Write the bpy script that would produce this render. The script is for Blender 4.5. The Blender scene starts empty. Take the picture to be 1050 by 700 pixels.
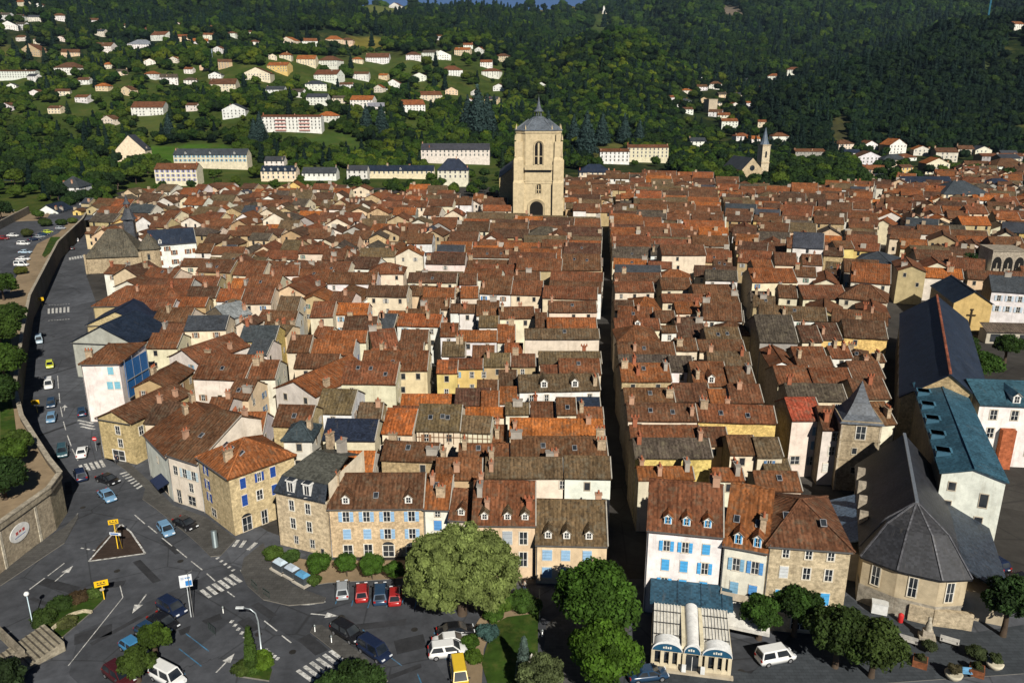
SKY_STRENGTH=0.05; SUN_ENERGY=5.0; EXPOSURE=0.12; HAZE=0.00003
import bpy, bmesh, math, random
import numpy as np
from mathutils import Vector, noise as mnoise
R=math.radians
random.seed(7); rng=np.random.default_rng(7)
scene=bpy.context.scene; COL=scene.collection
# ------------------------------------------------------------------ camera maths
F=817.0; PITCH=R(17.4); CZ=62.0; CC=math.cos(PITCH); SS=math.sin(PITCH)
def ray(u,v):
    x=(u-525)/F; y=(350-v)/F
    return (x, CC+SS*y, -SS+CC*y)
def G(u,v,z=0.0):
    d=ray(u,v); t=(z-CZ)/d[2]
    return Vector((d[0]*t,d[1]*t,z))
def GY(u,v,Y):
    d=ray(u,v); t=Y/d[1]
    return Vector((d[0]*t,Y,CZ+d[2]*t))
def ev(v):
    d=ray(525,v); return d[2]/d[1]
def proj(X,Y,Z):
    f=Y*CC-(Z-CZ)*SS; up=Y*SS+(Z-CZ)*CC
    return 525+F*X/f, 350-F*up/f
cam=bpy.data.cameras.new('camera'); camo=bpy.data.objects.new('camera',cam); COL.objects.link(camo)
camo.location=(0,0,CZ); camo.rotation_euler=(math.pi/2-PITCH,0,0)
cam.sensor_width=36; cam.sensor_fit='HORIZONTAL'; cam.lens=F/1050*36; cam.clip_start=1; cam.clip_end=20000
scene.camera=camo; scene.cycles.max_bounces=6; scene.cycles.diffuse_bounces=1
# ------------------------------------------------------------------ light
SUN_AZ=R(20); SUN_EL=R(36)          # sun behind the camera, a little to its right
w=bpy.data.worlds.new('World'); scene.world=w; w.use_nodes=True
nt=w.node_tree; nt.nodes.clear()
sky=nt.nodes.new('ShaderNodeTexSky'); sky.sky_type='NISHITA'; sky.sun_disc=False
sky.sun_elevation=SUN_EL; sky.sun_rotation=math.pi-SUN_AZ; sky.altitude=2500; sky.air_density=.35; sky.dust_density=.1; sky.ozone_density=3.0
bg=nt.nodes.new('ShaderNodeBackground'); bg.inputs[1].default_value=SKY_STRENGTH
wo=nt.nodes.new('ShaderNodeOutputWorld'); nt.links.new(sky.outputs[0],bg.inputs[0]); nt.links.new(bg.outputs[0],wo.inputs[0])
sl=bpy.data.lights.new('sun','SUN'); sl.energy=SUN_ENERGY; sl.angle=R(0.5); sl.color=(1.0,0.95,0.85)
so=bpy.data.objects.new('sun',sl); COL.objects.link(so)
tosun=Vector((math.sin(SUN_AZ)*math.cos(SUN_EL),-math.cos(SUN_AZ)*math.cos(SUN_EL),math.sin(SUN_EL)))
so.rotation_euler=tosun.to_track_quat('Z','Y').to_euler(); so.location=(60,-120,200)
vs=scene.view_settings; vs.view_transform='Standard'; vs.look='None'; vs.exposure=EXPOSURE; vs.gamma=1; vs.use_curve_mapping=False
# ------------------------------------------------------------------ materials
MATS={}
def newmat(name,rough=0.9,spec=0.2):
    m=bpy.data.materials.new(name); m.use_nodes=True; MATS[name]=m
    n=m.node_tree.nodes; b=n['Principled BSDF']; b.inputs['Roughness'].default_value=rough
    b.inputs['Specular IOR Level'].default_value=spec
    return m,m.node_tree,b
class N:                                   # tiny node helper
    def __init__(s,nt): s.nt=nt
    def new(s,t,**k):
        n=s.nt.nodes.new(t)
        for a,b in k.items(): setattr(n,a,b)
        return n
    def put(s,sock,val):
        if isinstance(val,bpy.types.NodeSocket): s.nt.links.new(val,sock)
        else: sock.default_value=val
    def math(s,op,a,b=0.0,clamp=False):
        n=s.new('ShaderNodeMath',operation=op,use_clamp=clamp); s.put(n.inputs[0],a); s.put(n.inputs[1],b); return n.outputs[0]
    def mix(s,f,a,b,mode='MIX'):
        n=s.new('ShaderNodeMix',data_type='RGBA',blend_type=mode); s.put(n.inputs[0],f); s.put(n.inputs[6],a); s.put(n.inputs[7],b); return n.outputs[2]
    def noise(s,vec,scale,detail=3,rough=.55):
        n=s.new('ShaderNodeTexNoise'); s.put(n.inputs['Vector'],vec); n.inputs['Scale'].default_value=scale
        n.inputs['Detail'].default_value=detail; n.inputs['Roughness'].default_value=rough; return n.outputs[0]
    def rng(s,v,a,b,c=0.0,d=1.0):
        n=s.new('ShaderNodeMapRange'); s.put(n.inputs[0],v)
        for i,x in enumerate((a,b,c,d)): n.inputs[1+i].default_value=x
        return n.outputs[0]
    def vmul(s,v,xyz):
        n=s.new('ShaderNodeVectorMath',operation='MULTIPLY'); s.put(n.inputs[0],v); n.inputs[1].default_value=xyz; return n.outputs[0]
    def pos(s): return s.new('ShaderNodeNewGeometry').outputs['Position']
    def uv(s): return s.new('ShaderNodeUVMap',uv_map='UVMap').outputs[0]
    def tint(s): return s.new('ShaderNodeAttribute',attribute_name='tint').outputs['Color']
    def bump(s,b,h,st,dist=.05):
        n=s.new('ShaderNodeBump'); n.inputs['Strength'].default_value=st; n.inputs['Distance'].default_value=dist
        s.put(n.inputs['Height'],h); s.nt.links.new(n.outputs[0],b.inputs['Normal'])
    def gray(s,v):
        n=s.new('ShaderNodeCombineColor')
        for i in range(3): s.put(n.inputs[i],v)
        return n.outputs[0]
def tile_mat(name,lichen):
    m,t,b=newmat(name,.92,.12); k=N(t); P=k.pos(); U=k.uv(); T=k.tint()
    cell=k.new('ShaderNodeTexWhiteNoise',noise_dimensions='2D')
    sn=k.new('ShaderNodeVectorMath',operation='FLOOR'); k.put(sn.inputs[0],k.vmul(U,(4.4,2.9,1))); k.put(cell.inputs['Vector'],sn.outputs[0])
    per=k.rng(cell.outputs['Value'],0,1,.70,1.34)
    c=k.mix(1,T,k.gray(per),'MULTIPLY')
    big=k.rng(k.noise(P,.28,4,.65),.3,.7,.62,1.4); c=k.mix(1,c,k.gray(big),'MULTIPLY')
    streak=k.rng(k.noise(k.vmul(U,(2.2,.28,1)),1.0,3),.35,.7,.7,1.25); c=k.mix(1,c,k.gray(streak),'MULTIPLY')
    # lichen and moss blotches
    c=k.mix(k.rng(k.noise(P,.9,5,.75),.50,.66,0,lichen),c,(.15,.125,.085,1))
    c=k.mix(k.rng(k.noise(P,1.9,5,.75),.55,.68,0,lichen*.95),c,(.035,.026,.02,1))
    c=k.mix(k.rng(k.noise(P,3.3,3,.8),.66,.76,0,.7),c,(.30,.225,.15,1))
    # dark joints between the rows
    wv=k.new('ShaderNodeTexWave',wave_type='BANDS',bands_direction='X'); k.put(wv.inputs[0],U); wv.inputs['Scale'].default_value=.55
    wv.inputs['Distortion'].default_value=1.2; wv.inputs['Detail'].default_value=1
    c=k.mix(1,c,k.gray(k.rng(wv.outputs['Fac'],.0,.5,.74,1.0)),'MULTIPLY')
    k.put(b.inputs['Base Color'],c)
    k.bump(b,k.math('ADD',wv.outputs['Fac'],k.math('MULTIPLY',cell.outputs['Value'],.9)),.45,.06)
    return m
tile_mat('roof_tile',.55); tile_mat('mossy_tile',.95)
def slate_mat():
    m,t,b=newmat('slate',.55,.35); k=N(t); P=k.pos(); U=k.uv(); T=k.tint()
    cell=k.new('ShaderNodeTexWhiteNoise',noise_dimensions='2D'); sn=k.new('ShaderNodeVectorMath',operation='FLOOR')
    k.put(sn.inputs[0],k.vmul(U,(3.2,4.0,1))); k.put(cell.inputs['Vector'],sn.outputs[0])
    c=k.mix(1,T,k.gray(k.rng(cell.outputs['Value'],0,1,.65,1.35)),'MULTIPLY')
    c=k.mix(1,c,k.gray(k.rng(k.noise(P,.3,4,.7),.3,.7,.7,1.35)),'MULTIPLY')
    c=k.mix(k.rng(k.noise(k.vmul(U,(1.2,.2,1)),1,4,.7),.58,.75,0,.45),c,(.12,.105,.085,1))
    k.put(b.inputs['Base Color'],c); k.bump(b,cell.outputs['Value'],.3,.04)
slate_mat()
def wall_mat(name,stone):
    m,t,b=newmat(name,.95,.1); k=N(t); P=k.pos(); U=k.uv(); T=k.tint()
    c=k.mix(1,T,k.gray(k.rng(k.noise(P,.55,5,.7),.28,.72,.72,1.16)),'MULTIPLY')
    c=k.mix(k.rng(k.noise(k.vmul(P,(1.3,1.3,.16)),1,4,.7),.54,.75,0,.42),c,k.mix(1,T,(.42,.36,.30,1),'MULTIPLY'))
    if stone:
        br=k.new('ShaderNodeTexBrick',offset=.5); k.put(br.inputs['Vector'],U); br.inputs['Scale'].default_value=1
        br.inputs['Brick Width'].default_value=.62; br.inputs['Row Height'].default_value=.31; br.inputs['Mortar Size'].default_value=.03; br.inputs['Bias'].default_value=-.1
        br.inputs['Color1'].default_value=(1.10,1.07,1.02,1); br.inputs['Color2'].default_value=(.80,.77,.73,1); br.inputs['Mortar'].default_value=(1.0,.98,.94,1)
        c=k.mix(.85,c,br.outputs['Color'],'MULTIPLY')
        c=k.mix(1,c,k.gray(k.rng(k.noise(P,2.2,4,.75),.3,.7,.66,1.28)),'MULTIPLY'); k.bump(b,br.outputs['Fac'],-.4,.05)
    else: k.bump(b,k.noise(P,5,4),.25,.04)
    k.put(b.inputs['Base Color'],c)
wall_mat('stucco',False); wall_mat('stone',True)
def paint_mat(name,rough,spec,metal=0,var=.15):
    m,t,b=newmat(name,rough,spec); k=N(t); b.inputs['Metallic'].default_value=metal
    c=k.mix(1,k.tint(),k.gray(k.rng(k.noise(k.pos(),1.7,4,.7),.3,.7,1-var,1+var)),'MULTIPLY'); k.put(b.inputs['Base Color'],c)
paint_mat('paint',.6,.3); paint_mat('metal',.4,.5,.5); paint_mat('carpaint',.25,.6,0,.04); paint_mat('plain',.85,.15,0,.2)
def glass_mat():
    m,t,b=newmat('glass',.12,.6); k=N(t)
    k.put(b.inputs['Base Color'],k.mix(k.rng(k.noise(k.pos(),.35,2),.4,.65),(.012,.016,.022,1),(.05,.055,.06,1)))
glass_mat()
def leaf_mat(name,inst):
    m,t,b=newmat(name,.75,.15); k=N(t)
    T=k.tint(); P=k.pos()
    if inst:
        oi=k.new('ShaderNodeObjectInfo'); rn=oi.outputs['Random']
        cr=k.new('ShaderNodeValToRGB'); e=cr.color_ramp.elements
        e[0].position=0; e[0].color=(.45,.62,.62,1); e[1].position=1; e[1].color=(1.8,1.5,.8,1)
        x=e.new(.35); x.color=(.8,.88,.8,1); x=e.new(.75); x.color=(1.12,1.1,.95,1)
        k.put(cr.inputs[0],rn); T=k.mix(1,T,cr.outputs[0],'MULTIPLY')
        T=k.mix(1,T,k.gray(k.rng(k.noise(P,.006,3),.35,.65,.7,1.3)),'MULTIPLY')
    T=k.mix(1,T,k.gray(k.rng(k.noise(P,.9,3),.3,.7,.7,1.3)),'MULTIPLY')
    k.put(b.inputs['Base Color'],T)
    tr=k.new('ShaderNodeBsdfTranslucent'); k.put(tr.inputs[0],k.mix(1,T,(1.5,1.7,.6,1),'MULTIPLY'))
    ms=k.new('ShaderNodeMixShader'); ms.inputs[0].default_value=.22
    out=t.nodes['Material Output']; t.links.new(b.outputs[0],ms.inputs[1]); t.links.new(tr.outputs[0],ms.inputs[2]); t.links.new(ms.outputs[0],out.inputs[0])
leaf_mat('leaf',False); leaf_mat('leaf_forest',True)
def ground_mat(name,base,s1,v1,extra=None,rough=.95):
    m,t,b=newmat(name,rough,.12); k=N(t); P=k.pos()
    c=k.mix(1,base,k.gray(k.rng(k.noise(P,s1,6,.7),.3,.7,1-v1,1+v1)),'MULTIPLY')
    c=k.mix(1,c,k.gray(k.rng(k.noise(P,s1*.13,4,.6),.35,.65,1-v1*.7,1+v1*.7)),'MULTIPLY')
    if extra=='asphalt':
        vo=k.new('ShaderNodeTexVoronoi',feature='DISTANCE_TO_EDGE'); vo.inputs['Scale'].default_value=.09
        wq=k.new('ShaderNodeVectorMath',operation='ADD'); k.put(wq.inputs[0],P); k.put(wq.inputs[1],k.vmul(k.new('ShaderNodeTexNoise').outputs['Color'],(3,3,0)))
        k.put(vo.inputs['Vector'],wq.outputs[0]); c=k.mix(k.rng(vo.outputs[0],.0,.012,.55,0),c,(.018,.018,.018,1))
        ms=k.new('ShaderNodeTexVoronoi',feature='F1'); ms.inputs['Scale'].default_value=.06; k.put(ms.inputs['Vector'],P)
        bw=k.new('ShaderNodeRGBToBW'); k.put(bw.inputs[0],ms.outputs['Color']); c=k.mix(1,c,k.gray(k.rng(bw.outputs[0],.2,.8,.8,1.22)),'MULTIPLY')
        c=k.mix(k.rng(k.noise(P,.7,5,.8),.62,.72,0,.5),c,(.025,.025,.026,1))
    if extra=='grass':
        c=k.mix(k.rng(k.noise(P,.35,5,.7),.5,.68,0,.55),c,(.13,.12,.035,1))
    if extra=='worn':
        c=k.mix(k.rng(k.noise(P,2.0,5,.8),.46,.62,0,.85),c,(.09,.09,.092,1))
    if extra=='paver':
        br=k.new('ShaderNodeTexBrick'); k.put(br.inputs['Vector'],P); br.inputs['Scale'].default_value=1; br.inputs['Brick Width'].default_value=.8; br.inputs['Row Height'].default_value=.5
        br.inputs['Color1'].default_value=(1.1,1.1,1.1,1); br.inputs['Color2'].default_value=(.85,.85,.85,1); br.inputs['Mortar'].default_value=(.6,.6,.6,1); c=k.mix(1,c,br.outputs[0],'MULTIPLY')
    k.put(b.inputs['Base Color'],c); k.bump(b,k.noise(P,s1*3,4),.3,.03)
ground_mat('asphalt',(.072,.076,.086,1),.5,.30,'asphalt'); ground_mat('town_floor',(.05,.046,.042,1),.4,.25,'asphalt')
ground_mat('pavement',(.088,.085,.08,1),.8,.2,'paver'); ground_mat('paver_brown',(.055,.038,.03,1),.8,.2,'paver')
ground_mat('paver_blue',(.055,.062,.070,1),.8,.18,'paver')
ground_mat('grass',(.032,.065,.009,1),.8,.35,'grass'); ground_mat('path',(.27,.20,.125,1),.6,.2); ground_mat('soil',(.10,.075,.045,1),.8,.3)
ground_mat('asphalt_patch',(.038,.039,.043,1),.9,.3); ground_mat('iron',(.03,.028,.026,1),3,.3)
ground_mat('kerb',(.20,.185,.16,1),1.2,.2); ground_mat('marking',(.62,.61,.58,1),2.5,.25,'worn'); ground_mat('marking_blue',(.05,.17,.30,1),2.5,.35,'worn')
def terrain_mat():
    m,t,b=newmat('terrain',1,.05); k=N(t); P=k.pos()
    c=k.mix(1,k.tint(),k.gray(k.rng(k.noise(P,.02,6,.75),.3,.7,.6,1.4)),'MULTIPLY')
    c=k.mix(k.rng(k.noise(P,.05,5,.7),.5,.65,0,.5),c,(.11,.105,.03,1)); k.put(b.inputs['Base Color'],c)
terrain_mat()
# ------------------------------------------------------------------ object helpers
def tag(o,label=None,cat=None,group=None,kind=None):
    if label: o['label']=label
    if cat: o['category']=cat
    if group: o['group']=group
    if kind: o['kind']=kind
    return o
def link(o,parent=None):
    COL.objects.link(o)
    if parent is not None: o.parent=parent
    return o
def empty(name,loc=(0,0,0),rz=0,label=None,cat=None,group=None):
    o=bpy.data.objects.new(name,None); o.location=loc; o.rotation_euler=(0,0,rz); o.empty_display_size=.3
    COL.objects.link(o); return tag(o,label,cat,group)
def inst(name,mesh,parent,loc=(0,0,0),rz=0,sc=None):
    o=bpy.data.objects.new(name,mesh); o.location=loc; o.rotation_euler=(0,0,rz)
    if sc: o.scale=sc
    return link(o,parent)
class MB:
    def __init__(s): s.v=[]; s.f=[]; s.m=[]; s.t=[]; s.sm=[]; s.mats=[]
    def mi(s,mat):
        if mat not in s.mats: s.mats.append(mat)
        return s.mats.index(mat)
    def add(s,pts,faces,mat,tint,smooth=False):
        b=len(s.v); s.v.extend([tuple(p) for p in pts]); i=s.mi(mat)
        for f in faces: s.f.append(tuple(b+q for q in f)); s.m.append(i); s.t.append(tint); s.sm.append(smooth)
    def poly(s,pts,mat,tint): s.add(pts,[tuple(range(len(pts)))],mat,tint)
    def box(s,x0,x1,y0,y1,z0,z1,mat,tint,top=None):
        p=[(x0,y0,z0),(x1,y0,z0),(x1,y1,z0),(x0,y1,z0),(x0,y0,z1),(x1,y0,z1),(x1,y1,z1),(x0,y1,z1)]
        s.add(p,[(3,2,1,0),(0,1,5,4),(1,2,6,5),(2,3,7,6),(3,0,4,7)],mat,tint); s.add(p[4:],[(0,1,2,3)],mat,top or tint)
    def bar(s,a,b,wd,h,mat,tint):          # beam from a to b
        a=Vector(a); b=Vector(b); d=(b-a).normalized(); q=Vector((0,0,1)) if abs(d.z)<.95 else Vector((0,1,0))
        n=d.cross(q).normalized()*wd/2; u=n.cross(d).normalized()*h/2
        p=[a-n-u,a+n-u,a+n+u,a-n+u,b-n-u,b+n-u,b+n+u,b-n+u]
        s.add(p,[(0,1,2,3),(7,6,5,4),(0,4,5,1),(1,5,6,2),(2,6,7,3),(3,7,4,0)],mat,tint)
    def lathe(s,prof,cx,cy,n,mat,tint,cap=True,smooth=True):
        pts=[(cx+r*math.cos(2*math.pi*k/n),cy+r*math.sin(2*math.pi*k/n),z) for r,z in prof for k in range(n)]
        fs=[(i*n+k,i*n+(k+1)%n,(i+1)*n+(k+1)%n,(i+1)*n+k) for i in range(len(prof)-1) for k in range(n)]
        s.add(pts,fs,mat,tint,smooth)
        if cap: s.add(pts[-n:],[tuple(range(n))],mat,tint)
    def tube(s,path,rad,n,mat,tint,smooth=True):
        pts=[]; P=[Vector(p) for p in path]; r=rad if isinstance(rad,(list,tuple)) else [rad]*len(P)
        for i,p in enumerate(P):
            d=(P[min(i+1,len(P)-1)]-P[max(i-1,0)]).normalized(); q=Vector((1,0,0)) if abs(d.x)<.9 else Vector((0,1,0))
            a=d.cross(q).normalized(); b=d.cross(a)
            pts+=[p+(a*math.cos(2*math.pi*k/n)+b*math.sin(2*math.pi*k/n))*r[i] for k in range(n)]
        fs=[(i*n+k,i*n+(k+1)%n,(i+1)*n+(k+1)%n,(i+1)*n+k) for i in range(len(P)-1) for k in range(n)]
        s.add(pts,fs+[tuple(range(n)),tuple((len(P)-1)*n+k for k in range(n))],mat,tint,smooth)
    def absorb(s,o,loc,rz,):
        c,sn=math.cos(rz),math.sin(rz); b=len(s.v)
        s.v.extend([(loc[0]+c*x-sn*y,loc[1]+sn*x+c*y,loc[2]+z) for x,y,z in o.v])
        mp=[s.mi(mm) for mm in o.mats]
        s.f.extend([tuple(b+q for q in f) for f in o.f]); s.m.extend([mp[i] for i in o.m]); s.t.extend(o.t); s.sm.extend(o.sm)
    def mesh(s,name):
        me=bpy.data.meshes.new(name); me.from_pydata(s.v,[],s.f)
        for m in s.mats: me.materials.append(MATS[m])
        n=len(me.polygons); me.polygons.foreach_set('material_index',s.m); me.polygons.foreach_set('use_smooth',s.sm)
        lt=np.empty(n,dtype=np.int32); me.polygons.foreach_get('loop_total',lt)
        lv=np.empty(len(me.loops),dtype=np.int32); me.loops.foreach_get('vertex_index',lv)
        co=np.array(s.v,dtype=np.float64); me.update()
        nr=np.empty(n*3); me.polygons.foreach_get('normal',nr); nr=nr.reshape(-1,3)
        h=np.hypot(nr[:,0],nr[:,1]); T=np.zeros((n,3)); st=h>.03
        T[st,0]=-nr[st,1]/h[st]; T[st,1]=nr[st,0]/h[st]; T[~st,0]=1; B=np.cross(nr,T)
        pi=np.repeat(np.arange(n),lt); pc=co[lv]
        uv=np.stack([(pc*T[pi]).sum(1),(pc*B[pi]).sum(1)],1)
        ul=me.uv_layers.new(name='UVMap'); ul.data.foreach_set('uv',uv.astype(np.float32).ravel())
        a=me.attributes.new('tint','FLOAT_COLOR','CORNER')
        tc=np.array([(t[0],t[1],t[2],1.0) for t in s.t],dtype=np.float32)[pi]; a.data.foreach_set('color',tc.ravel())
        return me
    def build(s,name,parent=None,loc=(0,0,0),rz=0):
        return inst(name,s.mesh(name),parent,loc,rz)
def jit(c,a=.12):
    k=1+random.uniform(-a,a); return tuple(max(.004,x*k*(1+random.uniform(-.05,.05))) for x in c)
def obox(mb,c,sx,sy,z0,z1,rz,mat,tint):
    o=MB(); o.box(-sx/2,sx/2,-sy/2,sy/2,z0,z1,mat,tint); mb.absorb(o,c,rz)
# ------------------------------------------------------------------ colours (albedo)
TILE={'orange':(.35,.112,.030),'rust':(.235,.080,.029),'redbrown':(.165,.064,.030),'brown':(.130,.059,.030),'darkbrown':(.088,.045,.027),'moss':(.130,.088,.047),'grey':(.080,.064,.050)}
TILEW={'orange':'orange tiled','rust':'rust red tiled','redbrown':'red brown tiled','brown':'brown tiled','darkbrown':'dark brown tiled','moss':'mossy tiled','grey':'grey brown tiled',
 'slate':'dark slate','navy':'blue black slate','green':'green grey slate','zinc':'grey metal','tealzinc':'teal metal'}
SLATE={'slate':(.045,.05,.058),'navy':(.016,.024,.042),'green':(.045,.06,.065),'zinc':(.20,.21,.23),'tealzinc':(.030,.078,.115)}
WALL={'cream':(.78,.67,.50),'pale':(.78,.71,.60),'white':(.82,.80,.75),'stone':(.52,.40,.23),'peach':(.76,.58,.38),'yellow':(.74,.54,.21),'grey':(.40,.38,.35),'ochre':(.50,.36,.19)}
def roofmat(c): return ('slate',SLATE[c]) if c in SLATE else (('mossy_tile' if c in('moss','grey') else 'roof_tile'),TILE[c])
# ------------------------------------------------------------------ shared small meshes
GL=(.02,.025,.03); WHITE=(.78,.76,.71)
def window_mesh(w,h,frame,bars=True,arch=False):
    m=MB(); f=.09
    m.box(-w/2-f,w/2+f,-.05,.06,-f-.05,0,'plain',frame)                     # sill
    m.box(-w/2-f,w/2+f,-.04,.06,h,h+f*1.3,'plain',frame)
    m.box(-w/2-f,-w/2,-.035,.06,0,h,'plain',frame); m.box(w/2,w/2+f,-.035,.06,0,h,'plain',frame)
    m.poly([(-w/2,-.005,0),(w/2,-.005,0),(w/2,-.005,h),(-w/2,-.005,h)],'glass',GL)
    if bars:
        m.box(-.03,.03,-.025,-.007,0,h,'plain',WHITE); m.box(-w/2,w/2,-.022,-.009,h*.45,h*.45+.05,'plain',WHITE)
        m.box(-w/2,-w/2+.07,-.02,-.008,.0,h,'plain',WHITE); m.box(w/2-.07,w/2,-.02,-.008,.0,h,'plain',WHITE)
    if arch:
        pts=[(w/2*math.cos(a),-.006,h+f*1.3+.0+w/2*.6*math.sin(a)) for a in [math.pi*i/8 for i in range(9)]]
        m.poly(pts,'glass',GL)
    return m
WM={}
def wm(w,h,frame=(.62,.55,.44),bars=True,arch=False):
    k=(round(w,2),round(h,2),frame,bars,arch)
    if k not in WM: WM[k]=window_mesh(*k).mesh('window')
    return WM[k]
SM={}
def shutter(w,h,col):
    k=(round(w,2),round(h,2),col)
    if k not in SM:
        m=MB(); m.box(-w/2,w/2,-.035,0,0,h,'paint',col)
        for z in (.2,.5,.8): m.box(-w/2+.03,w/2-.03,-.05,-.035,h*z-.05,h*z+.05,'paint',tuple(c*.8 for c in col))
        SM[k]=m.mesh('shutter')
    return SM[k]
def chim_mb(kind):
    m=MB(); st=[(.5,.30,.20),(.46,.36,.25),(.36,.13,.07),(.40,.36,.31)][kind%4]; mt='stone' if kind%4==1 else 'stucco'
    a,b,h=[(.42,.30,1.1),(.62,.34,1.3),(.36,.32,1.3),(.85,.34,1.0)][kind%4]
    m.box(-a,a,-b,b,-1.6,h,mt,st); m.box(-a-.1,a+.1,-b-.1,b+.1,h,h+.14,mt,tuple(x*.8 for x in st))
    for i in range(1+kind%3):
        x=(i-(kind%3)/2)*.55; m.lathe([(.17,h+.14),(.13,h+.62)],x,0,7,'plain',(.36,.12,.06))
    return m
CHM=[chim_mb(k) for k in range(6)]; CH=[m.mesh('chimney') for m in CHM]
sk=MB(); sk.box(-.45,.45,-.6,.6,0,.14,'plain',(.30,.30,.31)); sk.poly([(-.38,-.53,.15),(.38,-.53,.15),(.38,.53,.15),(-.38,.53,.15)],'glass',GL); SKY=sk.mesh('skylight')
def dormer_mesh(w,h,roofc,wallc,tp,shut=None):
    m=MB(); rm,rt=roofmat(roofc); L=h/tp+.6; gh=w*.42
    m.box(-w/2,w/2,0,.25,-.3,h,'plain',wallc)
    m.poly([(-w/2,0,h),(w/2,0,h),(0,0,h+gh)],'plain',wallc)
    m.poly([(-w/2,.24,-.2),(-w/2,L,h),(-w/2,.24,h)],'plain',wallc); m.poly([(w/2,.24,-.2),(w/2,.24,h),(w/2,L,h)],'plain',wallc)
    L2=(h+gh)/tp+.5
    for s in (-1,1):
        q=[(s*(w/2+.22),-.22,h-.12),(0,-.22,h+gh+.08),(0,L2,h+gh+.08),(s*(w/2+.22),L,h-.12)]
        m.poly(q if s<0 else q[::-1],rm,rt)
        q2=[(a,b,c-.1) for a,b,c in q]; m.poly([q[0],q2[0],q2[1],q[1]],'plain',(.42,.36,.28))
    m.poly([(-w*.3,-.01,.12),(w*.3,-.01,.12),(w*.3,-.01,h-.1),(-w*.3,-.01,h-.1)],'glass',GL)
    m.box(-.03,.03,-.03,-.012,.12,h-.1,'plain',WHITE); m.box(-w*.3,w*.3,-.028,-.014,h*.5,h*.5+.05,'plain',WHITE)
    if shut:
        for s in (-1,1): m.box(s*w*.3-(.0 if s>0 else .0)-.09,s*w*.3+.09,-.05,-.02,.1,h-.08,'paint',shut)
    return m
DM={}
def dm(*k):
    if k not in DM: DM[k]=dormer_mesh(*k).mesh('dormer')
    return DM[k]
# ------------------------------------------------------------------ house builder
HOUSES=[]; FOOT=[]
def roof_grid(mb,q,mat,tint,seed,skirts,nu=None,nv=3,sag=.10):
    """q = eave-left, eave-right, ridge-right, ridge-left ; skirts: subset of 'e','l','r'"""
    A,B,C,D=[Vector(p) for p in q]; L=max((B-A).length,(C-D).length); nu=nu or max(2,min(8,int(L/2.4)))
    def P(i,j):
        s=i/nu; t=j/nv; p=(A.lerp(B,s)).lerp(D.lerp(C,s),t)
        p.z+=sag*(mnoise.noise(Vector((p.x*.35+seed,p.y*.35,seed*.7)))-.25*math.sin(math.pi*s)*1.2)
        return p
    pts=[P(i,j) for j in range(nv+1) for i in range(nu+1)]; W=nu+1
    fs=[(j*W+i,j*W+i+1,(j+1)*W+i+1,(j+1)*W+i) for j in range(nv) for i in range(nu)]
    mb.add(pts,fs,mat,tint)
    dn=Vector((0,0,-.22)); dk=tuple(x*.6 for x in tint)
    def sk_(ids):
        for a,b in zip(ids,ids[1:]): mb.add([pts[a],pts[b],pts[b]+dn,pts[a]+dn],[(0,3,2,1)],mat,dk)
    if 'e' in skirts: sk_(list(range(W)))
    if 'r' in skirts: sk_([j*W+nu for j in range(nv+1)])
    if 'l' in skirts: sk_([j*W for j in range(nv+1)][::-1])
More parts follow.
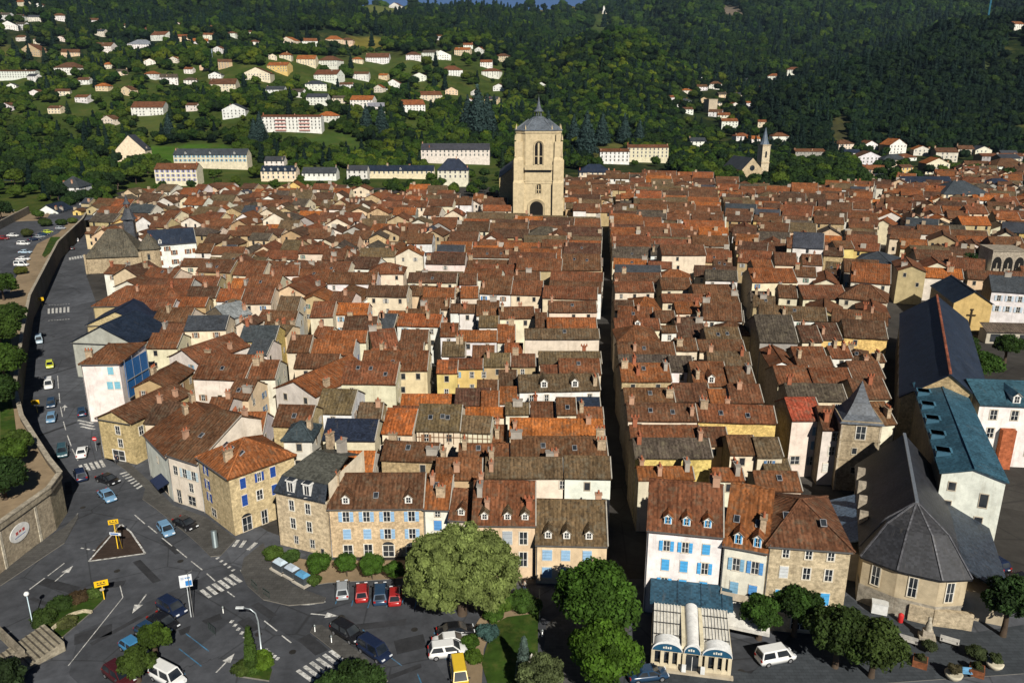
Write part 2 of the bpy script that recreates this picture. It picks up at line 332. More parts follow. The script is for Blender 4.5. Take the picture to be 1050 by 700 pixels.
def house(A,B,d,ze,style='x',roof='brown',wall='cream',wm_='stucco',pitch=27,s=None,z0=0.0,front=None,right=None,left=None,chim=None,sky=0,verge=True,rows=2,foot=True,seed=None,wincol=None,roofmt=None,ovh=.35,dorm=None,wside=False):
    """returns a description with local meshes; A,B front corners left/right"""
    A=Vector((A[0],A[1])); B=Vector((B[0],B[1])); wv=B-A; w=wv.length; rz=math.atan2(wv.y,wv.x)
    seed=random.uniform(0,900) if seed is None else seed
    tp=math.tan(R(pitch)); s=d/2 if s is None else min(s,d); rm,rt=roofmat(roof) if isinstance(roof,str) else roof
    rt=jit(rt,.10); wt=jit(WALL[wall] if isinstance(wall,str) else wall,.07)
    W=MB(); Rf=MB(); zr=ze+s*tp if style!='y' else ze+w/2*tp; zb=zr-(d-s)*tp
    o=ovh; og=.12
    if style in('x','mono'):
        W.poly([(0,0,z0),(w,0,z0),(w,0,ze-.1),(0,0,ze-.1)],wm_,wt); W.poly([(w,d,z0),(0,d,z0),(0,d,zb-.1),(w,d,zb-.1)],wm_,wt)
        W.poly([(w,0,z0),(w,d,z0),(w,d,zb-.1),(w,s,zr-.1),(w,0,ze-.1)],wm_,wt); W.poly([(0,d,z0),(0,0,z0),(0,0,ze-.1),(0,s,zr-.1),(0,d,zb-.1)],'stone' if not wside else wm_,(.21,.175,.13) if not wside else wt)  # left wall darker: the street's shade is put into its colour
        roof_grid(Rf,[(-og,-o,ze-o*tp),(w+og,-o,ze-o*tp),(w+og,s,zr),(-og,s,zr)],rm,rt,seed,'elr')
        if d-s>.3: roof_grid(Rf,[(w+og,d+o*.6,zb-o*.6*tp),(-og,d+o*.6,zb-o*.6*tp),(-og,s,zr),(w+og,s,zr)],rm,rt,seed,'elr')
        if rm!='slate' or True:
            rc=tuple(x*1.25 for x in rt); Rf.bar((-og,s,zr+.03),(w+og,s,zr+.0),.32,.16,rm,rc)
        if verge:
            vc=(.36,.33,.28)
            for x in ([w+og] if verge==1 else [-og,w+og]): Rf.bar((x,-o,ze-o*tp+.05),(x,s,zr+.06),.16,.12,'plain',vc)
    elif style=='y':
        W.poly([(0,0,z0),(w,0,z0),(w,0,ze-.1),(w/2,0,zr-.1),(0,0,ze-.1)],wm_,wt); W.poly([(w,d,z0),(0,d,z0),(0,d,ze-.1),(w/2,d,zr-.1),(w,d,ze-.1)],wm_,wt)
        W.poly([(w,0,z0),(w,d,z0),(w,d,ze-.1),(w,0,ze-.1)],wm_,wt); W.poly([(0,d,z0),(0,0,z0),(0,0,ze-.1),(0,d,ze-.1)],'stone' if not wside else wm_,(.21,.175,.13) if not wside else wt)  # left wall again carries street shade in its tint
        roof_grid(Rf,[(w+o,-og-.2,ze-o*tp),(w+o,d+og,ze-o*tp),(w/2,d+og,zr),(w/2,-og-.2,zr)],rm,rt,seed,'elr')
        roof_grid(Rf,[(-o,d+og,ze-o*tp),(-o,-og-.2,ze-o*tp),(w/2,-og-.2,zr),(w/2,d+og,zr)],rm,rt,seed,'elr')
        Rf.bar((w/2,-og-.2,zr+.03),(w/2,d+og,zr),.32,.16,rm,tuple(x*1.25 for x in rt))
    elif style=='hip':
        s=d/2; zr=ze+min(s,w/2)*tp; h=min(s*.95,w/2-.05); sy=min(s,w/2)
        for q in ([(0,0),(w,0)],[(w,0),(w,d)],[(w,d),(0,d)],[(0,d),(0,0)]):
            (x0,y0),(x1,y1)=q; W.poly([(x0,y0,z0),(x1,y1,z0),(x1,y1,ze-.1),(x0,y0,ze-.1)],wm_,wt)
        e=ze-o*tp; a,b=(h,s,zr),(w-h,s,zr)
        roof_grid(Rf,[(-o,-o,e),(w+o,-o,e),b,a],rm,rt,seed,'e',sag=.04); roof_grid(Rf,[(w+o,d+o,e),(-o,d+o,e),a,b],rm,rt,seed,'e',sag=.04)
        roof_grid(Rf,[(w+o,-o,e),(w+o,d+o,e),b,b],rm,rt,seed,'e',sag=.04); roof_grid(Rf,[(-o,d+o,e),(-o,-o,e),a,a],rm,rt,seed,'e',sag=.04)
        rc=tuple(x*1.3 for x in rt)
        for p,q in (((-o,-o,e),a),((w+o,-o,e),b),((w+o,d+o,e),b),((-o,d+o,e),a),(a,b)): Rf.bar((p[0],p[1],p[2]+.04),(q[0],q[1],q[2]+.04),.26,.14,rm,rc)
        zb=ze
    def rz_at(x,y):
        if style=='y': return zr-abs(x-w/2)*tp
        if style=='hip': return ze+min(y,d-y,x,w-x)*tp
        return ze+y*tp if y<=s else zr-(y-s)*tp
    # chimneys, skylights
    cs=[]
    n=chim if chim is not None else random.choice([0,0,1,1,1,2])
    for i in range(n):
        x=random.choice([.8,w-.8,random.uniform(1,max(1.1,w-1))]); y=random.choice([s,s*.75,s*.35,min(d-.6,s+1.5)]) if style!='y' else random.uniform(1,d-1)
        cs.append((x,y,rz_at(min(max(x,.1),w-.1),y),random.randrange(6)))
    sks=[]
    if style in('x','mono','hip'):
        for i in range(sky):
            x=w*(i+1)/(sky+1)+random.uniform(-.6,.6); y=s*random.uniform(.3,.7); sks.append((x,y,rz_at(x,y)+.04))
    wins=[]       # (wall, pos, z)
    wc=wincol or (.50,.43,.33)
    def auto(L,ze_,rws):
        out=[]; n=max(1,int(L/3.2))
        for r in range(rws):
            z=ze_-2.1-r*2.8
            if z<z0+.5: break
            for i in range(n):
                if random.random()<.68: out.append((L*(i+.5)/n+random.uniform(-.25,.25),z))
        return out
    if front is None: front=[(x,z,random.choice(WT)) for x,z in auto(w,ze,rows)]
    if right is None: right=[(y,z,random.choice(WT)) for y,z in auto(d,min(ze,zb),rows)]
    H=dict(A=A,w=w,d=d,rz=rz,W=W,R=Rf,cs=cs,sks=sks,front=front,right=right,left=left or [],wc=wc,tp=tp,rz_at=rz_at,roof=roof,wall=wall,ze=ze,nchim=n,style=style,dorm=dorm or [],z0=z0)
    if foot:
        ex=wv.normalized(); ey=Vector((-ex.y,ex.x)); FOOT.append((A,ex,ey,w,d))
    return H
WT=['o','o','p','s','o']
SHUTC=[(.10,.20,.36),(.42,.44,.45),(.30,.16,.09),(.22,.40,.55),(.55,.52,.46),(.12,.22,.17)]
def put_windows(root,H,lst,side):
    w,d=H['w'],H['d']
    for (p,z,t) in lst:
        if side=='f': loc=(p,-.03,z); rz=0; c,sn=1,0
        elif side=='r': loc=(w+.03,p,z); rz=math.pi/2
        else: loc=(-.03,d-p,z); rz=-math.pi/2
        spec=t if isinstance(t,dict) else {}
        ww,hh=spec.get('w',.8),spec.get('h',1.2)
        wi=inst('window',wm(ww,hh,spec.get('frame',H['wc']),spec.get('bars',t!='o'),spec.get('arch',False)),root,loc,rz)
        sc=spec.get('shut') or (H.get('shc') if t=='s' else None)
        if sc:
            sw=ww*.5
            if spec.get('closed'): inst('shutter',shutter(ww+.06,hh,sc),wi,(0,-.04,0))
            else:
                for k in (-1,1): inst('shutter',shutter(sw,hh,sc),wi,(k*(ww/2+sw/2+.02),-.05,0))
def emit(H,label,name='town_house',cat='house',group=None,detail=True):
    root=empty(name,(H['A'].x,H['A'].y,0),H['rz'],label,cat,group)
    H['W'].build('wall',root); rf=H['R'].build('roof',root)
    H['shc']=random.choice(SHUTC)
    for x,y,z,k in H['cs']: inst('chimney',CH[k],rf,(x,y,z),random.choice([0,math.pi/2]))
    for x,y,z in H['sks']:
        o=inst('skylight',SKY,rf,(x,y,z),0,(.8,.8,1)); o.rotation_euler=(math.atan(H['tp']),0,0)
    for x,y,mesh in H['dorm']: inst('dormer',mesh,rf,(x,y,H['rz_at'](x,y)),0,(.82,.9,.84))
    if detail:
        put_windows(root,H,H['front'],'f'); put_windows(root,H,H['right'],'r'); put_windows(root,H,H['left'],'l')
    return root
def bake(H,mb):
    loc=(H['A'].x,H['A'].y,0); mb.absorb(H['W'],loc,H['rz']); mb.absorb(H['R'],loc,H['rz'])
    o=MB()
    for x,y,z,k in H['cs']:
        a=[.5,.7,.42,.9][k%4]; o.box(x-a,x+a,y-.4,y+.4,z-1.2,z+1.3,'stucco',[(.5,.30,.20),(.46,.36,.25),(.36,.13,.07),(.45,.41,.35)][k%4])
    for x,z,t in H['front']: o.box(x-.45,x+.45,-.05,.0,z,z+1.4,'glass',GL)
    for y,z,t in H['right']: o.box(H['w'],H['w']+.05,y-.45,y+.45,z,z+1.4,'glass',GL)
    mb.absorb(o,loc,H['rz'])
# authored from the photograph: eave line ends and ridge height give the footprint of a real box
TO={1:(130,380),2:(300,380),3:(470,380),4:(630,380),5:(130,270),6:(300,270),7:(470,270),8:(630,270),'P1':(770,230),'P2':(770,310),
    'Q3':(870,120),'Q4':(690,110),'Q5':(130,170),'Q6':(300,150),'Q7':(560,150)}
def tp_(k,x,y): o=TO[k]; return o[0]+x/5.8333,o[1]+y/5.8333
def authored(tile,xl,yl,xr,yr,yridge,ze=9.5,roof='brown',wall='cream',style='x',pitch=27,d=None,back=None,**k):
    ul,vl=tp_(tile,xl,yl); ur,vr=tp_(tile,xr,yr); vrid=tp_(tile,xl,yridge)[1]
    zo=ze-.15; A=G(ul,vl,zo); B=G(ur,vr,zo); t=math.tan(R(pitch)); Ym=(A.y+B.y)/2
    if style in('x','hip'):
        er=ev(vrid); s=(er*Ym-(ze-CZ))/(t-er); s=max(1.6,min(s,9)); d=d or (2*s if back is None else s+back)
        if style=='hip': s=None
    else: s=None; d=d or 10
    ex=(B-A).to_2d().normalized(); ey=Vector((-ex.y,ex.x)); o=.35
    A2=A.to_2d()+ey*o; B2=B.to_2d()+ey*o
    if B2.x-A2.x<1: return None
    return house(A2+ex*.06,B2-ex*.06,d,ze,style,roof,wall,k.pop('wm_','stucco'),pitch,s,**k)
# ------------------------------------------------------------------ authored town houses (tile, xl,yl,xr,yr,yridge,eave, roof, wall, options)
AU=[
# tile 2
(2,175,412,490,418,295,10,'navy','cream',dict(chim=0,front=[(3.2,7.7,'p'),(9.5,7.7,'p')],right=[])),
(2,-62,415,112,415,290,11.3,'green','pale',dict(style='hip',pitch=38,chim=1)),
(2,205,605,480,605,487,8.3,'orange','pale',dict(chim=0)),
(2,530,372,715,380,232,10,'orange','cream',dict(chim=0)),
(2,737,358,1000,362,207,10,'moss','cream',dict(sky=3,chim=0,wall='TIMBER')),(2,1000,364,1182,372,277,9.8,'moss','cream',dict(chim=0,wall='TIMBER')),
(2,525,530,860,545,432,9.5,'brown','stone',dict(sky=1,chim=2,wm_='stone')),(3,0,520,305,520,442,9.3,'redbrown','cream',dict(sky=2)),
(3,-140,650,140,650,528,9.3,'redbrown','stone',dict(chim=2)),
(2,285,75,615,80,-51,8.8,'redbrown','cream',dict(sky=3,chim=0,front=[(2,6.4,'p')],right=[(3,6.5,'p'),(6,6.5,'o'),(3,3.5,'p')])),
(6,405,640,805,640,525,9.6,'redbrown','peach',dict(sky=1,chim=1)),
(2,645,210,965,210,145,6.5,'orange','cream',dict(chim=0)),(2,970,205,1180,205,110,8,'darkbrown','cream',{}),
(2,135,252,350,258,115,8.6,'moss','white',dict(sky=0)),(2,385,290,530,290,195,7.6,'moss','stone',dict(chim=1)),
(7,-60,628,145,628,572,9.6,'redbrown','yellow',dict(front=[(1.6,7.4,'s'),(4.6,7.4,'p'),(7,7.4,'p'),(1.6,4.7,'p'),(4.6,4.7,'p')],chim=0)),
(6,860,655,985,655,582,9,'rust','yellow',{}),
(1,880,105,1122,155,60,8.6,'rust','pale',dict(style='y',pitch=24,d=17,right=[(3,6,'p'),(7,6,'p'),(11,6,'p')])),
# tile 3
(3,365,125,850,115,25,9.8,'moss','white',dict(chim=1,dormers=(2,'moss'),front=[(2.2,7.6,'p'),(5,7.6,'p'),(13,7.6,'p')])),
(3,305,388,875,395,292,9.3,'orange','cream',dict(chim=2)),(3,315,515,895,512,400,9.8,'brown','cream',dict(chim=3,sky=2)),
(3,160,640,630,640,525,9.6,'moss','pale',dict(chim=5,front=[(14,7.6,'p'),(11,7.6,'p')])),(3,635,640,915,645,518,9.8,'moss','white',dict(chim=0,front=[(3.2,7.6,'o')])),
(3,710,215,850,215,175,9.6,'navy','white',dict(chim=0)),(3,590,260,708,260,165,9.3,'brown','cream',dict(sky=1)),
(3,435,290,580,290,190,8,'brown','stone',{}),(3,710,292,870,292,222,8.3,'redbrown','cream',{}),(3,282,260,425,260,195,8.3,'moss','pale',{}),
(3,135,225,240,225,125,8,'rust','cream',dict(chim=0)),(3,245,195,355,195,100,8,'rust','pale',dict(chim=0)),(3,10,275,280,275,232,7.4,'orange','cream',dict(chim=0)),
(3,200,435,290,435,330,7,'redbrown','cream',{}),(3,110,130,235,130,60,9,'brown','pale',{}),(3,240,95,350,95,0,9,'darkbrown','pale',{}),
# tile 4
(4,45,62,345,62,-41,9.8,'rust','stone',dict(wm_='stone',chim=4,sky=1)),(8,340,645,480,645,557,9.9,'grey','white',dict(chim=0)),(8,30,605,340,605,550,9.9,'grey','cream',dict(chim=0)),
(4,480,92,690,92,-50,9.2,'redbrown','cream',dict(dormers=(1,'redbrown'),chim=1)),(4,700,188,893,190,85,9.8,'brown','cream',dict(chim=1)),
(4,688,75,845,75,-21,9.8,'brown','pale',{}),(4,65,190,365,190,108,9.8,'brown','cream',dict(chim=1,sky=1)),(4,365,180,580,180,80,9.4,'brown','cream',{}),(4,580,200,690,200,115,9.2,'rust','cream',dict(chim=0)),
(4,82,295,500,300,200,9.8,'brown','cream',dict(sky=2,chim=2)),(4,502,300,972,315,208,9.8,'redbrown','yellow',dict(wm_='stone',chim=4,sky=2,front=[])),
(4,100,405,520,405,332,9.6,'redbrown','cream',dict(chim=1)),(4,522,447,690,447,342,9.6,'brown','peach',dict(chim=0)),
(4,125,520,588,520,410,10.3,'grey','yellow',dict(wm_='stone',chim=2,front=[])),(4,695,500,858,500,392,10.2,'brown','cream',dict(chim=0)),(4,860,515,1012,515,405,10.2,'moss','cream',dict(chim=0)),
(4,145,650,480,650,580,8.8,'rust','cream',dict(chim=3)),(4,600,655,780,655,590,8.8,'rust','pale',dict(chim=2)),(4,905,605,1060,605,535,8.3,'moss','cream',{}),
(4,855,715,1125,720,608,8.8,'redbrown','cream',dict(sky=1)),
# tile 8
(8,5,55,280,60,12,9.5,'slate','cream',dict(chim=0)),(8,285,-50,550,-50,-110,12.5,'brown','cream',{}),(8,545,98,738,105,42,9.6,'grey','white',dict(chim=0)),
(8,478,195,742,195,128,9.6,'brown','cream',{}),(8,285,155,465,155,88,9.6,'brown','cream',{}),(8,5,112,285,112,58,9.6,'brown','cream',{}),(8,5,170,240,170,112,9.4,'redbrown','cream',{}),
(8,130,290,285,290,155,8.8,'rust','cream',dict(style='hip',pitch=32,chim=0)),(8,5,290,122,290,222,8.8,'darkbrown','cream',dict(chim=0)),
(8,25,470,272,470,388,9.5,'redbrown','cream',dict(chim=0,style='hip',d=9)),(8,5,395,278,395,332,9.6,'redbrown','cream',dict(chim=0,dormers=(1,'rust'))),
(8,252,350,370,350,285,9.4,'brown','pale',{}),(8,372,297,523,297,235,9.4,'rust','cream',dict(chim=1)),(8,532,335,765,345,235,10.2,'brown','white',{}),
(8,552,455,760,455,385,9.7,'moss','cream',dict(chim=1,sky=2)),(8,285,412,375,412,375,9.2,'brown','white',{}),(8,380,440,550,440,325,8.2,'darkbrown','stone',dict(chim=3)),
(8,372,520,500,520,450,9.5,'brown','cream',{}),(8,512,525,785,525,460,9.5,'brown','cream',{}),(8,25,548,368,548,472,9.6,'brown','cream',dict(sky=1)),(8,562,605,820,612,530,9.6,'moss','cream',dict(chim=2)),
(8,550,235,750,235,190,9.3,'brown','cream',{}),(8,290,232,550,232,185,9.2,'redbrown','cream',{}),
# P2 / P1
('P2',55,235,285,240,78,10,'grey','grey',dict(chim=0)),('P2',310,235,430,235,140,8.8,'darkbrown','cream',{}),('P2',422,222,550,222,125,8.8,'darkbrown','yellow',{}),
('P2',560,205,820,220,108,9.5,'darkbrown','yellow',dict(wm_='stone')),('P2',118,380,262,385,300,8.6,'redbrown','white',dict(style='y',pitch=22,d=11)),('P2',262,330,455,330,268,8.6,'redbrown','cream',{}),
('P2',482,330,610,330,265,8.6,'redbrown','white',{}),('P2',285,392,500,392,325,8.6,'brown','cream',{}),('P2',165,485,380,485,382,9,'redbrown','cream',{}),('P2',382,495,620,495,395,9,'redbrown','cream',{}),
('P2',612,455,805,455,355,9,'brown','cream',{}),('P2',628,575,838,575,460,9,'brown','cream',dict(chim=1)),('P2',692,355,808,355,312,8.6,'brown','cream',{}),('P2',228,585,580,590,490,9.2,'grey','cream',dict(chim=1)),
('P1',250,135,435,145,50,11.5,'slate','white',dict(pitch=36,dormers=(5,'slate'),chim=0)),('P1',510,145,620,145,100,9.8,'brown','yellow',{}),('P1',610,225,850,250,145,8.8,'slate','white',dict(style='hip',pitch=24,chim=0)),
('P1',598,340,835,358,232,9.8,'rust','pale',dict(chim=1)),('P1',378,355,528,365,300,8,'redbrown','cream',dict(style='y',pitch=24,d=13)),('P1',315,445,580,445,365,8.6,'redbrown','cream',{}),
('P1',325,545,550,565,480,8,'redbrown','stone',dict(style='y',pitch=24,d=12)),('P1',645,545,830,560,480,8,'redbrown','white',dict(style='y',pitch=24,d=12)),('P1',168,435,280,440,365,8.4,'brown','cream',{}),
('P1',882,275,1050,285,200,10.5,'redbrown','stone',dict(style='y',pitch=22,d=14)),('P1',145,240,280,245,170,9.3,'brown','cream',{}),('P1',20,270,140,270,215,9.3,'rust','cream',{}),('P1',10,345,280,345,265,9,'rust','cream',{}),
('P1',310,240,430,245,180,9,'brown','pale',{}),
# tile 5
(5,340,400,590,395,315,9.6,'slate','cream',dict(chim=0,right=[(2,7,'p'),(5,7,'p'),(8,7,'p'),(2,4.2,'p'),(5,4.2,'p')])),(5,668,465,885,465,375,8.8,'slate','yellow',dict(chim=2,wm_='stone')),
(5,243,560,425,600,500,8,'redbrown','pale',dict(style='y',pitch=26,d=14)),(1,390,45,705,55,-95,8.3,'redbrown','pale',dict(sky=1)),(5,722,690,885,690,582,8.8,'redbrown','pale',{}),
(5,602,335,750,300,232,8.6,'zinc','grey',{}),(5,532,225,680,225,155,8.6,'rust','white',{}),(5,682,240,860,240,150,8.8,'redbrown','cream',{}),(5,852,75,1028,70,12,9.5,'redbrown','pale',dict(front=[(3,6.5,'s')])),
(5,615,150,708,150,92,8.2,'orange','cream',{}),(5,892,285,1020,285,200,8.8,'moss','cream',{}),(5,822,365,1005,365,288,8.4,'brown','white',{}),(5,955,530,1090,530,432,8.6,'brown','cream',{}),
(5,112,505,298,505,420,8,'redbrown','cream',{}),(5,182,440,338,440,362,7.8,'brown','stone',{}),(5,5,278,268,278,216,8.6,'redbrown','white',{}),(5,272,258,468,258,205,8.4,'rust','ochre',{}),
(5,202,195,358,195,92,8.4,'redbrown','white',{}),(5,366,135,540,135,77,8.6,'redbrown','stone',{}),(5,352,205,530,205,140,8.2,'darkbrown','cream',{}),
# tile 6 / 7
(6,205,120,500,120,55,9.2,'brown','white',{}),(6,437,195,680,200,135,9.6,'darkbrown','cream',dict(chim=1)),(6,262,190,415,235,140,8,'brown','white',{}),(6,778,207,968,207,148,9,'rust','cream',{}),
(6,762,275,938,275,208,8.4,'brown','cream',{}),(6,942,292,1050,292,245,9,'brown','white',{}),(6,622,370,880,378,305,9.4,'rust','white',dict(chim=1)),(6,687,310,880,310,275,8.8,'brown','cream',{}),
(6,482,515,640,500,395,8,'redbrown','stone',{}),(6,642,472,808,472,400,8.4,'brown','cream',{}),(6,622,530,780,530,475,8,'brown','cream',{}),(6,102,320,240,320,230,9,'redbrown','cream',{}),
(6,237,305,448,305,240,8.6,'orange','cream',{}),(6,297,400,498,400,320,8.8,'darkbrown','cream',{}),(6,187,470,438,470,405,9,'rust','cream',{}),(6,107,545,362,545,457,9,'rust','white',dict(right=[(2,6,dict(shut=(.03,.12,.42),closed=True)),(4.6,6,dict(shut=(.03,.12,.42),closed=True))])),
(6,5,625,268,625,545,8.4,'brown','cream',{}),(6,882,435,990,435,360,9,'redbrown','white',{}),(6,890,552,1030,552,472,9,'moss','white',{}),(6,992,460,1060,460,402,8.6,'brown','cream',{}),
(7,5,125,110,125,62,9,'brown','white',{}),(7,12,205,118,205,140,9,'rust','cream',{}),(7,125,180,312,185,77,9.4,'brown','white',dict(front=[(1.2,7.2,dict(shut=(.05,.22,.5))),(4,7.2,'p'),(6.5,7.2,'s'),(1.2,4.5,'s'),(5,4.5,'p')])),
(7,313,185,500,190,105,9.4,'redbrown','cream',{}),(7,332,110,490,110,52,9.4,'brown','cream',{}),(7,502,205,830,215,140,9.4,'redbrown','cream',{}),(7,107,312,245,312,224,9,'brown','white',{}),(7,5,295,105,295,247,9,'brown','white',{}),
(7,247,330,460,325,262,9.3,'brown','cream',{}),(7,542,290,830,290,228,9.3,'brown','cream',dict(sky=1)),(7,462,380,535,380,297,8.8,'brown','cream',{}),(7,532,388,830,388,327,9.2,'rust','cream',{}),
(7,397,450,845,450,394,12,'moss','cream',dict(chim=0,sky=1,front=[(10,6.5,'o')])),(7,5,465,230,465,404,9,'rust','white',{}),(7,232,470,340,470,368,8.6,'rust','pale',{}),(7,122,380,240,380,316,9,'moss','white',{}),
(7,82,565,215,565,494,8.6,'brown','pale',{}),(7,152,615,310,615,540,8.6,'moss','stone',{}),(7,317,615,462,615,545,8.6,'brown','stone',{}),(7,482,600,858,600,530,9,'moss','cream',dict(chim=1)),
(7,605,662,855,662,573,9.3,'redbrown','cream',dict(sky=1,chim=0)),(7,492,660,600,660,611,9,'redbrown','cream',{}),(7,277,540,385,540,480,8.4,'rust','white',{}),
]
TIMB=(.70,.60,.42)
for e in AU:
    tile,xl,yl,xr,yr,yrid,ze,roof,wall,o=e; o=dict(o); dorm=o.pop('dormers',None); timber=o.pop('wall',None)=='TIMBER'
    H=authored(tile,xl,yl,xr,yr,yrid,ze,roof,wall,**o)
    if not H: continue
    if dorm:
        n,rc=dorm
        for i in range(n): H['dorm'].append((H['w']*(i+.8)/(n+.6),.5,dm(1.5,1.35,rc,WHITE,H['tp'],None)))
    if timber:
        for i in range(int(H['w']/.8)): H['W'].bar((.4+i*.8,-.03,ze-2.6),(.4+i*.8,-.03,ze-.2),.13,.08,'plain',(.22,.13,.08))
        H['W'].bar((0,-.03,ze-1.4),(H['w'],-.03,ze-1.4),.08,.13,'plain',(.22,.13,.08)); H['front']=H['front'][:2]; H['timber']=True
    HOUSES.append(H)
NAUTH=len(HOUSES)
# ------------------------------------------------------------------ generated remainder of the old town, block by block
def S0(Y): return -42.6+.087*(Y-105)
def S1(Y): return 15+.104*(Y-100)
def S2(Y): return 54.5+.213*(Y-166)
def S3(Y): return 77+.40*(Y-151)
def ROADL(Y): return -70-.58*(Y-120)
def YB(X,Y):                                   # back edge of the old town
    u=525+850*X/Y
    return np.interp(u,[-100,60,140,250,330,440,500,560,640,720,800,900,1000,1100],[390,405,445,485,470,450,420,500,545,540,470,500,585,625])
def inside(p,ins=.0):
    for A,ex,ey,w,d in FOOT:
        q=p-A; a=q.dot(ex); b=q.dot(ey)
        if -ins<a<w+ins and -ins<b<d+ins: return True
    return False
KEEP=[]                                        # reserved circles (x,y,r)
def free(A,ex,ey,w,d):
    for fx in (.12,.5,.88):
        for fy in (.12,.5,.88):
            p=A+ex*(w*fx)+ey*(d*fy)
            if inside(p): return False
            for x,y,r in KEEP:
                if (p.x-x)**2+(p.y-y)**2<r*r: return False
    return True
RW=['rust']*5+['redbrown']*9+['brown']*10+['darkbrown']*6+['moss']*5+['grey']*2+['orange']*1+['slate']
WW=['cream']*8+['pale']*6+['white']*4+['stone']*5+['peach']*3+['yellow','ochre','grey']
def fill(left,right,y0,y1,ang0,ang1,jitter,gy,off=2.0,hmul=1.0,cw=13):
    Y=y0
    while Y<y1:
        dep=random.uniform(7.2,10.5)
        xl=left(Y)+off; xr=right(Y)-off; W=xr-xl
        if W<6: Y+=dep; continue
        rowc=random.choice(RW)
        n=max(1,round(W/random.uniform(cw-1.6,cw+1.6))); cuts=[xl+W*(i+random.uniform(-.16,.16)*(0<i<n))/n for i in range(n+1)]
        for i in range(n):
            x0,x1=cuts[i],cuts[i+1]; xm=(x0+x1)/2; a=ang0+(ang1-ang0)*(xm-xl)/W+random.uniform(-jitter,jitter); an=-R(a)
            yy=Y+(xm-(xl+xr)/2)*math.tan(an)+random.uniform(-.9,.9)
            if yy>YB(xm,max(yy,50)) or yy<y0-6: continue
            if random.random()<.035: continue
            ex=Vector((math.cos(an),math.sin(an))); ey=Vector((-ex.y,ex.x)); w=x1-x0-random.uniform(.05,.5)
            st='x' if random.random()>gy or w>10.5 else 'y'
            dd=dep*random.uniform(.93,1.12)
            if random.random()<.06 and st=='x' and min(w,dd)>6: st='hip'
            A=Vector((x0,yy))-ex*0
            ok=free(A,ex,ey,w,dd)
            if not ok:
                w2=w*.5
                for sft in (0,w*.5):
                    if free(A+ex*sft,ex,ey,w2,dd*.8) and w2>3.5:
                        A=A+ex*sft; w=w2; dd*=.8; ok=True; break
            if not ok: continue
            ze=random.uniform(7.3,9.9)*hmul
            if w<6: ze=random.uniform(5.5,8.5)
            rc=rowc if random.random()<.4 else random.choice(RW); wc=random.choice(WW)
            HOUSES.append(house(A,A+ex*w,dd,ze,st,rc,wc,'stone' if wc in('stone','yellow') and random.random()<.6 else 'stucco',random.uniform(23,32),None if random.random()<.6 else dd*random.uniform(.4,.62),sky=random.choice([0,0,0,1,1,2]),rows=2,verge=random.choice([0,1,1,True]),right=None))
        Y+=dep+random.choice([0,.2,.6,1.6,2.5])
# ------------------------------------------------------------------ front row and landmark buildings
def fr(pts): return pts
BLUE=(.10,.30,.62); LBLUE=(.30,.48,.68); DBLUE=(.02,.07,.30); SKYB=(.08,.38,.72); GREYB=(.40,.44,.48)
def sh(c,closed=False,w=1.0,h=1.5,frame=(.70,.62,.50),bars=True,arch=False): return dict(shut=c,closed=closed,w=w,h=h,frame=frame,bars=bars,arch=arch)
PL=dict(w=1.0,h=1.5,frame=(.72,.66,.55),bars=True)
def special(A,B,d,ze,label,name='town_house',cat='house',group=None,**k):
    H=house(A,B,d,ze,**k); r=emit(H,label,name,cat,group); q=MB(); q.tube([(.14,-.1,0),(.14,-.1,ze-.3),(.14,-.3,ze-.1)],.06,6,'metal',(.20,.20,.20)); q.build('downpipe',r)
    g=MB(); g.bar((-.1,-.42,ze-.3),(H['w']+.1,-.42,ze-.3),.14,.12,'metal',(.22,.21,.2)); g.build('gutter',r); return r
def base_front(ul,ur,vl,vr): return G(ul,vl).to_2d(),G(ur,vr).to_2d()
# --- long stone house with blue shutters
A=Vector((-25.2,97.2)); B=GY(420,572,97.2).to_2d(); B=Vector((-12.2,97.4)); w=(B-A).length
f=[]
for i,x in enumerate((2.4,5.2,8.0,11.4)):
    f.append((x,5.6,sh(LBLUE))); f.append((x,2.9,sh(LBLUE,closed=i<2)))
f+=[(2.4,.2,dict(w=1.3,h=1.7,frame=(.72,.66,.55),bars=True)),(5.2,.2,dict(w=1.2,h=1.8,frame=(.72,.66,.55),bars=True)),(8.0,.1,dict(w=1.6,h=1.7,arch=True,frame=(.72,.66,.55))),(11.4,.1,dict(w=1.9,h=1.5,arch=True,frame=(.72,.66,.55)))]
special(A,B,9.2,7.9,'long golden stone house with light blue shutters behind the row of round bushes',roof='brown',wall=(.56,.45,.28),wm_='stone',pitch=30,s=4.6,front=f,right=[],chim=1,sky=1,
   dorm=[(2.4,.4,dm(1.2,1.1,'brown',WHITE,math.tan(R(30)))),(11.0,.4,dm(1.2,1.1,'brown',WHITE,math.tan(R(30))))],group='houses facing the square')
# --- white narrow house
A=Vector((-12.1,97.3)); B=Vector((-8.6,97.1))
special(A,B,9,7.8,'narrow white house with closed blue shutters and rust roof left of the round tree',roof='rust',wall='white',pitch=30,s=4.6,front=[(1.9,4.3,sh(BLUE,True)),(1.9,6.4,dict(w=.8,h=.8)),(2.4,1.6,sh(BLUE)),(1,1.6,sh(BLUE,True))],right=[],chim=2,sky=1,group='houses facing the square')
A=Vector((-8.5,95.6)); B=Vector((-5.3,95.2))
special(A,B,9,7.2,'low rust roofed house with one small dormer half hidden by the round tree',roof='redbrown',wall='pale',pitch=30,s=3.9,front=[(1.6,3,PL)],right=[],chim=0,dorm=[(1.6,.4,dm(1.1,1.0,'redbrown',WHITE,math.tan(R(30))))],group='houses facing the square')
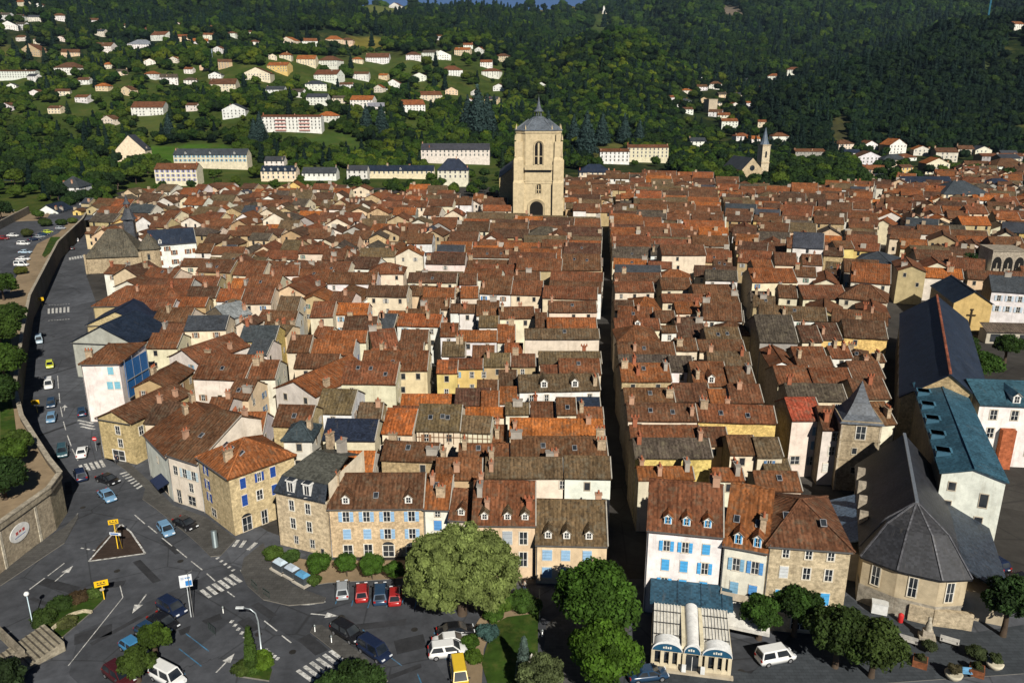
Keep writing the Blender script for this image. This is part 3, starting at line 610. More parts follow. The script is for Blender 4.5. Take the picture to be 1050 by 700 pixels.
# --- house with three arched dormers
A=Vector((-5.2,92.3)); B=Vector((3.0,92.1))
special(A,B,10.5,8.3,'house with three round topped dormers just behind the round silver tree',roof='redbrown',wall='peach',pitch=32,s=5.3,
   front=[(4.6,5.2,sh(GREYB,True,1.2,1.9)),(6.7,5.2,dict(w=1.1,h=1.8,frame=(.7,.62,.5))),(2,5.2,sh(GREYB)),(6.7,1.9,dict(w=1.1,h=2.1,frame=(.7,.62,.5))),(4.4,2.2,PL)],right=[],chim=4,
   dorm=[(x,.4,dm(1.1,1.0,'moss',WHITE,math.tan(R(32)))) for x in (1.6,4.6,6.9)],group='houses facing the square')
# --- mossy house with three dormers
A=Vector((3.1,91.0)); B=Vector((12.3,90.6))
special(A,B,11,6.2,'mossy roofed house with three square dormers beside the mouth of the dark street',roof='moss',wall='peach',pitch=32,s=5.3,
   front=[(1.5,3.6,sh(LBLUE,True,1.2,1.5)),(3.9,3.6,sh(LBLUE,True,1.1,1.5)),(6.7,3.6,sh(LBLUE,True,1.1,1.5)),(1.5,1.0,sh(LBLUE,True,1.2,1.5)),(3.9,.9,sh(LBLUE,True,1.1,1.6)),(6.7,.9,PL)],right=[],chim=1,
   dorm=[(x,.5,dm(1.1,1.1,'moss',WHITE,math.tan(R(32)))) for x in (1.6,4.0,6.9)],group='houses facing the square')
# --- corner house with slate mansard
A=Vector((-33.2,100.4)); B=Vector((-25.4,97.3)); L=(B-A).length
H=house(A,B,10,8.6,style='x',roof='green',wall=(.62,.48,.30),wm_='stone',pitch=6,s=5,front=[],right=[],left=[],chim=0,verge=0)
H['W']=MB(); H['R']=MB(); wt=(.62,.51,.35); z=8.6
for q in ([(0,0),(L,0)],[(L,0),(L,10)],[(L,10),(0,10)],[(0,10),(0,0)]):
    (x0,y0),(x1,y1)=q; H['W'].poly([(x0,y0,0),(x1,y1,0),(x1,y1,z),(x0,y0,z)],'stone',wt)
H['W'].poly([(L,.8,z),(L,10,z),(L,10,z+3.4),(L,.8,z+2.4)],'stucco',WALL['cream'])
H['W'].box(-.15,L+.15,-.2,0,z-.3,z,'plain',(.6,.52,.4))
rt=(.030,.036,.045)
roof_grid(H['R'],[(-.2,-.25,z-.02),(L+.05,-.25,z-.02),(L-.05,.75,z+2.3),(.8,.75,z+2.3)],'slate',rt,3,'e',sag=.02)
roof_grid(H['R'],[(-.2,10,z-.02),(-.2,-.25,z-.02),(.8,.75,z+2.3),(.8,9.6,z+2.3)],'slate',rt,3,'e',sag=.02)
roof_grid(H['R'],[(.75,.7,z+2.3),(L-.05,.7,z+2.3),(L-.05,6,z+4.1),(2.8,6,z+4.1)],'slate',(.075,.075,.062),5,'er',sag=.08)
roof_grid(H['R'],[(.75,9.6,z+2.3),(.75,.7,z+2.3),(2.8,6,z+4.1),(2.8,9.6,z+4.1)],'slate',(.075,.075,.062),5,'',sag=.08)
roof_grid(H['R'],[(L-.05,10,z+2.6),(2.8,10,z+2.6),(2.8,6,z+4.1),(L-.05,6,z+4.1)],'slate',(.075,.075,.062),5,'',sag=.08)
wd=dict(w=.85,h=1.55,frame=(.74,.68,.56))
H['front']=[(x,zz,wd) for x in (2.6,5.3) for zz in (6.1,3.3)]+[(2.9,.9,dict(w=.7,h=1.2)),(5.6,.8,dict(w=.8,h=1.3)),(7.2,.1,dict(w=.5,h=.9,bars=False))]
H['rz_at']=lambda x,y:z; H['cs']=[(5.6,8.6,z+4,3),(3,9.5,z+4,1)]
r=emit(H,'tall stone corner house with dark slate mansard and two white dormers','town_house','house','houses facing the square')
dmm=MB(); dmm.box(-.62,.62,-.12,1.2,.15,1.9,'plain',WHITE); dmm.lathe([(.62,0)],0,0,3,'plain',WHITE)
dmm.poly([(-.35,-.13,.35),(.35,-.13,.35),(.35,-.13,1.7),(-.35,-.13,1.7)],'glass',GL); dmm.box(-.03,.03,-.16,-.135,.35,1.7,'plain',WHITE); dmm.box(-.75,.75,-.25,1.3,1.9,2.05,'plain',WHITE); dmm.box(-.5,.5,-.2,1.3,2.05,2.2,'slate',rt)
dme=dmm.mesh('dormer'); rr=[c for c in r.children if c.name.startswith('roof')][0]
for x in (2.7,5.4): inst('dormer',dme,rr,(x,.05,z+.1))
# --- left corner trio
A=Vector((-47.4,109.6)); B=Vector((-40.5,102.8)); L=(B-A).length
f=[(2.3,zz,sh(DBLUE,False,.8,1.5)) for zz in (7.3,4.9)]+[(2.5,2.9,sh(DBLUE,False,.8,1.4)),(3.4,.7,dict(w=1.5,h=1.3,bars=True))]
rr_=[(2,7.0,sh(DBLUE,True,.8,1.6)),(4.6,7.2,sh(DBLUE,False,.7,1.4)),(6.8,7.1,sh(DBLUE,True,.8,1.6)),(2,4.2,sh(DBLUE,True,.8,1.7)),(4.4,4.3,PL),(6.8,4.2,sh(DBLUE,True,.8,1.6)),(2.0,.1,dict(w=1.5,h=2.2,arch=True)),(4.8,.1,dict(w=1,h=2.2))]
special(A,B,10.5,9.6,'golden stone corner house with dark blue shutters and three skylights on rust roof',roof='rust',wall=(.60,.48,.31),wm_='stone',style='hip',pitch=30,front=f,right=rr_,chim=1,sky=3,group='houses by the crossroads')
A=Vector((-53.7,113.2)); B=Vector((-47.6,109.8))
special(A,B,13,8.4,'cream house with small balcony and roof terrace between white house and stone corner',roof='brown',wall='pale',pitch=26,s=9,front=[(1.5,5,PL),(3.6,5,sh((.55,.66,.7))),(5.6,5,sh((.55,.66,.7))),(1.6,.1,dict(w=1,h=2.3)),(4.5,.5,dict(w=1.7,h=1.5)),(4.7,2.8,PL)],right=[],chim=2,sky=1,group='houses by the crossroads')
A=Vector((-61.1,122)); B=Vector((-53.8,113.3))
special(A,B,12,7.8,'plain white house with dark blue shop awning beside the zebra crossing',roof='redbrown',wall='white',pitch=26,s=8,front=[(5.5,4.5,dict(w=.6,h=.9)),(8.2,.2,dict(w=2.4,h=2.2,bars=False))],right=[],chim=2,group='houses by the crossroads')
aw=MB(); L=4.2
aw.poly([(0,0,2.9),(L,0,2.9),(L,-1.8,2.2),(0,-1.8,2.2)][::-1],'paint',(.02,.03,.07)); aw.poly([(0,0,2.86),(L,0,2.86),(L,-1.8,2.16),(0,-1.8,2.16)],'paint',(.02,.03,.07)); aw.box(0,L,-1.82,-1.8,1.95,2.2,'paint',(.02,.03,.07))
d_=(B-A).normalized(); p=A+d_*6.2
tag(aw.build('shop_awning',None,(p.x+.05,p.y-.05,0),math.atan2(d_.y,d_.x)),'dark blue fabric awning on the white house by the zebra crossing','awning')
A=Vector((-72.3,128.6)); B=Vector((-65.4,126.2))
special(A,B,15,8.0,'stone gabled house with white shopfront at the bend of the left road',roof='brown',wall='stone',wm_='stone',style='y',pitch=24,front=[(4.2,5.3,PL),(4.4,2.9,PL),(3.6,.3,dict(w=2.6,h=1.8,frame=(.8,.78,.74)))],right=[(x,4.9,PL) for x in (2,5,8,11)],chim=1,group='houses by the crossroads')
A=Vector((-83.0,145)); B=Vector((-75.9,145.4))
special(A,B,13,12.2,'tall white house with pale blue shutters beside the left road',roof='redbrown',wall='white',style='hip',pitch=26,front=[(5.4,9.8,sh((.22,.50,.62),True)),(4.9,6.8,sh((.22,.50,.62),True)),(6.3,6.8,sh((.22,.50,.62),True))],right=[],chim=1)
tp2=MB(); tp2.box(0,.15,0,8,4.5,11.6,'paint',(.02,.11,.30)); 
for i in range(4): tp2.bar((.2,i*2.6,0),(.2,i*2.6,12.4),.07,.07,'metal',(.4,.42,.45))
for zz in (4.4,8): tp2.bar((.25,0,zz),(.25,8,zz),.25,.06,'metal',(.45,.42,.36))
tag(tp2.build('scaffold_sheeting',None,(-75.5,146.5,0),R(-6)),'bright blue sheeting and scaffold on the tall white house','scaffold')
A=GY(82,352,172).to_2d(); A=Vector((-99,171)); B=Vector((-84,169))
special(A,B,14,8.5,'blue black slate roofed house with wide gable above the left road',roof='navy',wall='grey',style='y',pitch=27,front=[],right=[(3,5,PL),(7,5,PL)],chim=0)
special(Vector((-104.5,188)),Vector((-90,189)),12,7.5,'slate roofed house with low tan gable beyond the blue black roof',roof='navy',wall='stone',wm_='stone',style='y',pitch=24,front=[],chim=0)
special(Vector((-112,206)),Vector((-88,208)),14,7.5,'large sagging brown roofed house below the old chapel',roof='redbrown',wall='stone',style='hip',pitch=27,front=[],right=[(4,4.8,PL)],chim=2)
# --- old chapel with steep stone-coloured roof
def old_chapel():
    c=G(122,276); root=empty('old_chapel',(c.x,c.y,0),R(14),'old chapel with steep grey brown roof and small slate belfry by the left road','chapel')
    W=MB(); W.box(-9,9,-6,10,0,6,'stone',(.42,.34,.23)); W.lathe([(3.8,0),(3.8,8)],12,-3,12,'stone',(.45,.36,.24))
    W.box(-9.4,-8.8,-6.6,-5.6,0,7,'stone',(.42,.34,.23)); W.box(8.6,9.5,-6.6,-5.6,0,7,'stone',(.42,.34,.23)); W.build('wall',root)
    Rf=MB(); e=.5; rt=(.105,.095,.072)
    for q in ([(-9-e,-6-e),(9+e,-6-e)],[(9+e,-6-e),(9+e,10+e)],[(9+e,10+e),(-9-e,10+e)],[(-9-e,10+e),(-9-e,-6-e)]):
        (a,b),(c_,d)=q; roof_grid(Rf,[(a,b,5.8),(c_,d,5.8),(2.5 if c_>0 else -2.5,2,14.5),(2.5 if a>0 else -2.5,2,14.5)],'mossy_tile',rt,11,'e',sag=.1)
    Rf.lathe([(4.4,7.9),(2.5,10.5),(0.1,13.2)],12,-3,12,'mossy_tile',rt,smooth=False)
    Rf.build('roof',root)
    T=MB(); T.box(2,5.4,8,11.4,6,16.5,'slate',(.06,.065,.075)); T.box(1.6,5.8,7.6,11.8,16.5,16.9,'slate',(.05,.055,.06))
    T.lathe([(2.9,16.9),(2.0,18),(1.3,20),(1.1,20.6)],3.7,9.7,8,'slate',(.06,.065,.075),smooth=False)
    for k in range(6): T.box(3.7+1.0*math.cos(k*math.pi/3)-.1,3.7+1.0*math.cos(k*math.pi/3)+.1,9.7+1.0*math.sin(k*math.pi/3)-.1,9.7+1.0*math.sin(k*math.pi/3)+.1,20.4,22.4,'plain',(.12,.11,.1))
    T.lathe([(1.5,22.3),(.7,23.4),(.05,26)],3.7,9.7,8,'slate',(.06,.065,.075),smooth=False); T.build('belfry',root)
    inst('window',wm(.9,2.0,(.42,.35,.25),False,True),root,(12.0,-6.85,4.2)); FOOT.append((Vector((c.x-14,c.y-9)),Vector((1,0)),Vector((0,1)),30,26))
old_chapel()
A=G(157,277).to_2d(); B=G(204,273).to_2d()
f=[]
BR=(.24,.09,.03)
L=(B-A).length
for i,x in enumerate((.16,.5,.80)):
    f+=[(L*x,5.0,sh(BR,False,1.1,1.7)),(L*x,1.6,sh(BR,False,1.2,1.7))]
f+=[(L*.36,6.6,sh(BR,False,1.1,1.6)),(L*.93,5.2,sh(BR,True,1.0,1.6))]
special(A,B,12,9.2,'big white house with brown shutters and blue black roof behind the old chapel',roof='navy',wall='white',pitch=36,front=f,right=[],chim=1,dorm=[(3.5,.4,dm(1.3,1.4,'navy',WHITE,math.tan(R(36))))])
# --- white hotel, narrow house, stone hip house (right front row)
A=GY(664,541,85.0).to_2d(); B=GY(741,549,83.4).to_2d(); L=(B-A).length
f=[]
for i,x in enumerate((.27,.52,.80)):
    f+=[(L*x,9.0,sh(SKYB,i==2,.85,1.35)),(L*x,6.3,sh(SKYB,i<2,.85,1.5)),(L*x,3.6,sh(SKYB,i>0,.85,1.6))]
tpH=math.tan(R(40))
special(A,B,9.6,11.9,'white four storey building with bright blue shutters above the glass roofed restaurant',roof='redbrown',wall='white',pitch=40,s=4.8,front=f,right=[],chim=2,group='tall buildings right of the dark street',verge=True,
  dorm=[(L*x,.5,dm(1.1,1.2,'rust',WHITE,tpH,SKYB)) for x in (.27,.52,.80)])
A2=B+Vector((.1,-.3)); B2=GY(788,557,81.4).to_2d(); L=(B2-A2).length
f=[(L*x,z,sh(BLUE if i else (.22,.42,.58),k,.9,1.6)) for i,x in enumerate((.33,.76)) for z,k in ((7.6,False),(4.4,True))]
special(A2,B2,11.5,11.0,'narrow pale building with blue shutters and two tall dormers between two taller fronts',roof='rust',wall='pale',pitch=38,s=6.2,front=f,right=[],chim=1,sky=2,group='tall buildings right of the dark street',verge=0,
  dorm=[(L*x,.1,dm(1.15,1.5,'rust',WHITE,math.tan(R(38)),SKYB)) for x in (.33,.76)])
A3=B2+Vector((.08,.1)); B3=GY(873,563,80.2).to_2d(); L=(B3-A3).length
f=[(L*x,10.2,dict(w=.8,h=1.0,frame=(.7,.62,.48))) for x in (.22,.5,.77)]+[(L*x,7.5,dict(w=.9,h=1.5,frame=(.7,.62,.48)) if i!=0 else sh((.6,.62,.62),True,.9,1.5,(.7,.62,.48))) for i,x in enumerate((.22,.5,.77))]+[(L*x,4.2,sh(SKYB,True,.95,1.6,(.7,.62,.48))) for x in (.2,.48,.76)]+[(L*.5,.6,dict(w=2.2,h=1.6)),(L*.82,.2,dict(w=1.4,h=2.2))]
special(A3,B3,12.8,11.9,'wide rough stone building with closed sky blue shutters and hipped brown roof',roof='brown',wall=(.54,.45,.30),wm_='stone',style='hip',pitch=30,front=f,right=[],chim=0,sky=2,group='tall buildings right of the dark street')
# awning + balcony on the narrow building
aw=MB(); aw.poly([(0,0,3.6),(5.6,0,3.6),(5.9,-3.6,2.3),(-.6,-3.6,2.3)][::-1],'plain',(.62,.60,.55)); aw.poly([(0,0,3.54),(5.6,0,3.54),(5.9,-3.6,2.24),(-.6,-3.6,2.24)],'plain',(.5,.48,.44)); aw.box(-.6,5.9,-3.62,-3.6,1.9,2.25,'plain',(.6,.58,.53))
dd=(B2-A2).normalized(); tag(aw.build('shop_awning',None,(A2.x+.3,A2.y-.05,0),math.atan2(dd.y,dd.x)),'wide off white awning under the balcony right of the restaurant','awning')
bl=MB(); bl.box(.2,5.3,-.9,0,4.0,4.15,'stucco',(.55,.47,.36)); bl.box(.2,5.3,-.9,-.8,4.15,4.95,'stucco',(.55,.47,.36)); bl.box(.2,.3,-.8,0,4.15,4.95,'stucco',(.55,.47,.36)); bl.box(5.2,5.3,-.8,0,4.15,4.95,'stucco',(.55,.47,.36))
hb=[o for o in COL.objects if o.get('label','').startswith('narrow pale')][0]; bl.build('balcony',hb,(0,-.03,0))
# --- restaurant with glazed roof
def restaurant():
    c=GY(666,541,85.0).to_2d(); root=empty('restaurant_pavilion',(c.x+.95,c.y-.25,0),math.atan2((B-A).y,(B-A).x),'glass roofed restaurant pavilion with three blue arched signs in front of the white building','restaurant')
    root.scale=(.93,1,1)
    T=MB(); W=9.2; teal=(.02,.06,.095)
    T.poly([(-.5,0,5.0),(W+.7,0,5.0),(W+.7,-3.2,3.9),(-.5,-3.2,3.9)][::-1],'slate',teal); T.box(-.5,W+.7,-3.25,-3.15,3.55,3.95,'slate',teal)
    T.poly([(-.5,0,5.0),(-.5,-3.2,3.9),(-.5,-3.2,3.4),(-.5,0,3.4)],'slate',teal); T.poly([(W+.7,0,5.0),(W+.7,0,3.4),(W+.7,-3.2,3.4),(W+.7,-3.2,3.9)],'slate',teal)
    for x in (3,6,8.6): T.bar((x,-.0,5.06),(x,-3.2,3.96),.12,.1,'slate',(.02,.05,.08))
    T.build('back_roof',root)
    Rf=MB(); y0,y1=-3.2,-10.0; z0,z1=3.75,3.2
    for xa,xb in ((.1,3.4),(6.0,9.1)):
        Rf.poly([(xa,y0,z0),(xa,y1,z1),(xb,y1,z1),(xb,y0,z0)],'plain',(.60,.57,.50))
        n=8
        for i in range(n+1):
            x=xa+(xb-xa)*i/n; Rf.bar((x,y0,z0+.07),(x,y1,z1+.07),.07,.08,'plain',(.74,.72,.66))
        for t in (.22,.5,.78):
            Rf.bar((xa,y0+(y1-y0)*t,z0+(z1-z0)*t+.12),(xb,y0+(y1-y0)*t,z0+(z1-z0)*t+.12),.12,.08,'metal',(.06,.06,.06))
    Rf.build('glass_roof',root)
    V=MB(); pr=[]
    for i in range(9):
        a=math.pi*i/8; pr.append((4.7-.85*math.cos(a),3.2+.75*math.sin(a)))
    V.add([(x,y0,z+.3) for x,z in pr]+[(x,y1-.3,z) for x,z in pr],[(i,i+1,i+10,i+9) for i in range(8)],'plain',(.72,.71,.68),True)
    for x in (3.4,5.55): V.box(x,x+.45,y1,y0,2.9,3.75,'plain',(.68,.60,.42))
    V.build('barrel_vault',root)
    Wl=MB(); cr=(.66,.57,.40)
    Wl.box(-.1,9.3,y1-.15,y1+.1,0,.75,'stucco',cr)
    for x in (-.1,1.0,2.0,3.0,3.6,5.5,6.2,7.3,8.2,8.9): Wl.box(x,x+.42,y1-.18,y1+.12,.0,2.55,'stucco',cr)
    Wl.box(-.1,9.3,y1-.1,y1+.1,2.4,2.75,'stucco',cr)
    Wl.box(-.1,.1,y1+.1,y0,0,3.0,'stucco',cr); Wl.box(9.1,9.3,y1+.1,y0,0,3.0,'stucco',cr); Wl.poly([(0,y1+.25,.7),(9.2,y1+.25,.7),(9.2,y1+.25,2.4),(0,y1+.25,2.4)],'glass',GL)
    Wl.box(-.3,9.6,y1-.7,y1-.2,0,.35,'stucco',(.5,.43,.32)); Wl.build('wall',root)
    for xa,xb,txt in ((0,3.5,1),(3.75,5.65,0),(5.9,9.3,1)):
        S=MB(); n=14; m=(xa+xb)/2; r=(xb-xa)/2
        up=[(m-r*math.cos(math.pi*i/n),2.62+1.0*math.sin(math.pi*i/n)) for i in range(n+1)]
        S.add([(x,y1-.28,z) for x,z in up],[tuple(range(n+1))],'paint',(.015,.08,.15))
        o=[(m-(r+.05)*math.cos(math.pi*i/n),2.62+1.32*math.sin(math.pi*i/n)) for i in range(n+1)]
        S.add([(x,y1-.34,z) for x,z in up]+[(x,y1-.34,z) for x,z in o],[(i,i+1,n+2+i,n+1+i) for i in range(n)],'plain',(.74,.74,.72))
        S.add([(x,y1-.34,z) for x,z in o]+[(x,y1+1.0,z) for x,z in o],[(i,i+1,n+2+i,n+1+i) for i in range(n)],'plain',(.74,.74,.72),True)
        for i in range(4 if txt else 3): S.box(m-.5+i*.27,m-.32+i*.27,y1-.31,y1-.285,2.95,2.95+.22+.08*(i%2),'plain',(.7,.68,.6))
        S.build('arched_sign',root)
    D=MB(); D.poly([(4.0,y1-.2,0.02),(5.5,y1-.2,.02),(5.5,y1-.2,2.2),(4.0,y1-.2,2.2)],'glass',GL); D.box(4.72,4.78,y1-.24,y1-.2,0,2.2,'plain',WHITE); D.build('door',root)
    for x in (3.55,5.75):
        b=MB(); b.box(x,x+.5,y1-.8,y1-.72,.5,1.5,'plain',(.75,.75,.72)); b.build('menu_board',root)
restaurant()
# --- collegiate church tower and nave
def church():
    cx,cy=12.6,388.0; root=empty('church_tower',(cx,cy,0),R(-1),'tall cream stone church tower with slate lantern spire above the roofs','church')
    st=(.62,.50,.31); S=MB(); h=11.6
    # lower block with corner buttresses
    S.box(-h,h,-2,16,0,21,'stucco',st); 
    for sx in (-1,1):
        x=sx*(h-2.2); S.box(x-2.6,x+2.6,-4.0,1,0,20.5,'stucco',st); S.box(x-2.3,x+2.3,-3.4,1,20.5,31,'stucco',st)
        S.poly([(x-2.6,-4.0,20.5),(x+2.6,-4.0,20.5),(x+2.3,-3.4,21.6),(x-2.3,-3.4,21.6)],'stucco',st)
        S.box(x-1.9,x+1.9,-2.7,1,31,39.5,'stucco',st); S.box(x-1.2,x+1.2,-2.2,1,39.5,43.0,'stucco',st)
        S.poly([(x-2.3,-3.4,31),(x+2.3,-3.4,31),(x+1.9,-2.7,32.4),(x-1.9,-2.7,32.4)],'stucco',st)
        for zz in (32.6,40.2): S.lathe([(.5,zz),(.35,zz+1.2),(.02,zz+2.8)],x+sx*1.6,-2.9,6,'stucco',st,smooth=False)
        S.box(sx*h-1,sx*h+1.0,10,15,0,30,'stucco',st)
    oc=[(-10.6,1.2),(-6.2,-2.2),(6.2,-2.2),(10.6,1.2),(10.6,13),(6.2,16.6),(-6.2,16.6),(-10.6,13)]
    n=8
    S.add([(x,y,20) for x,y in oc]+[(x,y,44) for x,y in oc],[(i,(i+1)%n,n+(i+1)%n,n+i) for i in range(n)]+[tuple(range(n,2*n))],'stucco',st)
    S.box(-h-.2,h+.2,-2.3,16.2,21,21.6,'stucco',tuple(c*.9 for c in st))
    o2=[(x*1.03,y*1.03-.25) for x,y in oc]
    S.add([(x,y,43.4) for x,y in o2]+[(x,y,44.6) for x,y in o2],[(i,(i+1)%n,n+(i+1)%n,n+i) for i in range(n)]+[tuple(range(n,2*n))],'stucco',tuple(c*.92 for c in st))
    # gallery
    S.box(-6.6,6.6,-4.0,-2,26.6,27.2,'stucco',st); S.box(-6.6,6.6,-4.0,-3.7,27.2,28.4,'stucco',st)
    for i in range(12): S.box(-6.4+i*1.1,-6.1+i*1.1,-4.06,-3.66,27.2,28.9,'stucco',st)
    S.box(-6.8,6.8,-4.08,-3.6,28.5,28.8,'stucco',st)
    S.build('tower_body',root)
    def arch(name,x,w,z0,z1,y,pt,frame,mull):
        A_=MB(); N_=8
        pr=[(x-w/2,z0)]+[(x-w/2+w/2*(1-math.cos(math.pi/2*i/N_)) if 0 else x-w/2*math.cos(math.pi/2*i/N_),z1+pt*math.sin(math.pi/2*i/N_)) for i in range(N_+1)]+[(x+w/2*math.sin(math.pi/2*i/N_),z1+pt*math.cos(math.pi/2*i/N_)) for i in range(1,N_+1)]+[(x+w/2,z0)]
        A_.add([(a,y,b) for a,b in pr],[tuple(range(len(pr)))],'plain',(.012,.011,.010))
        k=frame
        ou=[(x+(a-x)*(1+2*k/w),b+(k if b>z1 else 0)) for a,b in pr]; m=len(pr)
        A_.add([(a,y-.02,b) for a,b in pr]+[(a,y-.5,b) for a,b in ou],[(i,i+1,m+i+1,m+i) for i in range(m-1)],'stucco',tuple(c*.92 for c in st))
        A_.add([(a,y-.5,b) for a,b in ou]+[(a,y+.1,b) for a,b in ou],[(i,i+1,m+i+1,m+i) for i in range(m-1)],'stucco',st)
        for q in mull: A_.box(x+q-w*.11,x+q+w*.11,y-.35,y-.03,z0,z1+pt*.8,'stucco',st)
        if mull: A_.box(x-w/2,x+w/2,y-.34,y-.03,z0+(z1-z0)*.45,z0+(z1-z0)*.45+.3,'stucco',st)
        A_.build(name,root)
    arch('belfry_window',0,3.6,29,37,-2.22,2.4,.6,[0]); arch('window',.2,1.8,15.5,18.6,-2.02,1.0,.4,[0])
    arch('archway',-.8,6.4,0,8.4,-2.02,3.2,1.0,[])
    Rf=MB(); sl=(.10,.115,.135); e=[(x*1.07,y*1.07-.5) for x,y in oc]; 
    r2=[(x*.78,7.2+(y-7.2)*.78) for x,y in oc]; r3=[(x*.45,7.2+(y-7.2)*.45) for x,y in oc]; r4=[(x*.22,7.2+(y-7.2)*.22) for x,y in oc]
    ly=[(e,44.5),(r2,46.8),(r3,48.9),(r4,50.6)]
    for (a,za),(b,zb) in zip(ly,ly[1:]):
        Rf.add([(x,y,za) for x,y in a]+[(x,y,zb) for x,y in b],[(i,(i+1)%n,n+(i+1)%n,n+i) for i in range(n)],'slate',sl)
    for i in range(n): Rf.bar((e[i][0],e[i][1],44.6),(r3[i][0],r3[i][1],49.4),.35,.25,'slate',(.16,.18,.2))
    for i in range(n): Rf.lathe([(.35,44.4),(.3,45.6),(.02,47.2)],oc[i][0],oc[i][1],5,'stucco',st,smooth=False)
    Rf.build('roof',root)
    L=MB()
    for i in range(8): a=i*math.pi/4; L.box(1.3*math.cos(a)-.2,1.3*math.cos(a)+.2,7.2+1.3*math.sin(a)-.2,7.2+1.3*math.sin(a)+.2,50.4,53.0,'slate',sl)
    L.lathe([(2.3,50.0),(2.3,50.7)],0,7.2,8,'slate',sl,smooth=False); L.lathe([(2.4,52.9),(1.4,54.0),(.7,56.2),(.05,59.8)],0,7.2,8,'slate',sl,smooth=False); L.bar((0,7.2,59),(0,7.2,61),.12,.12,'metal',(.1,.1,.1)); L.build('lantern',root)
    FOOT.append((Vector((cx-13,cy-5)),Vector((1,0)),Vector((0,1)),27,24))
    nv=house(Vector((cx-19,cy+17)),Vector((cx+11,cy+17)),44,21,'y','slate','stone','stone',36,front=[],right=[],chim=0)
    emit(nv,'long stone nave with dark slate roof directly behind the church tower','church_nave','church')
church()
# --- bell tower with pyramid spire near the chapel
def bell_tower():
    a=G(868,418,12).to_2d(); c=G(887,433,12); wv=5.6
    root=empty('bell_tower',(c.x,c.y+2.8,0),R(-10),'square stone bell tower with pointed slate spire beside the long chapel roof','tower')
    S=MB(); st=(.40,.33,.23); S.box(-3,3,-3,3,0,12.2,'stone',st)
    for z in (5.4,8.8,12.0): S.box(-3.12,3.12,-3.12,3.12,z,z+.25,'stone',tuple(x*.85 for x in st))
    for sx in (-1,1): S.box(sx*3-.25 if sx>0 else -3.05,3.05 if sx>0 else -2.75,-3.06,-2.9,0,12,'stone',(.5,.43,.33))
    S.build('tower_body',root)
    sp=MB(); prof=[(4.9,11.8),(3.2,13.0),(1.9,14.6),(.9,16.3),(.05,18.0)]
    for (r0,z0),(r1,z1) in zip(prof,prof[1:]):
        n=4; f=lambda r,k:(r*math.cos(math.pi/4+k*math.pi/2)*.98,r*math.sin(math.pi/4+k*math.pi/2)*.98)
        for k in range(n): sp.poly([(*f(r0,k),z0),(*f(r0,k+1),z0),(*f(r1,k+1),z1),(*f(r1,k),z1)],'slate',(.075,.085,.10))
    sp.build('spire',root)
    inst('window',wm(1.5,2.2,(.55,.48,.38),True,True),root,(0,-3.05,9.2)); inst('window',wm(.7,1.0,(.5,.44,.34),False),root,(-.6,-3.05,6.6)); inst('window',wm(.7,1.0,(.5,.44,.34),False),root,(-.4,-3.05,3.2))
    FOOT.append((Vector((c.x-3.5,c.y-1)),Vector((1,0)),Vector((0,1)),7,8))
bell_tower()
U=lambda x,y:(790+x/5,380+y/5)
def eaveH(p1,p2,ridge,ze,roof,wall,label,**k):
    a=G(*U(*p1),ze-.15).to_2d(); b=G(*U(*p2),ze-.15).to_2d(); d=k.pop('d',8); H=house(a,b,d,ze,'x',roof,wall,k.pop('wm_','stucco'),28,**k); return emit(H,label)
eaveH((112,250),(268,248),155,10.6,(('roof_tile',(.33,.07,.04))),'pale','pale rendered house with speckled bright red roof left of the half timbered front',front=[(4.6,7.6,sh((.2,.32,.42))),(4.6,5.0,sh((.2,.32,.42))),(4.2,2.2,sh((.25,.3,.33))),(1.2,2.4,dict(w=1.6,h=1.4)),(5.2,9.4,dict(w=.9,h=.7))],right=[],chim=0)
eaveH((270,296),(380,298),205,10.2,'brown','pale','half timbered house with white shutters beside the square bell tower',front=[(2.2,8,dict(w=1.2,h=1.3)),(1.8,5.4,PL),(1.2,2.4,sh((.7,.68,.62),True)),(3,2.4,sh((.7,.68,.62),True))],right=[],chim=1)
eaveH((552,272),(640,268),200,9.2,'brown','pale','small brown roofed house tucked behind the slate bell spire',front=[],right=[],chim=1)
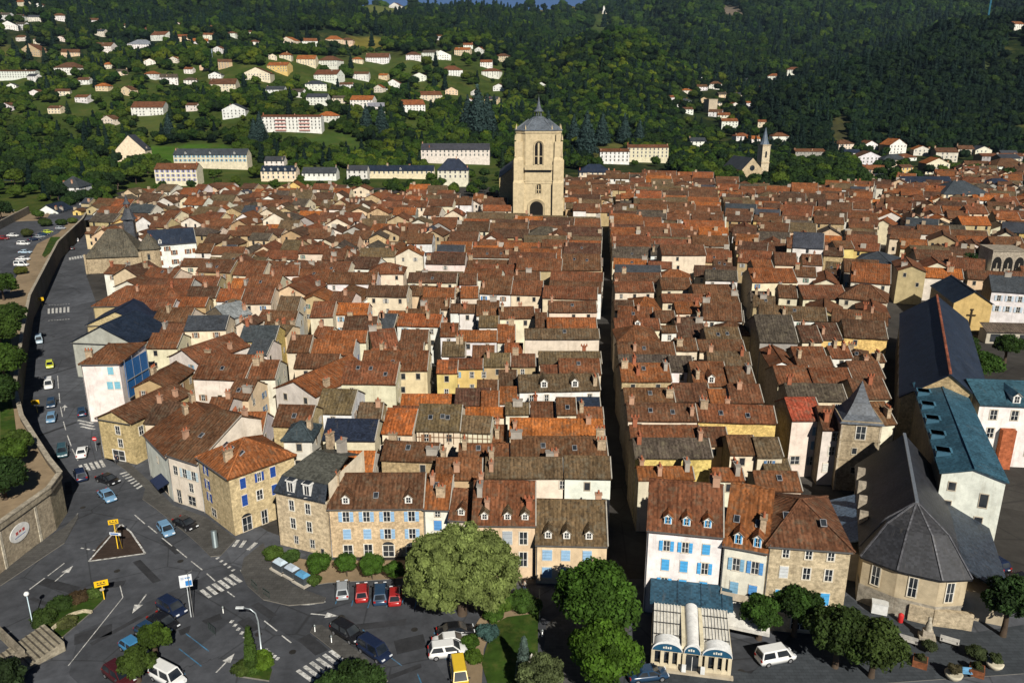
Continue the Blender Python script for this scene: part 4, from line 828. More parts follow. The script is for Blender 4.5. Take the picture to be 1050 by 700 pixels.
# --- chapel with slate apse
AZ=R(-21.5)
def chapel():
    o=Vector((49.5,85.8)); root=empty('chapel',(o.x,o.y,0),AZ,'large chapel with cream apse, arched windows and black slate roof','chapel')
    W=MB(); cr=(.56,.46,.31); hw=5.7; E=6.5; L=27
    ap=[(-hw,1.6),(-hw*.98,-.6),(-hw*.30,-2.2),(hw*.5,-2.5),(hw*1.05,-1.0),(hw,1.6)]
    ring=ap+[(hw,L),(-hw,L)]; n=len(ring)
    W.add([(x,y,0) for x,y in ring]+[(x,y,E) for x,y in ring],[(i,(i+1)%n,n+(i+1)%n,n+i) for i in range(n)],'stucco',cr)
    lo=[(x*1.015,y*1.015-.02) for x,y in ap]
    W.add([(x,y,0) for x,y in lo]+[(x,y,2.6) for x,y in lo],[(i,i+1,6+i+1,6+i) for i in range(5)],'stone',(.36,.33,.28)); W.build('wall',root)
    Rf=MB(); sl=(.024,.025,.030); ov=1.07; A_=[(x*ov,(y-2)*ov+2) for x,y in ap]; top=(0,4.5,12.6)
    for i in range(5):
        a,b=A_[i],A_[i+1]; am=(a[0]*.55,a[1]*.55+4.5*.45,10.4); bm=(b[0]*.55,b[1]*.55+4.5*.45,10.4)
        roof_grid(Rf,[(*a,E-.1),(*b,E-.1),bm,am],'slate',sl,4,'e',sag=.03); roof_grid(Rf,[am,bm,top,top],'slate',(.042,.042,.046),4,'',sag=.03)
        Rf.bar((a[0],a[1],E),(am[0],am[1],10.45),.2,.12,'slate',(.09,.09,.1)); Rf.bar(am,top,.2,.12,'slate',(.12,.12,.13))
    roof_grid(Rf,[(-hw-.5,L,E-.2),(A_[0][0],A_[0][1],E-.1),top,(0,L,12.6)],'slate',sl,9,'e',sag=.08); roof_grid(Rf,[(A_[5][0],A_[5][1],E-.1),(hw+.5,L,E-.2),(0,L,12.6),top],'slate',sl,9,'e',sag=.08)
    Rf.bar((0,4.3,12.68),(0,L,12.68),.4,.2,'metal',(.3,.33,.36)); Rf.build('roof',root)
    aw=wm(1.0,2.6,(.66,.58,.44),True,True)
    for i,t in ((1,.42),(2,.33),(3,.42)):
        a=Vector(ap[i]); b=Vector(ap[i+1]); p=a.lerp(b,t if i!=2 else .4); d=(b-a).normalized(); nrm=Vector((d.y,-d.x)); p=p+nrm*.06
        inst('window',aw,root,(p.x,p.y,3.2),math.atan2(d.y,d.x))
    Ai=MB(); roof_grid(Ai,[(hw+5.6,0,4.0),(hw+5.6,L-8,4.0),(hw-.2,L-8,6.9),(hw-.2,0.6,6.9)],'slate',(.03,.04,.055),2,'elr',sag=.05); Ai.box(hw-.1,hw+5.2,.3,L-8,0,3.9,'stucco',(.5,.42,.3)); Ai.build('side_aisle',root)
    Bi=MB(); roof_grid(Bi,[(-hw-4.6,L-10,4.2),(-hw-4.6,3.5,4.2),(-hw+.2,3.5,6.6),(-hw+.2,L-10,6.6)],'slate',(.12,.17,.24),2,'elr',sag=.05); Bi.box(-hw-4.2,-hw+.1,3.8,L-10,0,4.1,'stucco',(.46,.4,.32)); Bi.build('side_aisle',root)
    for k in range(4):
        s=MB(); s.box(-hw-.35,-hw+.7,7.5+k*4.6,8.2+k*4.6,0,8.3,'stone',(.42,.37,.30)); s.build('buttress',root)
    FOOT.append((o-Vector((9,6)),Vector((math.cos(AZ),math.sin(AZ))),Vector((-math.sin(AZ),math.cos(AZ))),22,36))
    wl=MB(); a=G(997,606).to_2d(); 
    p=[G(930,634),G(955,640),G(995,645)]; 
    for q,r_ in zip(p,p[1:]): wl.bar((q.x,q.y,1.1),(r_.x,r_.y,1.1),.7,2.2,'stone',(.50,.42,.30))
    tag(wl.build('stone_wall'),'low pale stone retaining wall in front of the cream chapel apse','wall')
chapel()
# --- convent: long slate roof, white building with teal roof, brick wing, yellow gable chapel, arcaded wall
def convent():
    Ai=G(918,404,10).to_2d(); Bi=G(985,390,10).to_2d(); 
    ax=Vector((math.sin(R(25)),math.cos(R(25)))); ex=Vector((ax.y,-ax.x)); A_=Vector((69.8,133.5)); H=house(A_,A_+ex*14.2,62,10,'y','navy','stone','stone',36,front=[],right=[(8+i*7,6,PL) for i in range(7)],left=[(8+i*7,6,PL) for i in range(7)],chim=0,verge=0); 
    r=emit(H,'very long dark slate roofed convent wing with red ridge tiles','convent_wing','building')
    rid=MB(); zr=10+7.1*math.tan(R(36)); rid.bar((7.1,-.2,zr+.16),(7.1,62,zr+.16),.45,.2,'roof_tile',(.30,.09,.05)); rid.build('ridge_tiles',r)
    A_=Vector((60.0,100.6)); ax=Vector((math.sin(R(20.5)),math.cos(R(20.5)))); ex=Vector((ax.y,-ax.x))
    f=[(1.5,8.9,dict(w=.9,h=1.2,bars=False)),(1.3,6.2,dict(w=.9,h=1.0,bars=False)),(5.6,7.0,dict(w=1.0,h=2.0,bars=False)),(5.4,3.4,dict(w=1.0,h=2.0,bars=False))]
    H=house(A_,A_+ex*7.8,38,11.5,'y','tealzinc','white','stucco',17,front=f,right=[(4+i*5,9,PL) for i in range(6)],left=[],chim=0); r=emit(H,'long white building with teal metal roof beside the black chapel roof','convent_wing','building')
    for i in range(5):
        D=MB(); D.box(-.3,1.5,-.9,.9,0,1.9,'paint',(.05,.13,.19)); D.poly([(-.5,-1,1.9),(1.8,-1,1.9),(1.8,1,1.9),(-.5,1,1.9)],'slate',(.06,.16,.23)); D.build('dormer',[c for c in r.children if c.name.startswith('roof')][0],(.1,6+i*6.4,10.5))
    # wing to the right
    A_=GY(1000,430,128).to_2d(); A_=Vector((79.5,126)); B_=A_+Vector((math.cos(R(-6)),math.sin(R(-6))))*34
    f=[(2.5+i*3.4,z,dict(w=1.2,h=1.7,bars=True)) for i in range(9) for z in (8.7,5.4,2.2)]
    H=house(A_,B_,12,11.5,'x','tealzinc','white','stucco',20,front=f,right=[],chim=0,dorm=[(6+i*8,.4,dm(1.5,1.5,'tealzinc',WHITE,math.tan(R(20)))) for i in range(3)]); r=emit(H,'white wing with teal roof and orange brick panels at the right edge','convent_wing','building')
    bp=MB()
    pass
    for i in range(3):
        bp=MB(); bp.box(4.0+i*7,6.2+i*7,-1.2,-.02,0,7.2,'stone',(.42,.13,.06)); bp.build('brick_panel',r)
    # gable chapel with cross
    A_=G(973,341).to_2d(); B_=G(1012,343).to_2d(); H=house(A_,B_,20,8.6,'y','navy',(.62,.43,.18),'stucco',33,front=[],right=[],chim=0,verge=0); r=emit(H,'yellow gabled chapel with dark cross on its front and black roof','gable_chapel','chapel')
    c=MB(); m=(B_-A_).length/2; dk=(.05,.035,.02)
    c.box(m-.18,m+.18,-.25,-.02,2.2,6.6,'plain',dk); c.box(m-1.1,m+1.1,-.24,-.03,5.0,5.35,'plain',dk); c.box(m-.4,m+.4,-.22,-.04,6.6,6.9,'plain',dk); c.build('cross',r)
    H=house(G(1011,331).to_2d(),G(1080,336).to_2d(),10,9.5,'x','slate','white','stucco',32,front=[(2+i*2.6,z,sh((.55,.65,.75))) for i in range(6) for z in (6.6,3.6)],right=[],chim=1); emit(H,'white house with pale shutters right of the yellow gabled chapel')
    p=G(1010,352).to_2d(); W=MB(); W.box(0,26,0,4,0,3.2,'stucco',(.5,.45,.36)); W.poly([(-.4,-.6,3.2),(26.4,-.6,3.2),(26.4,4,4.6),(-.4,4,4.6)],'mossy_tile',(.12,.09,.07))
    for i in range(7): W.box(1+i*3.6,3.4+i*3.6,-.04,0,.5,2.6,'glass',GL)
    tag(W.build('garden_pavilion',None,(p.x,p.y,0),R(-5)),'low pavilion with grey brown roof along the garden right of the yellow chapel','building')
    # arcaded wall
    A_=G(1011,300).to_2d(); B_=G(1045,301).to_2d(); w=(B_-A_).length; r=empty('arcaded_house',(A_.x,A_.y,0),math.atan2((B_-A_).y,(B_-A_).x),'grey stone house front with three tall open arches on top floor','house')
    W=MB(); st=(.42,.37,.30); W.box(0,w,0,10,0,13.5,'stone',st); W.box(-.2,w+.2,-.2,10.2,13.5,13.9,'stone',tuple(x*.8 for x in st)); W.build('wall',r)
    for i in range(3):
        a=MB(); x=w*(i+.5)/3; n=8; pr=[(x-1.4,6.6)]+[(x-1.4*math.cos(math.pi*k/n),9.6+2.2*math.sin(math.pi*k/n)) for k in range(n+1)]+[(x+1.4,6.6)]
        a.add([(q,-.04,z) for q,z in pr],[tuple(range(len(pr)))],'plain',(.015,.014,.013)); a.box(x-.15,x+.15,-.12,-.05,6.6,9.8,'stone',st); a.box(x-.9,x+.9,-.12,-.05,6.6,8.0,'stone',st); a.build('arch',r)
        inst('window',wm(1,1.6,(.5,.45,.38)),r,(x,-.03,3))
    FOOT.append((A_,Vector((1,0)),Vector((0,1)),w+2,12))
convent()
KEEP+=[(G(165,281).x,G(165,281).y,6),(G(182,281).x,G(182,281).y,6),(G(200,280).x,G(200,280).y,6),(G(212,284).x,G(212,284).y,6),(G(112,288).x,G(112,288).y,8),(G(132,290).x,G(132,290).y,8),(G(150,291).x,G(150,291).y,8),(G(200,287).x,G(200,287).y,7),(G(165,297).x,G(165,297).y,7),(12,368,15),(-3,372,8),(27,372,8),(G(182,287).x,G(182,287).y,9),(G(165,289).x,G(165,289).y,7),(106,140,16),(118,160,22),(128,185,14),(92,146,4)]
# ------------------------------------------------------------------ fill the old town and emit the houses
fill(lambda Y:ROADL(Y)+8, S0, 116, 540, 10, 6, 9, .45,cw=9.5)
fill(S0, S1, 104, 350, 5, 6, 2.5, .08)
fill(lambda Y:-16+.0*Y, lambda Y:S1(Y), 372, 432, 4, 6, 6, .2)
fill(lambda Y:28, lambda Y:S1(Y)+6, 378, 620, 4, 8, 8, .3)
fill(S1, S2, 100, 640, 6, 11, 2.5, .10)
fill(S2, S3, 128, 640, 13, 23, 6, .36,cw=11)
fill(lambda Y:max(S3(Y)+4,116+.32*(Y-205)), lambda Y:.66*Y+30, 222, 660, 20, 14, 12, .42,cw=10.5)
def dist(H): return math.hypot(H['A'].x,H['A'].y)
def block(H):
    x,y=(H['A'].x+H['w']/2*math.cos(H['rz']),H['A'].y)
    if x<S0(y): return 'L',(x-ROADL(y)-8)/(S0(y)-ROADL(y)-8)
    if x<S1(y): return 'C',(x-S0(y))/(S1(y)-S0(y))
    if x<S2(y): return 'R',(x-S1(y))/(S2(y)-S1(y))
    if x<S3(y): return 'T',(x-S2(y))/(S3(y)-S2(y))
    return 'E',(x-S3(y))/120
allH=sorted(HOUSES,key=dist); near=allH[:268]; far=allH[268:]
ORD='first second third fourth fifth sixth seventh eighth ninth tenth eleventh twelfth thirteenth fourteenth fifteenth sixteenth seventeenth eighteenth nineteenth twentieth'.split()
def ordw(i):
    if i<20: return ORD[i]
    t=['twenty','thirty','forty','fifty','sixty'][(i+1)//10-2]; k=(i+1)%10
    return (t+' '+ORD[k-1]) if k else {20:'twentieth',30:'thirtieth',40:'fortieth',50:'fiftieth',60:'sixtieth'}[i+1]
BN={'L':'in the left quarter','C':'in the central block','R':'between the two dark streets','T':'right of the second dark street','E':'beyond the convent'}
CNAME={'L':['by the left road','in mid left quarter','beside the sunlit lane'],'C':['on sunlit lane','in middle of central block','on left side of dark street'],
 'R':['on right side of dark street','midway between the dark streets','on left side of second street'],'T':['on right side of second street','midway toward the convent','beside the convent lane'],'E':['just beyond the convent','right beyond the convent','far right beyond convent']}
cnt={}
for H in near:
    b,c=block(H); k=0 if c<.34 else (1 if c<.67 else 2); key=(b,k); i=cnt.get(key,0); cnt[key]=i+1
    rn=TILEW.get(H['roof'],'red tiled') if isinstance(H['roof'],str) else 'red tiled'; wn=(H['wall'] if isinstance(H['wall'],str) else 'pale')
    if H.get('timber'): wn='half timbered'
    lab=f"{rn} {wn} house, {ordw(i)} from the square {CNAME[b][k]}"
    emit(H,lab,'town_house','house','old town houses under tiled roofs')
mb=MB()
for H in far: bake(H,mb)
tag(mb.build('distant_town_houses'),'mass of far tiled town houses around and beyond the church tower','houses',None,'stuff')
print('HOUSES',len(allH),'authored',NAUTH,'near',len(near),'far',len(far),'dist near max',dist(near[-1]))
# ------------------------------------------------------------------ terrain
COLS=[(-260,[('z',396,0),('z',430,7),(140,700),(95,950),(55,1200),(10,1600),(-40,2300)]),
 (20,[('z',396,0),('z',440,7),(150,680),(100,950),(58,1230),(18,1650),(-25,2400)]),
 (130,[('z',480,0),(188,540),(150,680),(100,950),(60,1250),(30,1600),(3,2050),(-25,2700)]),
 (300,[('z',540,0),(172,610),(130,780),(90,1000),(50,1350),(40,1480),(12,2050),(-12,2800)]),
 (400,[('z',560,0),(165,660),(120,850),(80,1100),(45,1500),(25,2000),(8,2800),(3,3500)]),
 (470,[('z',560,0),(168,660),(125,830),(85,1080),(50,1420),(30,1900),(10,2800),(4,3500)]),
 (545,[('z',560,0),(165,680),(140,800),(104,1000),(72,1240),(50,1500),(22,2300),(9,3000),(5,3600)]),
 (618,[('z',600,0),(160,700),(140,800),(100,980),(60,1180),(24,1400),('z',1560,75),('z',2050,70),(12,2900),(3,3600)]),
 (660,[('z',640,0),(155,740),(135,860),(100,1020),(66,1200),(36,1420),('z',1620,75),('z',2050,80),(8,2900),(-6,3600)]),
 (710,[('z',680,0),(150,780),(130,920),(100,1180),(78,1450),(50,1800),(25,2300),(0,2900),(-14,3600)]),
 (760,[('z',680,0),(148,800),(125,950),(100,1250),(80,1550),(55,1900),(25,2400),(-2,2900),(-18,3600)]),
 (810,[('z',700,0),(146,800),(120,920),(92,1060),(84,1200),('z',1400,75),(55,2000),(15,2600),(-10,3100),(-25,3700)]),
 (880,[('z',690,0),(146,790),(120,880),(88,990),(55,1110),('z',1300,105),('z',1700,90),(30,2300),(0,2800),(-25,3600)]),
 (960,[('z',690,0),(152,770),(110,900),(68,1040),(27,1200),('z',1400,140),('z',1900,120),(10,2500),(-10,3000),(-30,3600)]),
 (1050,[('z',700,0),(150,780),(100,920),(58,1060),(22,1200),('z',1400,150),('z',1900,140),(0,2500),(-20,3000),(-30,3600)]),
 (1300,[('z',650,0),(150,780),(100,920),(58,1060),(15,1200),('z',1400,160),('z',1900,150),(0,2500),(-20,3000),(-30,3600)])]
NY=190; NR=190
YG=np.concatenate([np.linspace(-40,300,14)[:-1],np.geomspace(300,3800,NY-13)])
RG=np.linspace(-1.0,1.0,NR)
cz=[]
for u,pts in COLS:
    ys=[-50.]; zs=[0.]
    for p in pts:
        if p[0]=='z' : ys.append(p[1]); zs.append(p[2])
        else: ys.append(p[1]); zs.append(CZ+p[1]*ev(p[0])-max(6,.0085*p[1]))
    c=np.interp(YG,ys,zs)
    for _ in range(3): c[14:-1]=(c[13:-2]+2*c[14:-1]+c[15:])/4
    cz.append(c)
cu=np.array([(u-525)/850 for u,_ in COLS]); cz=np.array(cz)
ZG=np.zeros((NR,NY))
for i,r in enumerate(RG):
    k=int(np.clip(np.searchsorted(cu,r)-1,0,len(cu)-2)); t=float(np.clip((r-cu[k])/(cu[k+1]-cu[k]),0,1)); t=t*t*(3-2*t)*.5+t*.5
    ZG[i]=cz[k]*(1-t)+cz[k+1]*t
NZ=np.array([[mnoise.fractal(Vector((r*max(y,60)*.0042+3,y*.0042,1.7)),.9,2.1,4) for y in YG] for r in RG])
amp=np.clip((YG-600)/700,0,1)*30
ZG=ZG+NZ*amp[None,:]*np.clip(ZG/30,0,1)
def hz(X,Y):
    Y=max(min(Y,3790),-39); r=max(min(X/max(Y,1),.995),-.995)
    fi=(r+1)/2*(NR-1); i=min(int(fi),NR-2); j=int(np.clip(np.searchsorted(YG,Y)-1,0,NY-2)); a=fi-i; b=(Y-YG[j])/(YG[j+1]-YG[j])
    return float((ZG[i,j]*(1-a)+ZG[i+1,j]*a)*(1-b)+(ZG[i,j+1]*(1-a)+ZG[i+1,j+1]*a)*b)
def onhill(u,v):
    d=ray(u,v); Y=360.
    while Y<3700:
        z=CZ+Y*d[2]/d[1]; x=Y*d[0]/d[1]
        if z<=hz(x,Y): return Vector((x,Y,hz(x,Y)))
        Y*=1.006
    return None
def inpoly(u,v,P):
    c=False; n=len(P)
    for i in range(n):
        x1,y1=P[i]; x2,y2=P[(i+1)%n]
        if (y1>v)!=(y2>v) and u<(x2-x1)*(v-y1)/(y2-y1)+x1: c=not c
    return c
# clearings and fields on the hills (seen from the photograph)
FIELDS=[([(355,38),(393,38),(396,50),(358,54)],(.20,.17,.035)),([(365,4),(420,2),(425,12),(372,17)],(.12,.14,.04)),([(480,2),(515,0),(560,5),(600,8),(604,14),(540,11),(485,8)],(.24,.20,.06)),
 ([(148,150),(232,147),(252,160),(178,170),(150,165)],(.07,.15,.02)),([(420,0),(470,0),(470,6),(430,7)],(.26,.24,.10)),([(606,16),(618,12),(628,22),(622,30),(614,38),(607,30)],(.055,.085,.022)),
 ([(738,5),(758,6),(764,16),(742,14)],(.20,.16,.13)),([(852,122),(862,114),(874,126),(868,138),(872,150),(858,152),(850,138)],(.065,.065,.03)),([(300,138),(352,136),(392,160),(330,160)],(.07,.12,.025)),
 ([(360,60),(420,58),(430,74),(365,76)],(.07,.10,.025)),([(595,150),(640,146),(650,158),(600,166)],(.12,.12,.035)),([(1000,64),(1016,62),(1020,76),(1002,76)],(.06,.08,.03)),([(0,48),(14,46),(14,56),(0,56)],(.14,.14,.04)),([(140,115),(170,118),(165,140),(140,140)],(.09,.12,.03)),([(330,52),(420,52),(400,70),(340,66)],(.07,.09,.025))]
def field(u,v):
    for P,c in FIELDS:
        if inpoly(u,v,P): return c
verts=[]; tints=[]
for i,r in enumerate(RG):
    for j,y in enumerate(YG):
        yy=max(y,0); X=r*max(y,70.) ; verts.append((X,y,ZG[i,j]-.35 if y>-1e9 else 0)); 
        if y>400:
            u,v=proj(X,y,ZG[i,j]); c=field(u,v)
        else: c=None
        tints.append(tuple(q*.8 for q in c) if c else ((.045,.068,.014) if (y>400 and y<1350 and u<540) else (.018,.030,.010)))
me=bpy.data.meshes.new('hills'); me.from_pydata(verts,[],[(i*NY+j,(i+1)*NY+j,(i+1)*NY+j+1,i*NY+j+1) for i in range(NR-1) for j in range(NY-1)])
me.materials.append(MATS['terrain']); me.polygons.foreach_set('use_smooth',[True]*len(me.polygons))
a=me.attributes.new('tint','FLOAT_COLOR','POINT'); a.data.foreach_set('color',np.array([(*t,1) for t in tints],dtype=np.float32).ravel())
o=bpy.data.objects.new('hills',me); COL.objects.link(o); tag(o,'wooded hills and valley floor rising behind the town',None,None,'structure')
# ------------------------------------------------------------------ ground sheets
def sheet(name,pts,z,mat,h=0,label=None,px=True,side=None):
    P=[(G(*p,z) if px else Vector((p[0],p[1],z))) for p in pts]
    bm=bmesh.new(); vs_=[bm.verts.new(p) for p in P]; f=bm.faces.new(vs_); f.normal_update()
    if f.normal.z<0: f.normal_flip()
    if h:
        b=[bm.verts.new((p.x,p.y,z-h)) for p in P]; n=len(P)
        for i in range(n): bm.faces.new((vs_[i],vs_[(i+1)%n],b[(i+1)%n],b[i])).material_index=1
    bmesh.ops.triangulate(bm,faces=[f]); bmesh.ops.recalc_face_normals(bm,faces=bm.faces) if h else None
    me=bpy.data.meshes.new(name); bm.to_mesh(me); bm.free(); me.materials.append(MATS[mat]); me.materials.append(MATS[side or 'kerb'])
    o=bpy.data.objects.new(name,me); COL.objects.link(o); tag(o,label,None,None,'structure'); return o
sheet('ground',[(-420,-30),(420,-30),(480,640),(200,640),(140,560),(-60,545),(-250,540),(-300,300)],-.02,'town_floor',px=False,label='paved ground of the old town between the houses')
sheet('road',[(-130,40),(120,40),(120,72),(60,92),(14,92),(-24,97),(-36,104),(-60,124),(-80,156),(-150,275),(-172,330),(-215,400),(-245,400),(-190,310),(-160,262),(-100,150),(-72,112),(-72,60)],.004,'asphalt',px=False,label='grey asphalt roads and crossroads in the foreground')
# pavements
KZ=.13
sheet('pavement',[(100,441),(104,468),(128,470),(152,492),(178,518),(212,530),(242,552),(226,569),(216,570),(203,557),(193,548),(160,521),(146,511),(149,500),(127,480),(118,474),(103,452)],KZ,'pavement',KZ,'pavement along the houses left of the square')
sheet('pavement',[(270,556),(262,562),(250,572),(247,585),(254,600),(270,614),(296,620),(332,617),(334,612),(300,600),(276,572)],KZ,'pavement',KZ,'curved pavement corner in front of the mansard house')
sheet('pavement',[(0,600),(66,556),(80,530),(80,526),(66,540),(0,582)],KZ,'pavement',KZ,'pavement at foot of the big retaining wall')
sheet('traffic_island',[(91,575),(100,560),(124,536),(134,545),(144,556),(149,567)],KZ,'paver_brown',KZ,'triangular brown paved traffic island with pale kerb')
sheet('pavement',[(318,647),(321,641),(330,640),(350,654),(374,672),(398,697),(392,700),(376,690),(350,672)],KZ,'pavement',KZ,'narrow pavement strip between main road and car park')
sheet('pavement',[(196,640),(201,632),(226,650),(229,664),(222,678),(212,700),(160,700),(190,660)],.01,'asphalt',0,'asphalt parking bay beside the crossroads')
sheet('pavement',[(640,684),(650,676),(672,684),(742,684),(770,690),(790,672),(820,640),(870,610),(884,624),(1000,648),(1050,640),(1050,690),(905,700),(640,700)],.06,'paver_blue',.06,'blue grey paved forecourt in front of the restaurant and chapel')
sheet('pavement',[(440,602),(560,598),(612,600),(560,640),(555,700),(600,700),(640,690),(650,600),(632,572),(480,596)],.03,'pavement',.03,'paved path between the garden and dark street')
# gardens
sheet('lawn',[(505,640),(520,632),(552,628),(551,700),(500,700),(494,680)],.10,'grass',.1,'bright lawn of small public garden')
sheet('garden_bed',[(466,700),(480,652),(498,624),(552,612),(553,630),(520,633),(505,642),(496,665),(494,700)],.07,'path',.07,'sandy path and beds in the small garden')
sheet('garden_bed',[(272,566),(318,574),(420,574),(420,592),(336,597),(318,600),(300,592),(276,578)],.09,'path',.09,'sandy bed under the row of round bushes')
sheet('lawn',[(34,640),(33,632),(55,615),(80,606),(100,603),(107,606),(108,612),(92,628),(62,654)],.16,'grass',.16,'green roundabout wedge with shrubs')
sheet('garden_bed',[(243,692),(247,682),(256,676),(272,672),(279,686),(276,697)],.2,'grass',.2,'small planted island at the car park entrance')
cb=MB(); pts=[(94,627),(86,626),(78,628),(70,631),(62,637),(54,644),(53,650),(58,654),(64,655)]
for p,q in zip(pts,pts[1:]): a=G(*p,.3); b=G(*q,.3); cb.bar(a,b,.3,.35,'stone',(.62,.55,.40))
tag(cb.build('stone_edging'),'curved pale stone edging inside the green wedge','edging')
# ------------------------------------------------------------------ markings
MK=MB(); MBL=MB(); MZ=.014
def quadline(p,q,wd,mb=MK,mat='marking',z=MZ):
    a=G(*p,z); b=G(*q,z); d=(b-a).normalized(); n=Vector((-d.y,d.x,0))*wd/2
    mb.poly([a-n,b-n,b+n,a+n],mat,(1,1,1))
def zebra(a0,a1,b0,b1,n,wd=.5):
    A0,A1,B0,B1=[G(*p,MZ) for p in (a0,a1,b0,b1)]
    for i in range(n):
        t=i/(n-1); p=A0.lerp(B0,t); q=A1.lerp(B1,t); d=(q-p).normalized(); k=Vector((-d.y,d.x,0))*wd/2
        MK.poly([p-k,q-k,q+k,p+k],'marking',(1,1,1))
zebra((236.4,588.6),(247.1,596.4),(206.4,604.3),(215.7,612),6)
zebra((345,662.8),(357,671.5),(305,686.5),(320.8,698),7)
zebra((122.9,485.8),(133.7,482.6),(140,500.8),(151.7,494),7,.45)
zebra((82,476.5),(86,483.5),(103,471.5),(107,478.5),5)
zebra((50,316.3),(50,321.6),(70,314.6),(70,320),6,.55)
zebra((225,558.6),(230.7,551.8),(246.4,560.9),(251.4,553.8),4,.5)
zebra((80,430.5),(95.5,434),(83,437),(97,440),3,.5); zebra((71.5,264),(72,266.5),(85,261.6),(86,264.2),6,.7)
for i in range(8): t=i/7; quadline((50+20*t,312.9-1.2*t),(51.6+20*t,312.8-1.2*t),.35); quadline((49.5+20*t,328.6-1.4*t),(51.4+20*t,328.5-1.4*t),.4)
quadline((254.3,563.5),(262.7,556),.6); quadline((249.5,583),(254.5,591.5),.9)
for p,q in [((138,527.5),(148.5,536.7)),((152,539),(161,546.3)),((166,551),(176.3,559.3)),((181,562.6),(191.8,571.5)),((196,575),(207.6,584)),((212,587.6),(220.5,595.3)),((233,606),(240.5,611.5)),((271,636),(284,646.4)),((289,651),(298.5,658.5)),
            ((59,385),(60,398)),((60.5,403),(61.5,413)),((62,417),(64,427)),((65,432),(67.5,441)),((69,446),(73,457)),((74,460),(80,472)),((49,590),(66,577)),((30,604),(46,592))]: quadline(p,q,.16)
quadline((80,526),(66,543),.12); quadline((66,543),(40,566),.12); quadline((40,566),(0,594),.12)
for i in range(5): t=i/4; quadline((222+16*t,571.5+12.3*t),(224+16*t,572.2+12.3*t),.5)
for i in range(5): t=i/4; quadline((236+14*t,636.5+15.5*t),(239+14*t,637+15.5*t),.55)
for i in range(5): t=i/4; quadline((271+12*t,665.5+9*t),(274+12*t,666+9*t),.5)
for i in range(3): quadline((83+6*i,561.5+1.0*i),(86+6*i,562+1.0*i),.25)
for p,q in [((91,575),(124,537)),((149,567),(91,575)),((124,537),(134,545)),((134,545),(149,567))]:
    a=G(*p,KZ+.01); b=G(*q,KZ+.01); d=(b-a).normalized(); n=Vector((-d.y,d.x,0))*.12; MK.poly([a-n,b-n,b+n,a+n],'marking',(1,1,1))
quadline((123,600),(126,612),.12); quadline((126,612),(70,682),.1); quadline((0,655),(11,647),.25); quadline((0,651),(5,647),.2)
quadline((274,614),(296,619.5),.15); quadline((296,619.5),(318,619.5),.15); quadline((318,619.5),(334,616.5),.15)
def arrow(t,h,wd=.18):
    a=G(*t,MZ); b=G(*h,MZ); d=(b-a); L=d.length; d.normalize(); n=Vector((-d.y,d.x,0)); m=a+d*L*.55
    MK.poly([a-n*wd/2,m-n*wd/2,m+n*wd/2,a+n*wd/2],'marking',(1,1,1)); MK.poly([m-n*.55,b,m+n*.55],'marking',(1,1,1))
arrow((150,609),(135.5,628.5)); arrow((56.5,595.5),(75,579.5)); arrow((221.5,689),(240.5,669.5)); arrow((318.5,628.8),(347,631.2)); arrow((793,692),(822,685.5)); arrow((66,421),(66.5,415))
for p,q in [((190.5,649),(214,667)),((183.5,664.5),(206.5,682.5)),((175.5,679),(190,691)),((345,615.5),(344,619)),((362,615),(360.5,621)),((380,614),(377,623)),((400,614),(396,622)),((415,612),(412,618)),((428,612),(425,624)),((445,648),(450,655)),((438,660),(443,664)),((400,673),(412,682)),((428,690),(432,700)),((446,672),(470,678)),((372,645),(377,651))]: quadline(p,q,.14,MBL,'marking_blue')
tag(MK.build('road_markings'),'white painted road markings, zebra crossings and arrows',None,None,'structure')
PA=MB(); IR=MB(); pr_=random.Random(9)
for (x,y),l_,w_,a_ in [((205,640),5,1.2,40),((150,585),7,1.0,-45),((60,600),6,1.5,-20),((95,650),4,2.2,30),((130,640),9,.7,55),((255,640),3,1.5,-45),((175,560),5,.8,-45),((320,660),4,1.6,-45),((390,640),6,1.2,10),((420,660),3.5,2.5,20),((70,500),5,1.0,-60),((58,440),8,.7,60),((64,380),10,.6,62),((50,620),7,.6,-25),((270,625),4,1.1,-40),((410,690),5,.7,30),((110,600),4,1.4,15),((780,690),5,1.3,10),((840,672),4,1.2,-20)]:
    c=G(x,y,.008); o=MB(); o.poly([(-l_/2,-w_/2,0),(l_/2,-w_/2,0),(l_/2+.2,w_/2,0),(-l_/2+.1,w_/2,0)],'asphalt_patch',(1,1,1)); PA.absorb(o,c,R(a_))
for x,y in [(185,575),(225,605),(120,585),(85,520),(66,455),(265,650),(300,668),(350,632),(425,645),(380,690),(140,660),(75,640),(60,410),(55,345),(760,688),(830,660)]:
    c=G(x,y,.012); IR.add([(c.x+.42*math.cos(k*math.pi/6),c.y+.42*math.sin(k*math.pi/6),.012) for k in range(12)],[tuple(range(12))],'iron',(1,1,1))
tag(PA.build('road_patches'),'dark repaired patches in the asphalt',None,None,'structure'); tag(IR.build('manhole_covers'),'round iron covers set in the road',None,None,'structure')
tag(MBL.build('parking_markings'),'blue painted parking bay lines',None,None,'structure')
